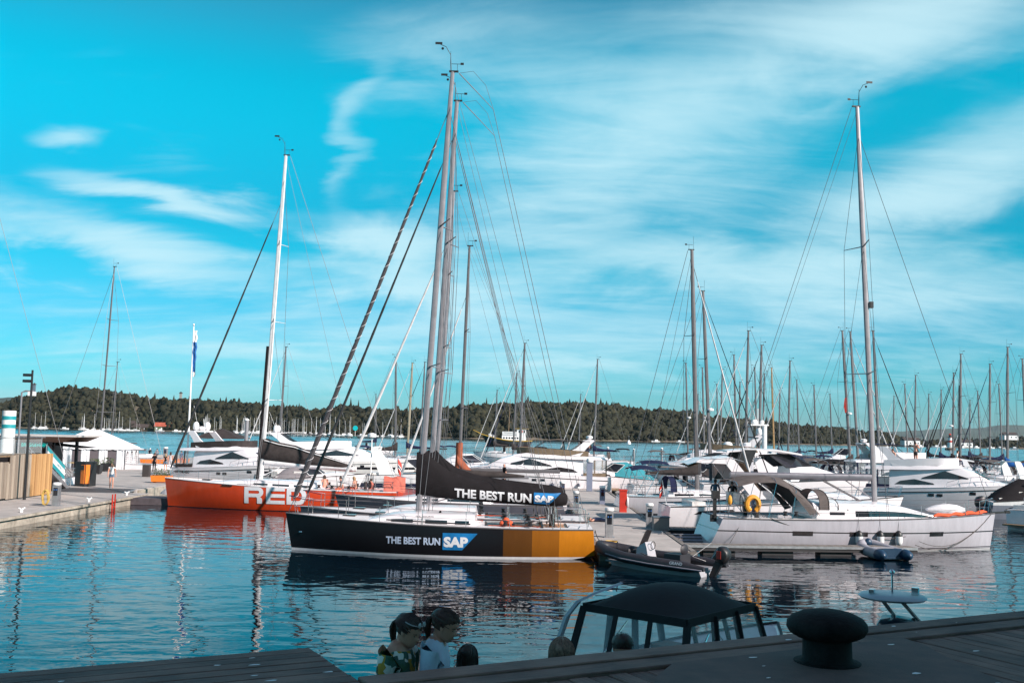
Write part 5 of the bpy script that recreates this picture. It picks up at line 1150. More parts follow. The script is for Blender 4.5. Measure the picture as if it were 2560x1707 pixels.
# ---- small craft crowding the middle and right
SM = [('grey motorboat with black canvas and big dark outboard behind the sloop bow', (31.5, 66.5), 5, 7.4, dict(hullm=paint('slate_hull', [((.17, .18, .22),), ('z', .9, 1, (.7, .68, .68))]), out=1.3, cover=canvb, hs=.95)),
      ('dark blue motorboat with white deck at the right back', (45.5, 93), 12, 9, dict(hullm=nh, hs=1.05, archm=whitep)),
      ('white speedboat with grey windscreen at the far right', (49.0, 104), 176, 9.5, dict(hs=1.1, hard=gel)),
      ('low white motorboat with turquoise cover between flybridge yacht and pontoon', (13.0, 88), 175, 8.5, dict(cover=mat('turquoise_cover', (.03, .25, .3), .8, bump=.01, bs=6), hs=.95)),
      ('white cruiser with pale arch glimpsed left of the navy sprayhood', (20.0, 84.5), 4, 10.5, dict(archm=gel, hs=1.05)),
      ('white cruiser with grey cockpit cover left of the tan flybridge', (21.5, 91), 178, 9.6, dict(cover=canvbr, hs=1.0)),
      ('small white motorboat near the twin leaning masts', (29.8, 112), 185, 8.4, dict(hard=gel, hs=1.0)),
      ('white runabout with black cover at the back right', (52, 122), 5, 8, dict(cover=canvb, hs=1.0)),
      ('white cuddy cabin boat with open hatch in front of the lighthouse', (49, 135), 178, 9, dict(hs=1.2, cabin_h=1.2)),
      ('white sports boat moored on the outer pontoon', (24, 150), 3, 9, dict(hs=1.0)),
      ('white day cruiser with dark screen on the outer pontoon', (36, 148), 182, 9.4, dict(hs=1.1, hard=gel)),
      ('white fishing boat on the outer pontoon left of the wooden mast', (31, 135), 178, 8, dict(hs=1.15, cabin_h=1.0)),
      ('white launch at the end of the left row near the brown boom cover', (-13.5, 111), 176, 9, dict(hs=1.0, archm=whitep)),
      ('white cruiser with canvas hood behind the golden mast', (-8.0, 99), 2, 9.5, dict(cover=canvw, hs=1.05)),
      ('black hooded cruiser far left of the boom row', (-38, 123), 4, 11, dict(cover=canvb, hs=1.1)),
      ('small white boat with red gear behind the flybridge yacht bow', (-1.5, 106), 182, 8, dict(hs=1.0, out=1.))]
for lb, (x, y), a, L_, op in SM:
    express('motorboat', lb, (x, y, 0), R(a), L_, group='motorboats moored in the marina', **op)
# white round stern at the right edge
ws, wh = express('motorboat', 'white round sterned boat cut by the right edge near the sloop bow', (29.6, 57.5, 0), R(40), 6.5, B=2.6, hs=.95, group='motorboats moored in the marina', archm=None)
# ---- old wooden passenger ship out on the fjord
ws_ = thing('wooden_ship', 'old black wooden ship with yellow rail and white deckhouse out on the fjord', 'ship', (8.5, 383, 0), PI - .05)
hh = Hull(19, 5, 4.2, 2.2, rake=1.8, tr=.8, sw=.6, mp=.45, dep=.5, lift=.2, kmid=.85, kbow=.2, sag=.35, zp=2.2)
hh.build_hull(ws_, paint('black_ship_hull', [((.03, .027, .028),), ('z', .25, -1, (.10, .03, .02))], rough=.5)); hh.build_deck(ws_, teak, nu=20, rail=False)
mb = MB()
for sd in (1, -1): mb.tube([(hh.x(u, 0), sd * (hh.hb(u, 0) + .03), hh.zs(u)) for u in [i / 20 for i in range(21)]], .22, 5)
mb.build('yellow_rail', mat('yellow_ochre', (.55, .33, .05), .5), ws_)
mb = MB(); mb.tube([(18.6, 0, 4.0), (22.8, 0, 6.0)], [.18, .08], 6); mb.build('bowsprit', mat('yellow_ochre', (.55, .33, .05), .5), ws_)
dh, dsy = tier(ws_, 'deckhouse', [(3.2, 1.9, 4.3, 1.7, 1.6), (11.5, 1.9, 4.2, 1.7, 1.6)], whitep, rr=.05)
for i in range(7):
    for sd in (1, -1): mb = MB(); mb.box((4.4 + i * 1.05, sd * 1.70, 3.2), (.55, .1, .6)); mb.build('window', glass, dh, smooth=0)
wh_, _ = tier(ws_, 'wheelhouse', [(2.4, 2.2, 6.6, 1.5, 1.5), (5.8, 2.2, 6.6, 1.5, 1.4)], whitep, rr=.05)
mb = MB(); mb.box((4.0, 0, 6.75), (5.2, 3.6, .18)); mb.build('roof', mat('yellow_ochre', (.55, .33, .05), .5), wh_, smooth=0)
for x in (3.0, 3.9, 4.8):
    mb = MB(); mb.box((x, 1.5, 5.7), (.55, .12, .9)); mb.build('window', glass if x != 3.9 else redp, wh_, smooth=0)
mb = MB(); mb.box((8.6, 1.78, 5.0), (5.6, .08, 1.2)); bn = mb.build('name_banner', whitep, ws_, smooth=0)
text_fit('M/S Johannes', 4.2, .6, lambda a, b: V(10.8 - a, 1.84, 4.75 + b), 'banner_lettering', black, bn, bold=.0)
mb = MB(); mb.tube([(9.2, 0, 2.5), (8.7, 0, 18)], [.16, .08], 6); mb.tube([(9.2, 0, 9), (7.9, 0, 9.2)], .06, 5); mb.build('mast', teak, ws_)
mb = MB()
for x, z in ((18.6, 4.2), (1, 2.6)): mb.tube([(8.75, 0, 16.5), (x, 0, z)], .03, 4)
mb.build('stay', wire, ws_)
for i in range(5): mb = MB(); mb.box((14.5 + i * .5, .6 * (-1) ** i, 3.6 + .15 * i), (.3, .3, 1.0)); mb.build('deck_gear', whitep, ws_)
# ---- grey-black inflatable boat (rib) off the black stern
rib = thing('rigid_inflatable', 'dark grey rigid inflatable with console and tilted outboard, nosing the gold stern', 'inflatable boat', (7.15, 36.0, 0), R(140.5)); rib.scale = (.84, .84, .8)
ribm = mat('hypalon', (.026, .023, .029), .55, var=.15, vs=4)
mb = MB(); path = [(-.35, 1.0, .42), (.6, 1.02, .44), (2.2, 1.02, .48), (3.6, .95, .56), (4.6, .72, .68), (5.3, .38, .80), (5.55, 0, .85)]
full = path + [(p[0], -p[1], p[2]) for p in reversed(path[:-1])]
mb.tube(full, [.10, .24] + [.25] * (len(full) - 4) + [.24, .10], 12); tb = mb.build('tube_collar', ribm, rib, smooth=60)
mb = MB()
for sd in (1, -1): mb.tube([(p[0], sd * (abs(p[1]) + .245), p[2] - .04) for p in path[:-2]], .035, 5)
mb.build('rubbing_strake', mat('strake_grey', (.22, .21, .25), .6), tb)
text_fit('GRAND', .62, .13, lambda a, b: V(1.15 - a, 1.285 - b * .25, .52 + b), 'tube_lettering', letter, tb, bold=.02)
hr = Hull(5.3, 1.7, .5, .25, rake=.7, tr=0, sw=.9, mp=.4, dep=.3, lift=-.15, kmid=.6, kbow=.2, e=1.4); hr.build_hull(rib, mat('rib_hull_grey', (.42, .42, .46), .4), nu=14, nv=5)
mb = MB(); mb.box((2.4, 0, .3), (4.6, 1.6, .06)); mb.build('floor', mat('grey_deck', (.2, .2, .22), .7), rib, smooth=0)
mb = MB(); mb.loft([[(2.7, -.35, .3), (2.7, .35, .3), (3.4, .35, .3), (3.4, -.35, .3)], [(2.85, -.33, 1.0), (2.85, .33, 1.0), (3.35, .33, .95), (3.35, -.33, .95)], [(2.95, -.3, 1.25), (2.95, .3, 1.25), (3.2, .3, 1.1), (3.2, -.3, 1.1)]]); cs = mb.build('console', mat('console_grey', (.42, .40, .43), .4), rib, smooth=0)
mb = MB(); mb.grid([[(3.25, -.32, 1.05), (3.3, 0, 1.08), (3.25, .32, 1.05)], [(2.95, -.28, 1.75), (3.0, 0, 1.8), (2.95, .28, 1.75)]]); mb.build('windscreen', glassb, cs)
mb = MB(); mb.tube([(2.72, .18 * math.cos(a), 1.1 + .18 * math.sin(a)) for a in (2 * PI * i / 12 for i in range(12))], .018, 5, closed=True); mb.build('steering_wheel', black, cs)
mb = MB(); mb.box((1.5, 0, .6), (.8, .9, .5)); mb.sphere((1.15, 0, 1.05), .2, 8, 6, sc=(.5, 1.6, 1.3)); mb.build('seat', ribm, rib)
mb = MB(); mb.sphere((3.75, .1, .75), .22, 8, 6, sc=(.7, 1.5, 1.1)); mb.tube([(4.4, .3, .6), (4.4, .3, 1.15)], .03, 5); mb.build('bow_locker', ribm, rib)
eo = outboard(rib, -.25, 0, .62, 1.25, -.5, black)
mb = MB(); mb.box((-.62, .27, 1.0), (.2, .02, .34)); mb.build('red_decal', redp, eo, smooth=0)
text_fit('EVINRUDE', .55, .09, lambda a, b: V(-.30 - a * .5, .262, .78 + a * .75 + b), 'engine_lettering', letter, eo, bold=.02)
rope_line(rib, sag((3.1, .4, .75), (2.0, .9, .72), .05), .02); rope_line(rib, [(-.1, .4, .7), (.3, .8, .9), (-.3, .3, 1.5)], .014, wirel)
# ---- little grey and navy dinghy by the sloop
dg = thing('inflatable_dinghy', 'small inflatable dinghy with pale tubes and navy cones by the finger pier', 'dinghy', (15.9, 41.8, 0), R(95)); dg.scale = (.9, .9, .9)
pale = mat('pale_pvc', (.34, .33, .37), .5, var=.1); nvp = mat('navy_pvc', (.012, .04, .085), .4, var=.1)
path = [(-.1, .62, .27), (1.2, .62, .28), (2.0, .52, .34), (2.5, .3, .44), (2.7, 0, .5)]; full = path + [(p[0], -p[1], p[2]) for p in reversed(path[:-1])]
mb = MB(); mb.tube(full, .25, 12); tb = mb.build('tube_collar', pale, dg, smooth=60)
for sd in (1, -1):
    mb = MB(); mb.tube([(.02, sd * .62, .27), (-.12, sd * .62, .27), (-.4, sd * .62, .26), (-.55, sd * .62, .26)], [.262, .262, .2, .05], 12); mb.build('tube_cone', nvp, tb, smooth=60)
mb = MB(); mb.box((-.02, 0, .30), (.06, .9, .5)); mb.build('transom', nvp, dg, smooth=0)
mb = MB(); mb.box((1.0, 0, .12), (2.2, .9, .06)); mb.build('floor', nvp, dg, smooth=0)
mb = MB(); mb.box((.9, 0, .48), (.25, 1.1, .04)); mb.build('thwart', pale, dg, smooth=0)
mb = MB(); mb.sphere((2.45, 0, .55), .22, 8, 6, sc=(.8, .9, 1)); mb.build('bow_cover', nvp, dg)
# ================================================================== people
def skin_mesh(verts, edges, root=0, sub=1):
    me = bpy.data.meshes.new('b'); me.from_pydata([v[0] for v in verts], edges, []); ob = bpy.data.objects.new('b', me); COL.objects.link(ob)
    md_ = ob.modifiers.new('s', 'SKIN'); md_.use_smooth_shade = True
    for i, d in enumerate(me.skin_vertices[0].data):
        r_ = verts[i][1]; d.radius = r_ if isinstance(r_, tuple) else (r_, r_); d.use_root = (i == root)
    ss = ob.modifiers.new('u', 'SUBSURF'); ss.levels = sub; ss.render_levels = sub
    bpy.context.view_layer.update(); dg = bpy.context.evaluated_depsgraph_get(); out = bpy.data.meshes.new_from_object(ob.evaluated_get(dg))
    bpy.data.objects.remove(ob); bpy.data.meshes.remove(me); out.shade_smooth(); return out
def person(label, loc, rz, h=1.7, top=None, bottom=None, shoe=None, hair=None, pose='stand', sleeve=.5, leg='long', hairlen='short', topless=False, cat='person', dress=False, group=None, sub=1, bald=False):
    top = top or whitep; bottom = bottom or navy; shoe = shoe or black; hair = hair or hairb; skn = skinm
    r = thing('person', label, cat, loc, rz, group)
    J = dict(pel=(0, 0, .53), spi=(0, 0, .63), che=(0, 0, .745), nb=(-.005, 0, .825), nk=(.004, 0, .868), hd=(.012, 0, .92), ht=(.004, 0, .968),
             hL=(0, .055, .515), kL=(.012, .058, .285), aL=(-.01, .06, .04), tL=(.075, .065, .016), hR=(0, -.055, .515), kR=(.012, -.058, .285), aR=(-.01, -.06, .04), tR=(.075, -.065, .016),
             sL=(-.005, .108, .805), eL=(-.01, .135, .63), wL=(.025, .14, .49), fL=(.04, .138, .43), sR=(-.005, -.108, .805), eR=(-.01, -.135, .63), wR=(.025, -.14, .49), fR=(.04, -.138, .43))
    if pose == 'walk':
        J.update(kL=(.07, .055, .29), aL=(.09, .055, .045), tL=(.17, .06, .03), kR=(.0, -.05, .28), aR=(-.12, -.05, .06), tR=(-.05, -.052, .018), eL=(-.05, .135, .635), wL=(-.03, .15, .50), fL=(-.01, .148, .44), eR=(.03, -.135, .635), wR=(.08, -.14, .505), fR=(.1, -.138, .45))
    if pose == 'sit':
        for k_ in list(J):
            x, y, z = J[k_]
            if k_ in ('pel', 'spi', 'che', 'nb', 'nk', 'hd', 'ht', 'hL', 'hR', 'sL', 'eL', 'wL', 'fL', 'sR', 'eR', 'wR', 'fR'): J[k_] = (x, y, z - .47)
        J.update(kL=(.23, .08, .07), aL=(.27, .08, -.16), tL=(.35, .085, -.18), kR=(.23, -.08, .07), aR=(.26, -.08, -.16), tR=(.34, -.085, -.18), wL=(.14, .1, .13), fL=(.19, .09, .12), wR=(.14, -.1, .13), fR=(.19, -.09, .12), che=(.02, 0, .27), nb=(.04, 0, .35), nk=(.06, 0, .39), hd=(.085, 0, .44), ht=(.08, 0, .49), sL=(.03, .105, .33), sR=(.03, -.105, .33), eL=(.04, .135, .18), eR=(.04, -.135, .18), hL=(.0, .055, .05), hR=(0, -.055, .05))
    if pose == 'lie':   # lying prone along -x, knees bent up
        J = {k_: (v[2] - .53, v[1], .07 + v[0] * .5) for k_, v in J.items()}
        J.update(kL=(-.23, .06, .05), aL=(-.27, .06, .26), tL=(-.30, .065, .32), kR=(-.24, -.06, .05), aR=(-.29, -.06, .25), tR=(-.33, -.065, .30), eL=(.33, .16, .04), wL=(.42, .1, .05), fL=(.47, .06, .06), eR=(.33, -.16, .04), wR=(.42, -.1, .05), fR=(.47, -.06, .06))
    if pose == 'arms_up': J.update(eL=(.1, .12, .72), wL=(.1, .05, .86), fL=(.1, .03, .9), eR=(.1, -.12, .72), wR=(.1, -.05, .86), fR=(.1, -.03, .9))
    RD = dict(pel=(.06, .075), spi=(.052, .066), che=(.06, .078), nb=.045, nk=.029, hd=.050, ht=.038, hL=.054, kL=.035, aL=.024, tL=.02, hR=.054, kR=.035, aR=.024, tR=.02, sL=.038, eL=.026, wL=.019, fL=.022, sR=.038, eR=.026, wR=.019, fR=.022)
    if dress: RD.update(hL=.075, hR=.075, kL=.075, kR=.075, pel=(.075, .09))
    ks = list(J); ix = {k_: i for i, k_ in enumerate(ks)}
    E_ = [('pel', 'spi', 'T'), ('spi', 'che', 'T'), ('che', 'nb', 'T'), ('nb', 'nk', 'S'), ('nk', 'hd', 'S'), ('hd', 'ht', 'S')]
    for sd in 'LR':
        E_ += [('pel', 'h' + sd, 'B'), ('h' + sd, 'k' + sd, 'B'), ('k' + sd, 'a' + sd, 'B' if leg == 'long' or dress else 'S'), ('a' + sd, 't' + sd, 'F'), ('nb', 's' + sd, 'T'), ('s' + sd, 'e' + sd, 'U'), ('e' + sd, 'w' + sd, 'S' if sleeve < 1 else 'T'), ('w' + sd, 'f' + sd, 'S')]
    me = skin_mesh([(tuple(c * h for c in J[k_]), tuple(q * h for q in RD[k_]) if isinstance(RD[k_], tuple) else RD[k_] * h) for k_ in ks], [(ix[a], ix[b]) for a, b, _ in E_], sub=sub)
    for m in (skn, top, bottom, shoe): me.materials.append(m)
    segs = [(V(*[c * h for c in J[a]]), V(*[c * h for c in J[b]]), t, a) for a, b, t in E_]
    for p in me.polygons:
        c = p.center; best = None
        for a, b, t, nm in segs:
            d = b - a; tt = max(0, min(1, (c - a).dot(d) / max(1e-9, d.length_squared))); q = (c - (a + d * tt)).length
            if best is None or q < best[0]: best = (q, t, tt, nm)
        t, tt, nm = best[1], best[2], best[3]
        if t == 'U': mi = 1 if tt < sleeve else 0
        elif t == 'B' and leg == 'shorts' and not dress and nm[0] == 'h' and tt > .35: mi = 0
        elif t == 'B': mi = 2
        elif t == 'T': mi = 1
        elif t == 'F': mi = 3
        else: mi = 0
        if topless and mi == 1: mi = 0
        if nm == 'pel' and t == 'T' and tt < .35: mi = 2
        p.material_index = mi
    o = bpy.data.objects.new('body', me); COL.objects.link(o); o.parent = r
    if not bald:
        hd = V(*[c * h for c in J['hd']]); ht = V(*[c * h for c in J['ht']]); up = (ht - hd).normalized(); fw = V(1, 0, 0) if pose != 'lie' else V(0, 0, -1)
        mb = MB(); c = hd.lerp(ht, .65) - fw * (.016 * h); mb.sphere((0, 0, 0), 1, 10, 7)
        mb.v = [tuple(c + V(a * .052 * h, b * .053 * h, d * .056 * h)) for a, b, d in mb.v]
        if hairlen == 'long':
            k_ = hd - fw * (.034 * h); mb.tube([k_ + up * (.02 * h), k_ - up * (.05 * h) - fw * (.012 * h), k_ - up * (.15 * h) - fw * (.02 * h)], [.045 * h, .05 * h, .022 * h], 8, sq=1.25)
        mb.build('hair', hair, r, smooth=60)
    return r
# ================================================================== middle pontoon
PZ = .42
def pontoon_x(y): return (y - 39) * .016
pt_ = bpy.data.objects.new('pontoon', None); COL.objects.link(pt_); pt_['kind'] = 'structure'
ysl = [39.6 + 3.0 * i for i in range(15)]
for i, y in enumerate(ysl):
    mb = MB(); a, b = y, y + 2.975; z = PZ + rnd.uniform(-.004, .004)
    mb.add([(3.72 + pontoon_x(a), a, z - .14), (7.18 + pontoon_x(a), a, z - .14), (7.18 + pontoon_x(b), b, z - .14), (3.72 + pontoon_x(b), b, z - .14), (3.72 + pontoon_x(a), a, z), (7.18 + pontoon_x(a), a, z), (7.18 + pontoon_x(b), b, z), (3.72 + pontoon_x(b), b, z)], [(0, 3, 2, 1), (4, 5, 6, 7), (0, 1, 5, 4), (1, 2, 6, 5), (2, 3, 7, 6), (3, 0, 4, 7)]); mb.build('deck_slab', concr, pt_, smooth=0)
for x0 in (3.6, 7.3):
    mb = MB(); mb.beam((x0 + pontoon_x(39.5), 39.5, PZ - .06), (x0 + pontoon_x(84.6), 84.6, PZ - .06), .2, .18); mb.build('edge_beam', mat('grey_timber', (.22, .19, .17), .8, var=.25, vs=3), pt_, smooth=0)
mb = MB(); mb.beam((3.5, 39.5, PZ - .06), (7.4, 39.5, PZ - .06), .2, .18); mb.build('edge_beam', MATS['grey_timber'], pt_, smooth=0)
mb = MB(); mb.add([(3.6, 39.6, -.5), (7.3, 39.6, -.5), (8.0, 84.5, -.5), (4.3, 84.5, -.5), (3.6, 39.6, PZ - .15), (7.3, 39.6, PZ - .15), (8.0, 84.5, PZ - .15), (4.3, 84.5, PZ - .15)], [(4, 5, 6, 7), (0, 1, 5, 4), (1, 2, 6, 5), (2, 3, 7, 6), (3, 0, 4, 7)]); mb.build('float', concd, pt_, smooth=0)
def finger(label, a, b, w=.85, z=.42, floats=4, boards=0):
    a = V(*a, 0); b = V(*b, 0); d = b - a; L = d.length; rz = math.atan2(d.y, d.x)
    r = thing('finger_pier', label, 'pier', a, rz)
    n = int(L / .3)
    for i in range(n):
        mb = MB(); mb.box((.15 + i * L / n, 0, z - .02 + rnd.uniform(-.003, .003)), (L / n - .025, w - .1, .04)); mb.build('plank', MATS['grey_timber'], r, smooth=0)
    for sd in (1, -1):
        mb = MB(); mb.beam((0, sd * w / 2, z - .05), (L, sd * w / 2, z - .05), .06, .10); mb.build('side_rail', galv, r, smooth=0)
        mb = MB(); mb.beam((0, sd * w * .46, z - .17), (L, sd * w * .46, z - .17), .05, .12); mb.build('bearer', rubber, r, smooth=0)  # black strip under the rail stands in for the dark shading there
    for i in range(floats):
        x = L * (i + .6) / floats; mb = MB(); mb.lathe([(.28, -.45), (.28, .45)], n=12)
        mb.v = [(x + v[2] * 1.5, v[0] * 1.1, .06 + v[1]) for v in mb.v]; mb.build('float', rubber, r)
    return r
finger('slatted finger pier along the near side of the white sloop', (7.35, 42.6), (17.4, 43.35), floats=4)
finger('slatted finger pier under the stern of the sport cruiser', (7.4, 50.2), (14.5, 50.5), floats=3)
finger('short finger pier at the pontoon behind the red post', (7.6, 66.0), (14.0, 66.4), floats=2)
# service pedestals
def pedestal(name, label, loc, h=1.12, w=.30, m=None, capm=None, inset=True, rz=0., group=None):
    r = thing(name, label, 'pedestal', loc, rz, group)
    mb = MB(); mb.box((0, 0, h * .46), (w, w * .8, h * .88)); mb.build('column', m or galv, r, smooth=0)
    mb = MB(); mb.lathe([(w * .60, h * .9), (w * .62, h * .94), (w * .55, h), (w * .2, h * 1.01)], n=14); mb.build('cap', capm or whitep, r)
    mb = MB(); mb.box((0, 0, .012), (w * 1.4, w * 1.2, .024)); mb.build('base_plate', galv, r, smooth=0)
    if inset:
        mb = MB(); mb.box((0, -w * .405, h * .62), (w * .62, .02, h * .34)); mb.build('socket_panel', glass, r, smooth=0)
        for i in range(2): mb = MB(); mb.lathe([(.035, 0), (.035, .04)], n=8); mb.v = [(v[0] + (-.06 if i else .06), -w * .42 - v[2], v[1] + h * .7) for v in mb.v]; mb.build('socket', mat('socket_blue', (.03, .12, .35), .4), r)
    return r
pedestal('service_pedestal', 'nearest silver service pedestal at the end of the middle pontoon', (4.47, 44.6, PZ), 1.3, .34)
pedestal('service_pedestal', 'silver service pedestal beside the grey box at the finger pier', (6.95, 49.6, PZ), 1.2, .32)
pedestal('service_pedestal', 'grey service pedestal behind the racing yacht stern rails', (3.95, 58.9, PZ), 1.2, .32)
pedestal('service_pedestal', 'blue grey pedestal left of the red post', (6.1, 65.6, PZ), 1.2, .34, m=mat('blue_grey_post', (.20, .22, .30), .5))
pedestal('service_pedestal', 'dark pedestal just past the end of the slogan cover', (3.75, 70.6, PZ), 1.2, .34, m=mat('dark_post', (.10, .10, .13), .5))
pedestal('service_pedestal', 'tall narrow blue grey pedestal at the flybridge stern', (6.4, 80.0, PZ), 2.6, .45, m=MATS['blue_grey_post'], inset=False)
r = thing('fire_post', 'bright red fire post standing on the middle pontoon', 'post', (6.75, 59.4, PZ))
mb = MB(); mb.box((0, 0, .62), (.42, .3, 1.24)); mb.build('column', redp, r, smooth=0)
mb = MB(); mb.box((0, 0, 1.28), (.48, .36, .1)); mb.build('cap', redp, r, smooth=0)
mb = MB(); mb.tube([(.28, 0, .35 + .28 * math.sin(a)) if 0 else (.26, .2 * math.cos(a), .6 + .28 * math.sin(a)) for a in (2 * PI * i / 12 for i in range(12))], .05, 6, closed=True); mb.build('life_ring', whitep, r)
r = thing('dock_box', 'grey wooden step box beside the second pedestal', 'box', (7.35, 48.6, PZ), .03)
mb = MB(); mb.box((0, 0, .3), (.75, .55, .6)); mb.build('body', mat('box_grey', (.25, .22, .21), .7), r, smooth=0); mb = MB(); mb.box((0, 0, .63), (.82, .62, .05)); mb.build('lid', mat('box_lid', (.10, .13, .16), .6), r, smooth=0)
r = thing('boarding_ramp', 'small tilted grey boarding ramp floating behind the sloop stern', 'ramp', (8.4, 46.1, .0), .1)
mb = MB(); mb.add([(-.9, -.5, .12), (.9, -.5, .12), (.9, .6, .45), (-.9, .6, .45), (-.9, -.5, .02), (.9, -.5, .02), (.9, .6, .3), (-.9, .6, .3)], [(0, 1, 2, 3), (7, 6, 5, 4), (0, 4, 5, 1), (1, 5, 6, 2), (2, 6, 7, 3), (3, 7, 4, 0)]); mb.build('panel', galv, r, smooth=0)
for i in range(3): mb = MB(); mb.box((0, -.3 + .35 * i, .2 + .105 * i), (1.7, .04, .05)); mb.build('tread', alu, r, smooth=0)
for i, (y, x) in enumerate(((41.5, 3.9), (45.8, 3.95), (52.0, 4.0), (46.5, 7.1), (55.0, 7.3), (62, 7.3))):
    r = thing('mooring_cleat', ('nearest cleat on the left pontoon edge', 'cleat by the grey racing yacht stern', 'cleat on the pontoon edge by the dark grey yacht', 'cleat at the sloop finger pier', 'cleat beside the sport cruiser stern', 'cleat beyond the red post')[i], 'cleat', (x, y, PZ))
    mb = MB(); mb.tube([(0, -.16, .11), (0, .16, .11)], .022, 6); mb.build('horn', galv, r); mb = MB(); mb.box((0, -.05, .05), (.05, .04, .1)); mb.box((0, .05, .05), (.05, .04, .1)); mb.build('foot', galv, r)
o = MB(); o.tube(sag((3.5, 40.6, 1.1), (3.95, 42.6, .5), .15), .018, 5); tag(o.build('mooring_line', rope), 'dark mooring line from the gold stern to the pontoon', 'rope')
o = MB(); o.tube([(4.35 + .25 * math.cos(a) * (1 + .1 * i / 40), 42.5 + .35 * math.sin(a), PZ + .02 + i * .001) for i, a in ((i, i * .5) for i in range(40))], .018, 5); tag(o.build('rope_coil', ropey), 'yellow rope coil lying on the pontoon end', 'rope')
person('sunbather lying on the pontoon with bare legs up behind the pedestal', (4.9, 52.4, PZ), R(175), 1.68, top=navy, bottom=navy, pose='lie', leg='shorts', shoe=skinm, sleeve=0)
# people on boats and decks
person('man in a blue shirt sitting on the sport cruiser seen from behind', (11.2, 54.6, 1.72), R(70), 1.78, top=mat('petrol_shirt', (.02, .09, .16), .8), bottom=black, pose='sit')
person('person in a black shirt sitting beside the blue shirted man', (12.1, 54.4, 1.68), R(80), 1.7, top=canvb, bottom=black, pose='sit', hair=hairb)
person('shirtless man standing on the flybridge right of the sloop mast', (30.9, 76.2, 3.15), R(30), 1.75, bottom=black, pose='arms_up', topless=True, leg='shorts')
person('bare shouldered person seated on the flybridge left of the standing man', (29.4, 76.6, 3.45), R(200), 1.7, bottom=black, pose='sit', topless=True)
person('person seated at the flybridge front beyond the standing man', (33.4, 74.9, 3.45), R(-20), 1.7, top=whitep, pose='sit')
person('woman with long hair seated left on the big flybridge', (4.7, 86.6, 3.5), R(190), 1.66, top=gelw, pose='sit', hairlen='long')
person('dark haired person seated in the middle of the big flybridge', (6.2, 86.0, 3.55), R(180), 1.7, top=mat('blue_grey_shirt', (.2, .28, .36), .8), pose='sit', hairlen='long')
person('dark haired person seated aft on the big flybridge', (7.0, 86.3, 3.55), R(160), 1.7, top=canvb, pose='sit', hairlen='long')
person('man bending behind the dark boom cover near the rust sail', (-.3, 61.2, 1.35), R(200), 1.75, top=canvb, bottom=canvb, pose='stand', bald=True)
for i, (x, y) in enumerate(((-10.1, 60.9), (-9.35, 61.2), (-11.4, 62.2))):
    person(('sunlit bather sitting in the red yacht cockpit, leftmost', 'long haired bather sitting in the red yacht cockpit, right one', 'person lying low behind the red yacht cabin')[i], (x, y, 1.22), R(200 - 40 * i), 1.68, bottom=redo, topless=True, pose='sit', hairlen='long' if i else 'short', hair=hairl if i == 1 else hairb)
person('crew member in coral jacket bent over the red yacht cockpit', (-8.3, 61.3, 1.1), R(190), 1.7, top=coral, bottom=coral, pose='sit', sleeve=1.1)
# coral towel bag and flag at the red stern
r = thing('coral_cloth', 'coral cloth hung over the stern rail of the red yacht', 'cloth', (-6.9, 60.6, 1.2), .1)
mb = MB(); mb.grid([[(x, -.12 * math.sin(3 * x + k) - .1 * k, .95 - .3 * k + .04 * math.sin(9 * x)) for x in [-.65 + .13 * i for i in range(11)]] for k in range(4)]); mb.build('drape', coral, r, smooth=60)
flag_no(red, .35, 1.0, rh.deck_z(0) + .6, 1.3)
# ================================================================== outer pontoons and steel piles
for i, (x0, y0, x1, y1, lb) in enumerate(((14, 152, 42, 154, ''), (-16, 116, 12, 117, ''), (16, 108, 60, 112, ''), (-40, 96, -14, 97.5, ''))):
    mb = MB(); mb.beam((x0, y0, .2), (x1, y1, .2), 2.2, .5); q = mb.build('outer_pontoon', concr, None, smooth=0); q['kind'] = 'structure'
PL = [(1585, 1160, 170), (1655, 1150, 160), (1348, 1180, 117), (1372, 1180, 117), (1390, 1180, 117), (1310, 1180, 118), (1440, 1165, 160), (1520, 1165, 160), (616, 1120, 97), (2505, 1150, 110), (2110, 1150, 110), (2228, 1150, 110), (1960, 1150, 110)]
PLB = ['steel pile right of the outer pontoon yacht', 'steel pile left of the thick grey mast', 'first pile of the trio behind the rust mast', 'second pile of the trio behind the rust mast', 'third pile of the trio behind the rust mast', 'pile just left of the rust mast', 'pile behind the flybridge radar', 'pile behind the outer yacht mast', 'tall white pile left of the red mast', 'pile left of the blue sail cover', 'pile behind the twin leaning masts', 'pile behind the navy canopy', 'pile behind the wooden mast']
for (px, _, y), lb in zip(PL, PLB):
    x = bearing(px)[0] * y; hh_ = 5.6 if px == 616 else rnd.uniform(2.4, 3.1)
    r = thing('steel_pile', lb, 'pile', (x, y, 0)); mb = MB(); mb.tube([(0, 0, -1), (0, 0, hh_)], .2, 10); mb.build('tube', galv if px != 616 else alup, r); mb = MB(); mb.lathe([(.22, hh_), (.24, hh_ + .06), (.05, hh_ + .22)], n=10); mb.build('cap', whitep, r)
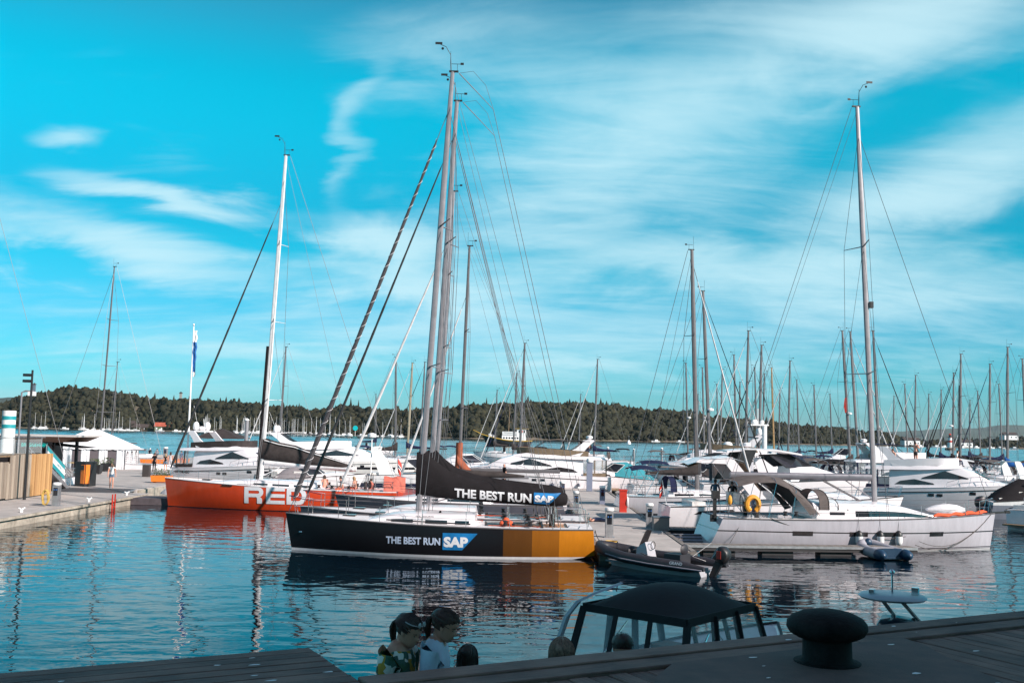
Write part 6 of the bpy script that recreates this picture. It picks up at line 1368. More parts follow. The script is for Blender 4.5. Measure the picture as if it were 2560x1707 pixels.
# ================================================================== left pier
def board_mat(name, c1, c2):
    m = bpy.data.materials.new(name); m.use_nodes = True; t = m.node_tree; p = t.nodes['Principled BSDF']; L = t.links.new
    c = t.nodes.new('ShaderNodeTexCoord'); q = t.nodes.new('ShaderNodeMapping'); L(c.outputs['Object'], q.inputs[0]); q.inputs['Scale'].default_value = (20, 20, .9)
    n = t.nodes.new('ShaderNodeTexNoise'); L(q.outputs[0], n.inputs['Vector']); n.inputs['Scale'].default_value = 1; n.inputs['Detail'].default_value = 6; n.inputs['Roughness'].default_value = .7
    oi = t.nodes.new('ShaderNodeObjectInfo'); b = t.nodes.new('ShaderNodeMath'); b.operation = 'MULTIPLY_ADD'; L(oi.outputs['Random'], b.inputs[0]); b.inputs[1].default_value = .5; L(n.outputs[0], b.inputs[2])
    r_ = t.nodes.new('ShaderNodeMapRange'); L(b.outputs[0], r_.inputs[0]); r_.inputs[1].default_value = .35; r_.inputs[2].default_value = 1.1
    x = t.nodes.new('ShaderNodeMix'); x.data_type = 'RGBA'; L(r_.outputs[0], x.inputs[0]); x.inputs[6].default_value = (*c1, 1); x.inputs[7].default_value = (*c2, 1); L(x.outputs[2], p.inputs['Base Color']); p.inputs['Roughness'].default_value = .8
    return m
timber = board_mat('weathered_boards', (.13, .10, .08), (.42, .34, .27)); timbern = board_mat('new_boards', (.30, .15, .06), (.62, .36, .15))
pr1 = bpy.data.objects.new('pier', None); COL.objects.link(pr1); pr1['kind'] = 'structure'
mb = MB(); mb.box((-29.5, 52, .45), (12, 28, .10)); mb.build('deck_slab', concr, pr1, smooth=0)
mb = MB(); mb.box((-29.55, 52, -.05), (11.9, 27.8, .85)); mb.build('float', concd, pr1, smooth=0)
for i in range(14):   # facing panels with joints on the water side
    mb = MB(); mb.box((-23.53, 39.0 + 2 * i, .16), (.10, 1.96, .46)); mb.build('facing_panel', mat('pale_concrete', (.46, .40, .33), .85, var=.25, vs=2, bump=.006, bs=20), pr1, smooth=0)
mb = MB(); mb.box((-23.42, 52, .44), (.16, 28, .12)); mb.build('edge_strip', MATS['pale_concrete'], pr1, smooth=0)
mb = MB(); mb.box((-45.5, 104, .15), (41, 73, .94)); mb.build('main_deck', concr, pr1, smooth=0)
for i in range(12):
    mb = MB(); mb.box((-24.93, 70.4 + 5.5 * i, .22), (.12, 5.4, .7)); mb.build('facing_panel', MATS['pale_concrete'], pr1, smooth=0)
mb = MB(); mb.box((-21.5, 63.6, .22), (6.6, 2.2, .42)); mb.build('side_float', mat('dark_float', (.10, .08, .09), .8, var=.2), pr1, smooth=0)
r = thing('access_ramp', 'ribbed steel ramp plate joining the two pier decks', 'ramp', (-27.1, 66.6, 0))
mb = MB(); mb.add([(-2.6, -1.2, .515), (2.0, -1.2, .515), (2.0, 1.2, .64), (-2.6, 1.2, .64), (-2.6, -1.2, .47), (2.0, -1.2, .47), (2.0, 1.2, .5), (-2.6, 1.2, .5)], [(0, 1, 2, 3), (0, 4, 5, 1), (1, 5, 6, 2), (3, 7, 4, 0)]); mb.build('plate', galv, r, smooth=0)
for i in range(10): mb = MB(); mb.box((-.3, -1.1 + .24 * i, .535 + .0125 * i), (4.4, .05, .02)); mb.build('rib', mat('dark_steel', (.16, .15, .16), .5, metal=.5), r, smooth=0)
# wooden wall
tw_ = thing('timber_wall', 'tall weathered vertical board wall at the left edge with newer boards at its end', 'wall', (-28.65, 46, .5))
for i in range(60):
    new = i > 49
    hh_ = 2.5 + (.0 if i < 34 or i > 40 else -.45) + rnd.uniform(-.02, .02)
    mb = MB(); mb.box((rnd.uniform(-.02, .02), .14 + i * .282, hh_ / 2 + (.12 if i < 40 else .06)), (.05, .245, hh_)); mb.build('board', timbern if new else timber, tw_, smooth=0)
mb = MB(); mb.box((-.2, 8.5, 1.3), (.06, 17, 2.3)); mb.build('backing', canvb, tw_, smooth=0)
mb = MB(); mb.box((-.12, 8.5, .5), (.1, 17, .12)); mb.box((-.12, 8.5, 2.1), (.1, 17, .12)); mb.build('bearer', timber, tw_, smooth=0)
mb = MB(); mb.box((-7, 8.2, 2.45), (13.6, 17.2, .14)); mb.build('terrace_deck', teak, tw_, smooth=0)
tr_ = thing('terrace_railing', 'white steel railing along the terrace above the board wall', 'railing', (-29.0, 46, 3.0))
for i in range(10): mb = MB(); mb.tube([(0, .3 + i * 1.75, 0), (0, .3 + i * 1.75, 1.05)], .025, 5); mb.build('post', galv, tr_)
mb = MB(); mb.tube([(0, 0, 1.05), (0, 16.5, 1.05)], .03, 6); mb.build('handrail', galv, tr_)
mb = MB(); mb.grid([[(.01, .3, .1), (.01, 16, .1)], [(.01, .3, .95), (.01, 16, .95)]]); mb.build('glass_panel', pane, tr_, smooth=0)
# restaurant pavilion with wooden eaves and sign
rs = thing('pavilion', 'low waterfront pavilion with brown timber eaves and turquoise sign', 'building', (-42, 76.5, .6), 0)
mb = MB(); mb.box((-2.5, .9, 1.45), (19, 2.2, 2.9)); mb.build('wall', mat('dark_cladding', (.05, .04, .038), .7, var=.15), rs, smooth=0)
rows = [[(-14, -5.0, 3.05), (9.6, -5.0, 3.05)], [(-14, -5.4, 3.5), (10.4, -5.4, 3.5)]]
mb = MB(); mb.box((-2, -.9, 3.42), (24.6, 4.6, .12)); rf = mb.build('roof', mat('roof_edge', (.55, .50, .48), .6), rs, smooth=0)
mb = MB(); mb.loft([[(-14, -2.8, 2.95), (9.2, -2.8, 2.95), (9.2, 1.2, 2.95), (-14, 1.2, 2.95)], [(-14.2, -3.1, 3.36), (10.1, -3.1, 3.36), (10.1, 1.4, 3.36), (-14.2, 1.4, 3.36)]]); mb.build('eaves', mat('eaves_timber', (.20, .09, .05), .6, var=.2), rf, smooth=0)
for x, y in ((7.4, -2.5), (8.2, -2.3), (8.6, .8), (2.0, -2.6), (-3, -2.6)): mb = MB(); mb.box((x, y, 1.45), (.2, .2, 2.95)); mb.build('column', black, rs, smooth=0)
mb = MB(); mb.box((6.2, -2.75, 2.72), (4.2, .14, .5)); sg = mb.build('sign_board', canvb, rs, smooth=0)
text_fit('BRYGGEVEIEN', 1.9, .26, lambda a, b: V(6.1 + a, -2.84, 2.6 + b), 'sign_lettering', mat('turquoise_letters', (.0, .50, .45), .5), sg, bold=.02)
for i in range(6): mb = MB(); mb.box((-9.5 + i * 2.4, -.24, 1.5), (2.0, .06, 2.2)); mb.build('window', glass, rs, smooth=0)
mb = MB(); mb.add([(6.8, -2.9, 2.9), (10.4, -2.8, 2.55), (10.4, .6, 2.55), (6.8, .6, 2.9)], [(0, 1, 2, 3)]); mb.build('awning', canvb, rs, smooth=0)
r = thing('funnel', 'white ventilation funnel with two turquoise bands on the terrace', 'funnel', (-33.1, 66.0, .6)); mb = MB(); mb.tube([(0, 0, 0), (0, 0, 5.1)], .42, 18); mb.build('cylinder', whitep, r)
for z in (3.95, 4.5): mb = MB(); mb.tube([(0, 0, z), (0, 0, z + .25)], .428, 18, caps=False); mb.build('band', teal, r)
r = thing('floodlight_mast', 'black floodlight mast above the board wall', 'lamp', (-28.0, 58.2, .5)); mb = MB(); mb.tube([(0, 0, 0), (0, 0, 7.5)], [.09, .06], 8); mb.build('pole', black, r)
for z in (7.2, 6.85): mb = MB(); mb.box((-.25, -.05, z), (.42, .28, .16)); mb.build('floodlight', black, r, smooth=0)
r = thing('street_lamp', 'pale street lamp with a short arm behind the funnel', 'lamp', (-33.6, 68.5, .6)); mb = MB(); mb.tube([(0, 0, 0), (0, 0, 6.4), (.25, 0, 6.5), (.8, 0, 6.5)], .06, 7); mb.build('pole', alup, r); mb = MB(); mb.box((.7, 0, 6.32), (.45, .3, .28)); mb.build('lamp_head', whitep, r, smooth=0)
# gangway with banner
gw = thing('gangway', 'sloping steel gangway with turquoise and white banner down to the pier', 'gangway', (-29.1, 63.6, 0))
G = lambda t: (-.3 - .35 * t, 4.6 * t, 2.55 - 1.95 * t)
mb = MB(); a, b = G(0), G(1); mb.add([(a[0], a[1], a[2]), (a[0] - 1.3, a[1], a[2]), (b[0] - 1.3, b[1], b[2]), (b[0], b[1], b[2]), (a[0], a[1], a[2] - .3), (a[0] - 1.3, a[1], a[2] - .3), (b[0] - 1.3, b[1], b[2] - .3), (b[0], b[1], b[2] - .3)], [(0, 1, 2, 3), (0, 4, 7, 3), (1, 5, 6, 2), (4, 5, 6, 7), (2, 6, 7, 3)]); mb.build('deck', galv, gw, smooth=0)
for sx_ in (0, -1.3):
    for k in range(5): mb = MB(); mb.tube([(a[0] + sx_, a[1], a[2] + .22 + .2 * k), (b[0] + sx_, b[1], b[2] + .22 + .2 * k)], .022 if k < 4 else .035, 5); mb.build('rail', galv, gw)
    for k in range(6): g_ = G(k / 5); mb = MB(); mb.tube([(g_[0] + sx_, g_[1], g_[2]), (g_[0] + sx_, g_[1], g_[2] + 1.03)], .028, 5); mb.build('post', galv, gw)
def gq(t0, t1, z0, z1_, off, m, nm, par):
    A, B_ = G(t0), G(t1); mb = MB(); mb.add([(A[0] + off, A[1], A[2] + z0), (B_[0] + off, B_[1], B_[2] + z0), (B_[0] + off, B_[1], B_[2] + z1_), (A[0] + off, A[1], A[2] + z1_)], [(0, 1, 2, 3)]); return mb.build(nm, m, par, smooth=0)
bn = gq(.02, .72, .05, .98, .04, teal, 'banner', gw); gq(.02, .72, .32, .70, .05, whitep, 'white_band', bn)
text_fit('GJESTER', .8, .2, lambda u, v: V(*[c for c in (G(.40 + u / 4.6)[0] + .06, G(.40 + u / 4.6)[1], G(.40 + u / 4.6)[2] + .40 + v)]), 'banner_lettering', teal, bn, bold=.0)
# big waste bin
wb = thing('waste_bin', 'tall black and orange waste compactor at the foot of the gangway', 'bin', (-29.6, 70.2, .62), R(-28))
mb = MB(); mb.box((0, 0, .82), (1.0, .95, 1.6)); mb.build('body', black, wb, smooth=0); mb = MB(); mb.box((.3, -.49, .85), (.36, .04, 1.3)); mb.build('front_panel', orange, wb, smooth=0)
mb = MB(); mb.box((.515, -.26, .85), (.03, .34, 1.3)); mb.build('side_panel', orange, wb, smooth=0); mb = MB(); mb.box((.3, -.52, 1.3), (.28, .05, .32)); mb.build('chute', black, wb, smooth=0); mb = MB(); mb.box((0, 0, 1.66), (1.04, 1.0, .08)); mb.build('lid', black, wb, smooth=0)
pedestal('service_pedestal', 'silver service pedestal with a yellow hose on the left pier', (-24.4, 54.3, .5), 1.25, .36)
o = MB(); o.tube([(-24.85 + .16 * math.cos(a * 1.0) * (1 + .2 * math.sin(i)), 54.0 + .2 * math.sin(i * .7) * .4, .55 + .42 + .40 * math.sin(a)) for i, a in ((i, i * .6) for i in range(60))], .03, 5); tag(o.build('hose', ropey), 'coiled yellow hose hanging beside the left pier pedestal', 'hose')
for i, (x, y) in enumerate(((-24.1, 49.9), (-24.0, 57.6), (-24.1, 63.5))):
    r = thing('mooring_cleat', ('white cleat nearest on the left pier', 'white cleat left of the red ladder', 'white cleat by the ramp plate')[i], 'cleat', (x, y, .5))
    mb = MB(); mb.tube([(-.1, -.14, .24), (0, -.06, .16), (0, .06, .16), (.1, .14, .24)], .035, 6); mb.build('horn', whitep, r); mb = MB(); mb.box((0, -.06, .08), (.06, .05, .17)); mb.box((0, .06, .08), (.06, .05, .17)); mb.build('foot', whitep, r)
r = thing('safety_ladder', 'red safety ladder at the left pier corner', 'ladder', (-23.3, 59.4, 0))
for y in (-.2, .2): mb = MB(); mb.tube([(0, y, -.6), (0, y, .85)], .045, 6); mb.build('stile', redp, r)
for z in (-.2, .1, .4): mb = MB(); mb.tube([(0, -.2, z), (0, .2, z)], .03, 6); mb.build('rung', redp, r)
# tent
tt = thing('marquee_tent', 'white marquee tent with striped curtains and arched windows', 'tent', (-37.5, 97.8, .62))
d1 = V(-.987, -.156, 0); d2 = V(-.155, .988, 0); TL, TD, TE, TR_ = 7.4, 6.0, 2.05, 3.75
tp_ = lambda a, b, z: d1 * a + d2 * b + V(0, 0, z)
tentw = mat('tent_white', (.78, .76, .78), .8, var=.06, vs=2, bump=.03, bs=3); tentg = mat('tent_grey', (.11, .09, .10), .85)
mb = MB(); e = .12; r1 = [tp_(-e, -e, TE), tp_(TL + e, -e, TE), tp_(TL + e, TD + e, TE), tp_(-e, TD + e, TE)]; rg = [tp_(TL * .42, TD / 2, TR_), tp_(TL * .58, TD / 2, TR_)]
mb.add(r1 + rg, [(0, 1, 5, 4), (1, 2, 5), (2, 3, 4, 5), (3, 0, 4)]); mb.build('roof', tentw, tt, smooth=0)
nvz = 36; mb = MB()
for (p0, p1) in ((r1[0], r1[1]), (r1[3], r1[0])):
    mb.grid([[p0.lerp(p1, i / nvz) for i in range(nvz + 1)], [p0.lerp(p1, i / nvz) - V(0, 0, .12 + .07 * abs(math.sin(i * PI / 3))) for i in range(nvz + 1)]])
mb.build('valance', tentw, tt)
k = 9
for i in range(k):
    mb = MB(); dark = i % 2 == 1; n_ = 8
    mb.grid([[tp_(TL * (i + j / n_) / k, (.05 if dark else 0.) + .05 * math.sin(j * 2.4) * (not dark), z) for j in range(n_ + 1)] for z in (0, .6, 1.3, TE)]); mb.build('curtain', tentg if dark else tentw, tt, smooth=60)
for i in range(3):
    b0, b1 = TD * i / 3 + .02, TD * (i + 1) / 3 - .02
    mb = MB(); mb.add([tp_(0, b0, 0), tp_(0, b1, 0), tp_(0, b1, TE), tp_(0, b0, TE)], [(0, 1, 2, 3)]); wl = mb.build('side_wall', tentw, tt, smooth=0)
    arch_ = [(b0 + .35, .35), (b1 - .35, .35), (b1 - .35, 1.25)] + [((b0 + b1) / 2 + ((b1 - b0) / 2 - .35) * math.cos(a), 1.25 + .5 * math.sin(a)) for a in (PI * j / 8 for j in range(1, 8))] + [(b0 + .35, 1.25)]
    mb = MB(); mb.add([tp_(-.012, u, v) for u, v in arch_], [tuple(range(len(arch_)))]); wn = mb.build('arched_window', mat('tent_window', (.12, .09, .09), .3), wl, smooth=0)
    mb = MB()
    for j in range(1, 4): u = b0 + .35 + (b1 - b0 - .7) * j / 4; mb.beam(tp_(-.02, u, .35), tp_(-.02, u, 1.55), .05, .03)
    for j in range(6): mb.beam(tp_(-.02, b0 + .35, .35 + .18 * j), tp_(-.02, b1 - .35, .35 + .18 * j), .03, .05)
    mb.build('glazing_bars', tentw, wn, smooth=0)
for a_, b_ in ((0, 0), (TL, 0), (0, TD), (TL, TD)): mb = MB(); mb.tube([tp_(a_, b_, 0), tp_(a_, b_, TE)], .05, 6); mb.build('pole', alu, tt)
# planters, bins, people on the pier
def planter(label, x, y, w, m, rz=.1, plant=True, h=.55):
    r = thing('planter_box', label, 'planter', (x, y, .62), rz); mb = MB(); mb.loft([[(-w / 2 * .92, -.4, .08), (w / 2 * .92, -.4, .08), (w / 2 * .92, .4, .08), (-w / 2 * .92, .4, .08)], [(-w / 2, -.45, h), (w / 2, -.45, h), (w / 2, .45, h), (-w / 2, .45, h)]]); mb.build('box', m, r, smooth=0)
    for sx_ in (-1, 1): mb = MB(); mb.box((sx_ * w * .35, 0, .05), (.15, .5, .1)); mb.build('foot', black, r, smooth=0)
    if plant:
        rg_ = random.Random(int(x * 10)); mb = MB()
        for _ in range(150):
            c = V(rg_.uniform(-w * .42, w * .42), rg_.uniform(-.35, .35), h + rg_.random() ** 1.5 * .5); a = V(rg_.uniform(-1, 1), rg_.uniform(-1, 1), rg_.uniform(-.2, 1)).normalized() * .14; b = a.orthogonal().normalized() * .04
            mb.add([c - b, c + b, c + a], [(0, 1, 2)])
        mb.build('leaves', mat('planter_leaves', (.06, .09, .025), .7, var=.3), r, smooth=0, kind='stuff')
    return r
planter('orange planter box with green bush behind the red bow', -26.4, 76.4, 1.5, orange)
planter('orange planter box far left beside the tent', -40.0, 112.5, 2.6, orange, plant=False)
planter('orange planter box behind the woman in the long dress', -38.6, 117.0, 2.4, orange, plant=False)
planter('black flower tub with red flowers before the tent', -36.2, 87.7, 1.1, black, h=.8)
planter('black flower tub with white flowers before the tent entrance', -37.2, 93.0, 1.1, black, h=.75)
r = thing('litter_bin', 'narrow dark litter bin beside the tent corner', 'bin', (-30.6, 84.7, .62)); mb = MB(); mb.box((0, 0, .5), (.55, .5, 1.0)); mb.build('body', mat('brown_bin', (.05, .04, .038), .6), r, smooth=0); mb = MB(); mb.box((0, 0, 1.04), (.6, .55, .08)); mb.build('lid', galv, r, smooth=0)
person('blonde woman in white top and denim shorts walking on the left pier', (-26.9, 68.0, .64), R(-70), 1.70, top=whitep, bottom=mat('denim', (.10, .16, .24), .8), pose='walk', leg='shorts', shoe=skinm, hair=hairl, hairlen='long', sleeve=.05, sub=2)
person('person all in black standing beside the tent', (-33.2, 93.8, .62), R(80), 1.78, top=canvb, bottom=canvb, hair=hairb)
person('woman in a strapless top and denim shorts seen from behind', (-32.7, 95.4, .62), R(85), 1.68, top=canvb, bottom=MATS['denim'], leg='shorts', hair=hairl, hairlen='long', sleeve=0, shoe=whitep)
person('woman in a long pale grey dress walking away on the pier', (-34.0, 100.6, .62), R(95), 1.72, top=mat('grey_dress', (.42, .40, .42), .8), bottom=MATS['grey_dress'], dress=True, hair=hairb, hairlen='long', sleeve=.1)
person('person in a blue top and red shorts on the pier', (-34.7, 106.0, .62), R(60), 1.75, top=mat('blue_top', (.05, .08, .22), .8), bottom=redp, leg='shorts')
person('person in a pale cap sitting at the far pier edge', (-49.2, 137, .95), R(80), 1.75, top=canvb, pose='sit', hair=whitep)
person('person in dark clothes sitting second at the far pier edge', (-48.0, 136.4, .95), R(100), 1.7, top=mat('grey_top', (.2, .18, .2), .8), pose='sit')
person('man in a white shirt sitting at the far pier edge', (-46.9, 136.6, .95), R(85), 1.8, top=whitep, pose='sit', sleeve=1.1)
mb = MB(); mb.box((0, 0, .2), (6, .5, .4)); r = mb.build('pier_bench', concr, None, smooth=0); r.location = (-48, 136.8, .62); tag(r, 'low concrete bench at the far pier edge under the seated people', 'bench')
pedestal('service_pedestal', 'pale pedestal at the far end of the left pier', (-46.0, 134, .62), 1.5, .5, m=alup)
r = thing('cafe_table', 'small cafe table with chairs before the tent curtains', 'table', (-40.5, 93, .62)); mb = MB(); mb.lathe([(.45, .72), (.45, .76)], n=14); mb.build('top', mat('yellow_table', (.5, .33, .1), .6), r); mb = MB(); mb.tube([(0, 0, 0), (0, 0, .72)], .04, 6); mb.build('stem', black, r)
# flagpole with wrapped banner
fp = thing('flagpole', 'white flagpole with furled blue and white flag behind the red bow', 'flagpole', (bearing(471)[0] * 86, 86, .6)); mb = MB(); mb.tube([(0, 0, 0), (0, 0, 13.0)], [.10, .05], 8); mb.build('pole', whitep, fp); mb = MB(); mb.sphere((0, 0, 13.1), .1, 8, 6); mb.build('finial', steel, fp)
fbl = mat('flag_blue', (.01, .10, .32), .8)
for i, (z0, z1_, m) in enumerate(((12.6, 11.6, whitep), (11.6, 9.0, fbl), (9.0, 8.6, whitep))):
    mb = MB(); mb.grid([[(.06 + .26 * s_ + .05 * math.sin(8 * z), .08 * math.sin(9 * s_ + z), z) for s_ in (0, .33, .66, 1)] for z in [z0 + (z1_ - z0) * j / 6 for j in range(7)]]); mb.build('flag_cloth', m, fp)
# white boat cover and kayak by the red bow
r = thing('boat_cover', 'white tarpaulin heap on the float left of the red bow', 'tarpaulin', (-21.9, 66.5, .4)); mb = MB(); mb.loft([[(x, .8 * w * math.cos(a), .05 + hh_ * max(-.05, math.sin(a))) for a in (2 * PI * j / 10 for j in range(10))] for x, w, hh_ in ((-1.1, .1, .1), (-.6, .8, .5), (.1, 1, .95), (.8, .9, .8), (1.5, .4, .3))]); mb.build('cloth', canvw, r, smooth=40)
r = thing('kayak', 'bright turquoise kayak lying behind the red foredeck', 'kayak', (-17.6, 67.5, .95), .05); mb = MB(); mb.loft([[(x, w * math.cos(a), .18 + hh_ * math.sin(a)) for a in (2 * PI * j / 10 for j in range(10))] for x, w, hh_ in ((-1.9, .03, .05), (-1.2, .25, .14), (0, .36, .18), (1.2, .26, .15), (1.9, .03, .06))]); mb.build('shell', cyanp, r, smooth=60)
mb = MB(); mb.box((-17.6, 67.5, .5), (7, 1.6, .7)); q = mb.build('dinghy_raft', concd, None, smooth=0); tag(q, 'dark floating raft under the turquoise kayak', 'raft')
# parasol kiosk on the outer left pontoon
ks_ = thing('parasol_kiosk', 'brown square parasol over a white counter behind the wing arch yacht', 'kiosk', (bearing(555)[0] * 108, 108, .5)); mb = MB(); mb.add([(-2.6, -2.6, 3.2), (2.6, -2.6, 3.2), (2.6, 2.6, 3.2), (-2.6, 2.6, 3.2), (0, 0, 4.3)], [(0, 1, 4), (1, 2, 4), (2, 3, 4), (3, 0, 4)]); mb.build('canopy', canvbr, ks_, smooth=0)
mb = MB(); mb.tube([(0, 0, -.5), (0, 0, 4.2)], .07, 8); mb.build('pole', whitep, ks_); mb = MB(); mb.box((0, 0, .5), (3.6, 2.4, 1.9)); mb.build('counter', whitep, ks_, smooth=0)
# ================================================================== foreground quay
QA = math.atan2(.466, .885)
qd = bpy.data.objects.new('quay', None); COL.objects.link(qd); qd.location = (-.88, 6.22, 3.4); qd.rotation_euler.z = QA; qd['kind'] = 'structure'
plankm = mat('dark_decking', (.085, .072, .066), .75, var=.35, vs=2.2, var2=(.045, .038, .036), bump=.004, bs=40)
def grain(name, c1, c2, rot=0.):
    m = bpy.data.materials.new(name); m.use_nodes = True; t = m.node_tree; p = t.nodes['Principled BSDF']; L = t.links.new
    c = t.nodes.new('ShaderNodeTexCoord'); q = t.nodes.new('ShaderNodeMapping'); L(c.outputs['Object'], q.inputs[0]); q.inputs['Scale'].default_value = (3, 60, 60) if rot == 0 else (60, 3, 60)
    n = t.nodes.new('ShaderNodeTexNoise'); L(q.outputs[0], n.inputs['Vector']); n.inputs['Scale'].default_value = 1; n.inputs['Detail'].default_value = 6; n.inputs['Roughness'].default_value = .7
    n2_ = t.nodes.new('ShaderNodeTexNoise'); L(c.outputs['Object'], n2_.inputs['Vector']); n2_.inputs['Scale'].default_value = 2.3; n2_.inputs['Detail'].default_value = 5
    oi = t.nodes.new('ShaderNodeObjectInfo')
    a = t.nodes.new('ShaderNodeMath'); a.operation = 'ADD'; L(n.outputs[0], a.inputs[0]); L(n2_.outputs[0], a.inputs[1])
    b = t.nodes.new('ShaderNodeMath'); b.operation = 'MULTIPLY_ADD'; L(oi.outputs['Random'], b.inputs[0]); b.inputs[1].default_value = .35; L(a.outputs[0], b.inputs[2])
    r_ = t.nodes.new('ShaderNodeMapRange'); L(b.outputs[0], r_.inputs[0]); r_.inputs[1].default_value = .8; r_.inputs[2].default_value = 1.6
    x = t.nodes.new('ShaderNodeMix'); x.data_type = 'RGBA'; L(r_.outputs[0], x.inputs[0]); x.inputs[6].default_value = (*c1, 1); x.inputs[7].default_value = (*c2, 1); L(x.outputs[2], p.inputs['Base Color'])
    p.inputs['Roughness'].default_value = .72
    bp = t.nodes.new('ShaderNodeBump'); bp.inputs['Distance'].default_value = .008; L(n.outputs[0], bp.inputs['Height']); L(bp.outputs[0], p.inputs['Normal'])
    return m
gx = grain('decking_along', (.06, .03, .024), (.33, .19, .145)); gy = grain('decking_across', (.06, .03, .024), (.33, .19, .145), 1)
def plank(c, d, m, nm='plank', parent=qd):
    mb = MB(); x, y, z = d[0] / 2, d[1] / 2, d[2] / 2; b = .006
    ring = lambda zz, i: [(c[0] - x + i, c[1] - y + i, c[2] + zz), (c[0] + x - i, c[1] - y + i, c[2] + zz), (c[0] + x - i, c[1] + y - i, c[2] + zz), (c[0] - x + i, c[1] + y - i, c[2] + zz)]
    mb.loft([ring(-z, 0), ring(z - b, 0), ring(z, b)]); return mb.build(nm, m, parent, smooth=0)
for k, (y0, y1) in enumerate(((-.21, 0), (-.43, -.225))):
    for i in range(3): plank((-.02 + 1.9 + i * 3.8, (y0 + y1) / 2, -.05 + .012 * (k == 0)), (3.79, y1 - y0, .1), gx, 'kerb_plank')
for i in range(66):
    ln = 4.2; plank((-.35 + i * .148, -.445 - ln / 2, -.045 + rnd.uniform(-.003, .003)), (.138, ln, .05), gy)
mb = MB(); mb.box((5, -4, -.5), (14, 8.0, .8)); mb.build('quay_body', concd, qd, smooth=0)
mb = MB(); mb.box((5, -.06, -1.9), (14, .12, 3.6)); mb.build('quay_face', concd, qd, smooth=0)
# steel-grey plate round the bollard
poly = [(2.02, -.447), (4.18, -.447), (4.12, -.7), (3.95, -1.0), (3.68, -1.6), (3.2, -2.5), (2.2, -3.2), (1.2, -3.0), (1.0, -2.0), (1.35, -1.1), (1.7, -.7)]
mb = MB(); mb.prism(poly, lambda u, v, t: (u, v, t), -.03, .012); mb.build('bollard_slab', mat('slab_concrete', (.16, .10, .085), .8, var=.25, vs=2.5, bump=.003, bs=70), qd, smooth=0)
# projecting platform on the left, laid with long boards
pf = bpy.data.objects.new('deck_platform', None); COL.objects.link(pf); pf.parent = None; pf.location = (-.88, 6.22, 3.4); pf.rotation_euler.z = QA; pf['kind'] = 'structure'
for i in range(24):
    plank((-.99 + rnd.uniform(-.004, .004), .90 - i * .148, -.03 + rnd.uniform(-.003, .003)), (1.92, .139, .06), gx, parent=pf)
mb = MB(); mb.box((-.99, -.8, -.42), (1.86, 3.5, .7)); mb.build('frame', concd, pf, smooth=0)
# gull droppings and paint flecks on the boards
mb = MB(); rg_ = random.Random(3)
for i in range(46):
    u, v = (rg_.uniform(1.0, 6.5), rg_.uniform(-2.2, -.05)) if i < 32 else (rg_.uniform(-1.7, -.1), rg_.uniform(-.5, .9)); n_ = 7; r0 = rg_.uniform(.006, .022); a0 = rg_.uniform(0, 3)
    ring = [(u + r0 * rg_.uniform(.6, 1.6) * math.cos(2 * PI * j / n_ + a0) * 1.6, v + r0 * rg_.uniform(.5, 1.2) * math.sin(2 * PI * j / n_ + a0), .016) for j in range(n_)]; mb.add(ring, [tuple(range(n_))])
mb.build('bird_droppings', whitep, qd, smooth=0, kind='stuff')
# lower landing where the people stand
ld = bpy.data.objects.new('lower_landing', None); COL.objects.link(ld); ld.location = (-.88, 6.22, 2.2); ld.rotation_euler.z = QA; ld['kind'] = 'structure'
for i in range(10): plank((4.9, .09 + i * .155, -.03), (9.6, .145, .06), gx, parent=ld)
mb = MB(); mb.box((4.9, .75, -1.3), (9.6, 1.5, 2.4)); mb.build('landing_body', concd, ld, smooth=0)
# ---- bollard
bo = thing('mooring_bollard', 'squat black mushroom shaped mooring bollard on the quay', 'bollard', (2.17, 6.88, 3.412))
iron = mat('cast_iron', (.018, .014, .014), .75, var=.5, vs=9, bump=.005, bs=45, spec=.2)
mb = MB(); mb.lathe([(.18, 0), (.175, .015), (.163, .03), (.160, .17)], n=32); mb.build('post', iron, bo, smooth=50)
mb = MB(); mb.lathe([(.155, .165), (.20, .165), (.245, .19), (.266, .225), (.262, .262), (.235, .295), (.17, .325), (.09, .342), (.02, .347)], n=36); mb.build('mushroom_head', iron, bo, smooth=60)
mb = MB(); mb.lathe([(.22, -.006), (.22, .006), (.2, .012)], n=24); mb.build('base_flange', iron, bo)
# ---- boat with black canopy below the quay
cb = thing('canopy_boat', 'moored motorboat with black canvas canopy and clear windows below the quay', 'motorboat', (2.78, 17.25, 0), R(49))
ch = Hull(6.4, 2.5, 1.25, 1.0, rake=.8, tr=-.1, sw=.9, mp=.4, dep=.35, lift=-.1, kmid=.85, kbow=.25, e=1.6)
for o_ in (ch.build_hull(cb, paint('tender_navy', [((.02, .03, .05),), ('z', .75, 1, (.62, .6, .6))])), ch.build_deck(cb, deckm, well=(.1, .6, .45), railm=rubber)):
    pass
for o_ in list(cb.children): o_.location.x = -2.4
nb = mat('navy_black_canvas', (.012, .012, .015), .9, var=.25, vs=3, bump=.006, bs=9)
def crown(x, y): return 2.06 + .36 * (1 - (abs(x - .0) / 1.12) ** 2.4) * (1 - (abs(y) / 1.0) ** 2.2)
mb = MB(); mb.grid([[(-1.12 + 2.24 * i / 12, -1.0 + 2.0 * j / 10, crown(-1.12 + 2.24 * i / 12, -1.0 + 2.0 * j / 10)) for i in range(13)] for j in range(11)])
cn = mb.build('canopy_top', nb, cb, smooth=60)
mb = MB()
edge = [(-1.12, -1.0), (1.12, -1.0), (1.12, 1.0), (-1.12, 1.0)]
for (a, b) in zip(edge, edge[1:] + edge[:1]): mb.beam((a[0], a[1], 2.03), (b[0], b[1], 2.03), .03, .13)
mb.build('canopy_hem', nb, cn, smooth=0)
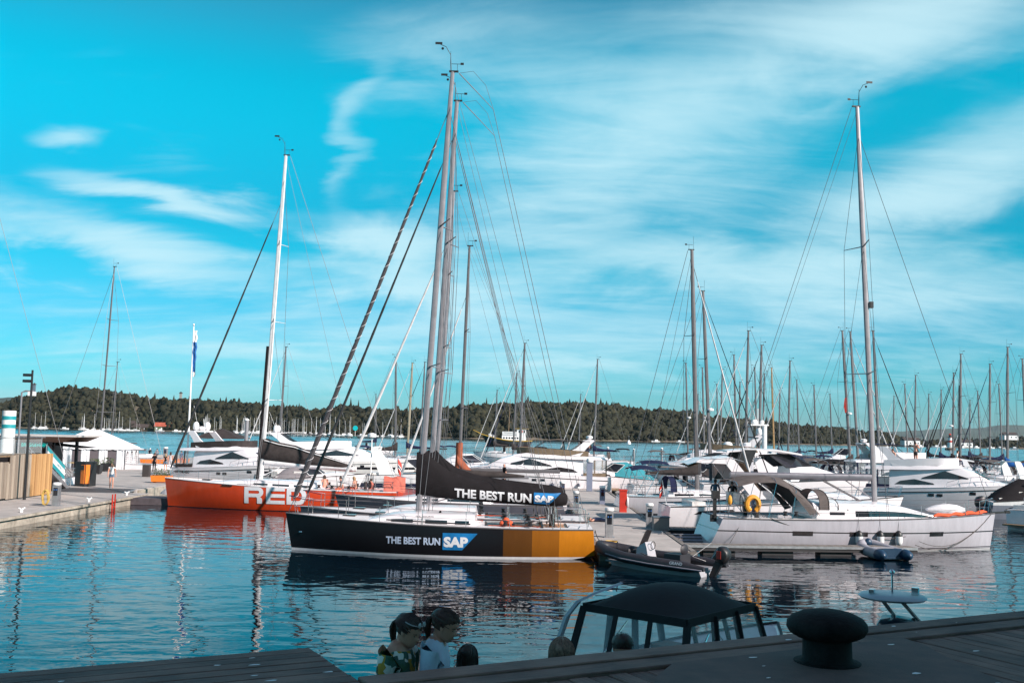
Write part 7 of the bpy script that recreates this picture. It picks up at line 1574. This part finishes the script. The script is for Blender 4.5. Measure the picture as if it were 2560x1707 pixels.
base = {(-1.12, -1.0): (-1.45, -1.12), (1.12, -1.0): (1.55, -1.08), (1.12, 1.0): (1.55, 1.08), (-1.12, 1.0): (-1.45, 1.12)}
posts = []
for sd in (-1, 1):
    for xt, xb in ((-1.1, -1.42), (-.28, -.30), (.42, .62), (1.1, 1.55)):
        mb = MB(); mb.beam((xt, sd * 1.0, 2.04), (xb, sd * 1.11, .98), .13, .03); mb.build('canopy_post', nb, cn, smooth=0)
    for (xt0, xb0), (xt1, xb1) in zip(((-1.1, -1.42), (-.28, -.30), (.42, .62)), ((-.28, -.30), (.42, .62), (1.1, 1.55))):
        mb = MB(); mb.grid([[(xt0 + (xt1 - xt0) * i / 4, sd * 1.0, 2.02) for i in range(5)], [((xt0 + xb0 + (xt1 + xb1 - xt0 - xb0) * i / 4) / 2, sd * (1.05 + .02 * math.sin(i * 2)), 1.5) for i in range(5)], [(xb0 + (xb1 - xb0) * i / 4, sd * 1.11, .98) for i in range(5)]]); mb.build('clear_panel', pane, cn, smooth=60)
for xt, xb in ((-1.1, -1.42), (1.1, 1.55)):
    for y0, y1 in ((-1, -.33), (-.33, .33), (.33, 1)):
        mb = MB(); mb.grid([[(xt, y0, 2.02), (xt, y1, 2.02)], [((xt + xb) / 2, y0 * 1.05, 1.5), ((xt + xb) / 2 + .02, y1 * 1.05, 1.5)], [(xb, y0 * 1.1, .98), (xb, y1 * 1.1, .98)]]); mb.build('clear_panel', pane, cn, smooth=60)
    for y in (-.33, .33): mb = MB(); mb.beam((xt, y, 2.04), (xb, y * 1.1, .98), .08, .03); mb.build('canopy_post', nb, cn, smooth=0)
mb = MB(); pts = [(-1.62, 1.22, .95), (-1.52, 1.18, 1.55), (-1.40, 1.12, 1.9), (-1.24, 1.0, 2.14), (-1.0, .8, 2.28), (-.6, .62, 2.40)]
mb.loft([[(p[0] - .05, p[1] + .03, p[2]), (p[0] + .07, p[1] + .03, p[2] + .02), (p[0] + .07, p[1] - .02, p[2] + .01), (p[0] - .05, p[1] - .02, p[2] - .02)] for p in pts]); mb.build('targa_arch', mat('pale_blue_gel', (.42, .48, .52), .35), cb, smooth=30)
mb = MB(); mb.tube([(-1.0, -.9, 1.0), (-.1, -.8, 1.7)], .014, 5); mb.tube([(-1.0, .9, 1.0), (-.1, .8, 1.7)], .014, 5); mb.tube([(.9, -.9, 1.0), (.1, -.8, 1.75)], .014, 5); mb.build('canopy_struts', steel, cn)
for c_, d_ in (((.9, .4, .95), (.5, .8, .5)), ((-.3, .45, .9), (.5, .5, .5)), ((-.3, -.45, .9), (.5, .5, .5))): mb = MB(); mb.box(c_, d_); mb.build('seat', mat('seat_tan', (.25, .13, .09), .7), cb, smooth=0)
# ---- wakeboard boat with tower, only tower and engine show
wk = thing('tower_boat', 'motorboat below the quay with steel tow tower, round top and dark outboard', 'motorboat', (4.75, 12.6, 0), R(60))
wkh = Hull(6.0, 2.3, 1.2, .95, rake=.8, tr=-.1, sw=.9, mp=.4, dep=.35, lift=-.1, kmid=.85, kbow=.25, e=1.6); wkh.build_hull(wk, gel); wkh.build_deck(wk, deckm, well=(.1, .7, .45), railm=rubber)
eo2 = outboard(wk, .1, -.10, 1.95, 1.15, 0., mat('dark_blue_engine', (.012, .025, .04), .25, var=.2, coat=.5))
text_fit('YAMAHA', .34, .08, lambda a, b: V(-.375, .06 - a, 2.2 + b), 'engine_lettering', letter, eo2, bold=.02)
tb0 = MB()
LG = [(-.62, 1.0), (-.58, 1.7), (-.46, 2.3), (-.24, 2.7), (-.06, 2.93)]
for y in (-.13, .13): tb0.tube([(.2 - .05 * i, y * (1.3 - .1 * i) + q[0] + .02, q[1]) for i, q in enumerate(LG)], .024, 7)
for zz in (2.25, 2.45): yy = float(np.interp(zz, [q[1] for q in LG], [q[0] for q in LG])); tb0.tube([(.1, yy - .13, zz), (.1, yy + .17, zz)], .018, 6)
tw2 = tb0.build('tow_tower', steel, wk)
mb = MB(); mb.lathe([(.12, 0), (.38, .015), (.41, .04), (.38, .065), (.1, .08)], (.12, -.02, 2.93), 24); mb.build('round_top', mat('pale_blue_gel', (.42, .48, .52), .35), tw2)
mb = MB(); mb.tube([(.12, -.02, 3.0), (.12, -.02, 3.25)], .012, 6); mb.sphere((.12, -.02, 3.27), .035, 8, 6); mb.box((.2, -.28, 3.05), (.1, .08, .09)); mb.box((0, .2, 3.03), (.12, .06, .05)); mb.build('light_and_speaker', steel, tw2)
# ================================================================== foreground people
HP = [(0.0, .34, -.02, .13), (.07, .42, -.14, .23), (.17, .44, -.26, .30), (.23, .465, -.30, .315), (.29, .445, -.34, .33), (.35, .44, -.40, .345), (.43, .425, -.45, .36), (.5, .40, -.48, .37), (.6, .44, -.52, .385), (.74, .43, -.54, .385), (.87, .31, -.47, .33), (.95, .15, -.32, .22), (1.0, -.02, -.13, .06)]
def head_rings(s, c, rot, inflate=1., hairline=None, z0=0.):
    rings = []; n = 20
    for z, f, b, w in HP:
        if z < z0: continue
        if hairline is not None: f = f * 1.04 if z > .8 else float(np.interp(z, [.3, .45, .6, .7, .8], [-.22, -.10, .10, .30, .42]))
        ring = []
        for j in range(n):
            a = 2 * PI * j / n; ca, sa = math.cos(a), math.sin(a); x = ((f if ca > 0 else -b) * abs(ca)) * (1 if ca > 0 else -1); y = w * sa
            if hairline is None and .30 < z < .52 and abs(math.atan2(sa, ca)) < .33: x += .12 * math.exp(-((z - .37) / .07) ** 2) * math.exp(-(math.atan2(sa, ca) / .2) ** 2)
            p = V(x * inflate, y * inflate, (z - .45) * (1 + (inflate - 1) * .6) + .45) * s; ring.append(c + rot @ p)
        rings.append(ring)
    return rings
def near_person(label, loc, rz, h, top, pitch=0., hair=hairb, style='pony', seat=False, sleeve=.45, glasses=False, bare=False, neckline=0.):
    r = thing('person', label, 'person', loc, rz); s = .127 * h; base = h * (.86 if not seat else .40)
    z = lambda t: (t - (.46 if seat else 0)) * h
    J = [((0, 0, z(.53)), (.075 * h, .085 * h)), ((0, 0, z(.63)), (.060 * h, .075 * h)), ((0, 0, z(.74)), (.074 * h, .092 * h)), ((-.005 * h, 0, z(.815)), (.044 * h, .056 * h)), ((.002 * h, 0, z(.862)), .029 * h), ((.02 * h, 0, z(.905)), .026 * h),
         ((-.005 * h, .118 * h, z(.795)), .046 * h), ((-.02 * h, .138 * h, z(.63)), .028 * h), ((.06 * h, .125 * h, z(.50)), .020 * h), ((.10 * h, .11 * h, z(.46)), .02 * h), ((-.005 * h, -.118 * h, z(.795)), .046 * h), ((-.02 * h, -.138 * h, z(.63)), .028 * h), ((.06 * h, -.125 * h, z(.50)), .020 * h), ((.10 * h, -.11 * h, z(.46)), .02 * h)]
    E_ = [(0, 1), (1, 2), (2, 3), (3, 4), (4, 5), (3, 6), (6, 7), (7, 8), (8, 9), (3, 10), (10, 11), (11, 12), (12, 13)]
    if not seat:
        J += [((0, .058 * h, z(.50)), .056 * h), ((.01 * h, .06 * h, z(.28)), .037 * h), ((-.01 * h, .06 * h, z(.04)), .026 * h), ((.08 * h, .065 * h, z(.018)), .022 * h), ((0, -.058 * h, z(.50)), .056 * h), ((.01 * h, -.06 * h, z(.28)), .037 * h), ((-.01 * h, -.06 * h, z(.04)), .026 * h), ((.08 * h, -.065 * h, z(.018)), .022 * h)]
    else:
        J += [((.02 * h, .07 * h, z(.50)), .056 * h), ((.25 * h, .08 * h, z(.53)), .038 * h), ((.27 * h, .08 * h, z(.30)), .027 * h), ((.34 * h, .085 * h, z(.27)), .022 * h), ((.02 * h, -.07 * h, z(.50)), .056 * h), ((.25 * h, -.08 * h, z(.53)), .038 * h), ((.27 * h, -.08 * h, z(.30)), .027 * h), ((.34 * h, -.085 * h, z(.27)), .022 * h)]
    E_ += [(0, 14), (14, 15), (15, 16), (16, 17), (0, 18), (18, 19), (19, 20), (20, 21)]
    me = skin_mesh(J, E_, sub=2)
    rot = Matrix.Rotation(pitch, 3, 'Y'); c = V(.0 + .012 * h, 0, z(.868)) - rot @ V(-.05 * s, 0, .12 * s) + V(.0, 0, .0)
    mb = MB(); mb.v = [tuple(v.co) for v in me.vertices]; mb.f = [tuple(p.vertices) for p in me.polygons]
    segs = [(V(*J[a][0]), V(*J[b][0]), (a, b)) for a, b in E_]
    for f in mb.f:
        cc = sum((V(*mb.v[i]) for i in f), V(0, 0, 0)) / len(f); best = min(((cc - (a + (b - a) * max(0, min(1, (cc - a).dot(b - a) / (b - a).length_squared)))).length, e, (cc - a).dot(b - a) / (b - a).length_squared) for a, b, e in segs)
        e, t = best[1], best[2]
        if e in ((6, 7), (10, 11)): m_ = 1 if t < sleeve else 0
        elif e in ((7, 8), (8, 9), (11, 12), (12, 13), (4, 5)): m_ = 0
        elif e == (3, 4): m_ = 0
        elif e[0] >= 14 or e in ((0, 14), (0, 18)): m_ = 2
        else: m_ = 1
        if neckline and m_ == 1 and cc.z > z(neckline): m_ = 0
        mb.m.append(m_)
    bpy.data.meshes.remove(me)
    mb.loft(head_rings(s * 1.0, c, rot), m=0)
    mb.build('body', [skinm, top, navy], r, smooth=80)
    fc = lambda x, y, zz: tuple(c + rot @ V(x, y, zz) * 1.0 * s) if 0 else tuple(c + rot @ (V(x, y, zz) * s))
    mb = MB()
    for sd in (1, -1):
        e_ = fc(.345, sd * .16, .49); mb.sphere(e_, .035 * s, 8, 5, sc=(.6, 1.5, .7))
    mb.build('eyes', black, r); mb = MB()
    for sd in (1, -1): mb.tube([fc(.40, sd * .08, .575), fc(.385, sd * .17, .59), fc(.31, sd * .25, .565)], .016 * s, 5)
    mb.build('eyebrows', hair, r)
    mb = MB(); mb.tube([fc(.36, -.12, .215), fc(.462, 0, .222), fc(.36, .12, .215)], .022 * s, 5); mb.build('mouth', mat('lips', (.26, .09, .08), .5), r)
    for sd in (1, -1): mb = MB(); mb.sphere(fc(-.02, sd * .375, .44), .1 * s, 8, 6, sc=(.7, .3, 1.1)); mb.build('ear', skinm, r)
    # hair cap and tail
    mb = MB(); mb.loft(head_rings(s * 1.0, c, rot, 1.1, .66, .30 if style != 'crop' else .42)); hr_ = mb.build('hair', hair, r, smooth=70)
    rg_ = random.Random(int(h * 100)); cx = V(-.05, 0, .56)
    def ell(d, k=1.09): return tuple(c + rot @ (V(cx.x + d.x * .495 * k, d.y * .405 * k, cx.z + d.z * .475 * k) * s))
    if style == 'pony':
        q0 = V(*fc(-.46, 0, .60)); tie = V(-.95, 0, .12).normalized(); mb = MB()
        for i in range(110):
            a_ = rg_.uniform(-1.9, 1.9); z_ = rg_.uniform(.30, .80) if abs(a_) < .9 else rg_.uniform(-.1, .6); d0 = V(math.cos(a_) * .8, math.sin(a_), z_).normalized()
            mb.tube([ell(d0.lerp(tie, t / 6).normalized(), 1.10 + .015 * rg_.random()) for t in range(7)], .016 * s, 4, caps=False)
        for i in range(60):
            a_ = rg_.uniform(0, 6.28); k_ = rg_.uniform(.3, 1); o_ = lambda w: V(math.cos(a_) * w * k_ * .8, math.sin(a_) * w * k_, 0)
            ln = rg_.uniform(.75, 1.05)
            mb.tube([q0 + (V(*d_) + o_(w)) * s for d_, w in (((.06, 0, .02), .05), ((-.07, 0, .05), .07), ((-.19, .01, -.05), .12), ((-.26, .015, -.28 * ln), .15), ((-.26, .01, -.55 * ln), .14), ((-.22, 0, -.8 * ln), .10), ((-.18, 0, -1.0 * ln), .06))], [.02 * s] * 5 + [.014 * s, .004 * s], 4, caps=False)
        mb.build('ponytail', hair, hr_, smooth=70)
        mb = MB(); mb.tube([q0 + V(-.04 + .03 * math.cos(t), .085 * math.cos(t), .03 + .085 * math.sin(t)) * s for t in (2 * PI * i / 12 for i in range(12))], .025 * s, 5, closed=True); mb.build('hair_band', mat('lilac_band', (.3, .2, .4), .7), hr_)
    if style == 'long':
        mb = MB(); mb.loft([[tuple(c + rot @ (V(-.16 + a_ * .40 * math.cos(q), .44 * a_ * math.sin(q), zz) * s)) for q in (2 * PI * j / 14 for j in range(14))] for zz, a_ in ((.8, .8), (.6, .98), (.3, 1.02), (0., 1.0), (-.35, .95), (-.6, .8), (-.7, .5))]); mb.build('long_hair', hair, hr_, smooth=70)
        mb = MB()
        for i in range(150):
            a_ = rg_.uniform(.6, 5.68); top_ = V(.25, .03 * math.copysign(1, math.sin(a_)), 1).normalized(); out_ = V(math.cos(a_), math.sin(a_), .05).normalized(); ln = rg_.uniform(.85, 1.1); k_ = 1.10 + .05 * rg_.random()
            pts_ = [ell(top_.lerp(out_, t / 5).normalized(), k_) for t in range(6)]; e_ = V(*pts_[-1])
            pts_ += [tuple(e_ + V(0, 0, -.3 * s * ln) + V(rg_.uniform(-.02, .02), rg_.uniform(-.02, .02), 0) * s), tuple(e_ + V(0, 0, -.75 * s * ln) + V(rg_.uniform(-.05, .05), rg_.uniform(-.05, .05), 0) * s), tuple(e_ + V(-.02, 0, -1.1 * s * ln))]
            mb.tube(pts_, [.02 * s] * 7 + [.016 * s, .005 * s], 4, caps=False)
        mb.build('hair_strands', hair, hr_, smooth=70)
    if style == 'crop':
        mb = MB()
        for i in range(220):
            d0 = V(rg_.uniform(-1, .7), rg_.uniform(-1, 1), rg_.uniform(-.1, 1)).normalized(); p0 = V(*ell(d0, 1.05)); p1 = V(*ell((d0 + V(.12, rg_.uniform(-.06, .06), -.05)).normalized(), 1.15)); mb.tube([p0, p1], [.014 * s, .004 * s], 3, caps=False)
        mb.build('hair_tufts', hair, hr_, smooth=70)
    if glasses:
        mb = MB(); mb.tube([fc(.36 * math.cos(q) + .03, .43 * math.sin(q), .86 + .03 * math.cos(q)) for q in (R(-110 + 220 * i / 14) for i in range(15))], .022 * s, 5)
        for sd in (1, -1): mb.sphere(fc(.36, sd * .16, .92), .11 * s, 8, 5, sc=(.35, 1.2, .9))
        mb.build('sunglasses', mat('pale_frames', (.35, .38, .38), .25), r)
    return r
def print_mat():
    m = bpy.data.materials.new('lemon_print'); m.use_nodes = True; t = m.node_tree; p = t.nodes['Principled BSDF']; L = t.links.new; c = t.nodes.new('ShaderNodeTexCoord')
    v = t.nodes.new('ShaderNodeTexVoronoi'); L(c.outputs['Object'], v.inputs['Vector']); v.inputs['Scale'].default_value = 26
    sp = t.nodes.new('ShaderNodeSeparateColor'); L(v.outputs['Color'], sp.inputs[0]); r_ = t.nodes.new('ShaderNodeValToRGB'); L(sp.outputs[0], r_.inputs[0]); r_.color_ramp.interpolation = 'CONSTANT'
    e = r_.color_ramp.elements; e[0].color = (.04, .11, .06, 1); e[1].position = .35; e[1].color = (.75, .74, .66, 1)
    for ps, cl in ((.6, (.45, .27, .04, 1)), (.75, (.05, .13, .10, 1))): q = e.new(ps); q.color = cl
    L(r_.outputs[0], p.inputs['Base Color']); p.inputs['Roughness'].default_value = .85; return m
tee = mat('pale_blue_tee', (.62, .70, .84), .85, var=.1, vs=6, bump=.006, bs=14)
near_person('girl in lemon print blouse with dark ponytail and sunglasses on her head', (-.70, 6.80, 2.22), R(-22), 1.50, print_mat(), pitch=R(26), style='pony', glasses=True, sleeve=.65, neckline=.822)
near_person('girl in pale blue tee shirt with long brown ponytail looking down right', (-.47, 6.92, 2.22), R(-8), 1.51, tee, pitch=R(24), style='pony', hair=mat('chestnut_hair', (.075, .034, .021), .5, var=.4, vs=50, bump=.004, bs=80))
near_person('dark haired child seen from behind, only the head above the quay edge', (-.27, 7.10, 2.22), R(75), 1.22, canvb, pitch=R(8), style='long', hair=hairb)
near_person('blonde woman with straight shoulder length hair sitting with her back turned', (.42, 7.65, 2.50), R(85), 1.66, canvb, style='long', hair=mat('ash_blond_hair', (.36, .22, .15), .55, var=.4, vs=50, bump=.004, bs=80), seat=True)
near_person('short haired boy in a blue shirt sitting before the canopy boat', (.95, 8.22, 2.48), R(95), 1.58, mat('bright_blue_shirt', (.02, .18, .50), .8), style='crop', pitch=R(12), hair=hairb, seat=True)
# ================================================================== haze over the fjord
hz = MB(); hz.box((0, 5900, 78), (20000, 12200, 164)); hzo = hz.build('haze', None, None, smooth=0); hzo['kind'] = 'stuff'
hzo.data.materials.clear(); hm_ = bpy.data.materials.new('haze'); hm_.use_nodes = True; t_ = hm_.node_tree; t_.nodes.clear()
pv = t_.nodes.new('ShaderNodeVolumePrincipled'); pv.inputs['Density'].default_value = 2.4e-5; pv.inputs['Color'].default_value = (.75, .92, 1, 1); pv.inputs['Anisotropy'].default_value = .2
oo = t_.nodes.new('ShaderNodeOutputMaterial'); t_.links.new(pv.outputs[0], oo.inputs['Volume']); hzo.data.materials.append(hm_)
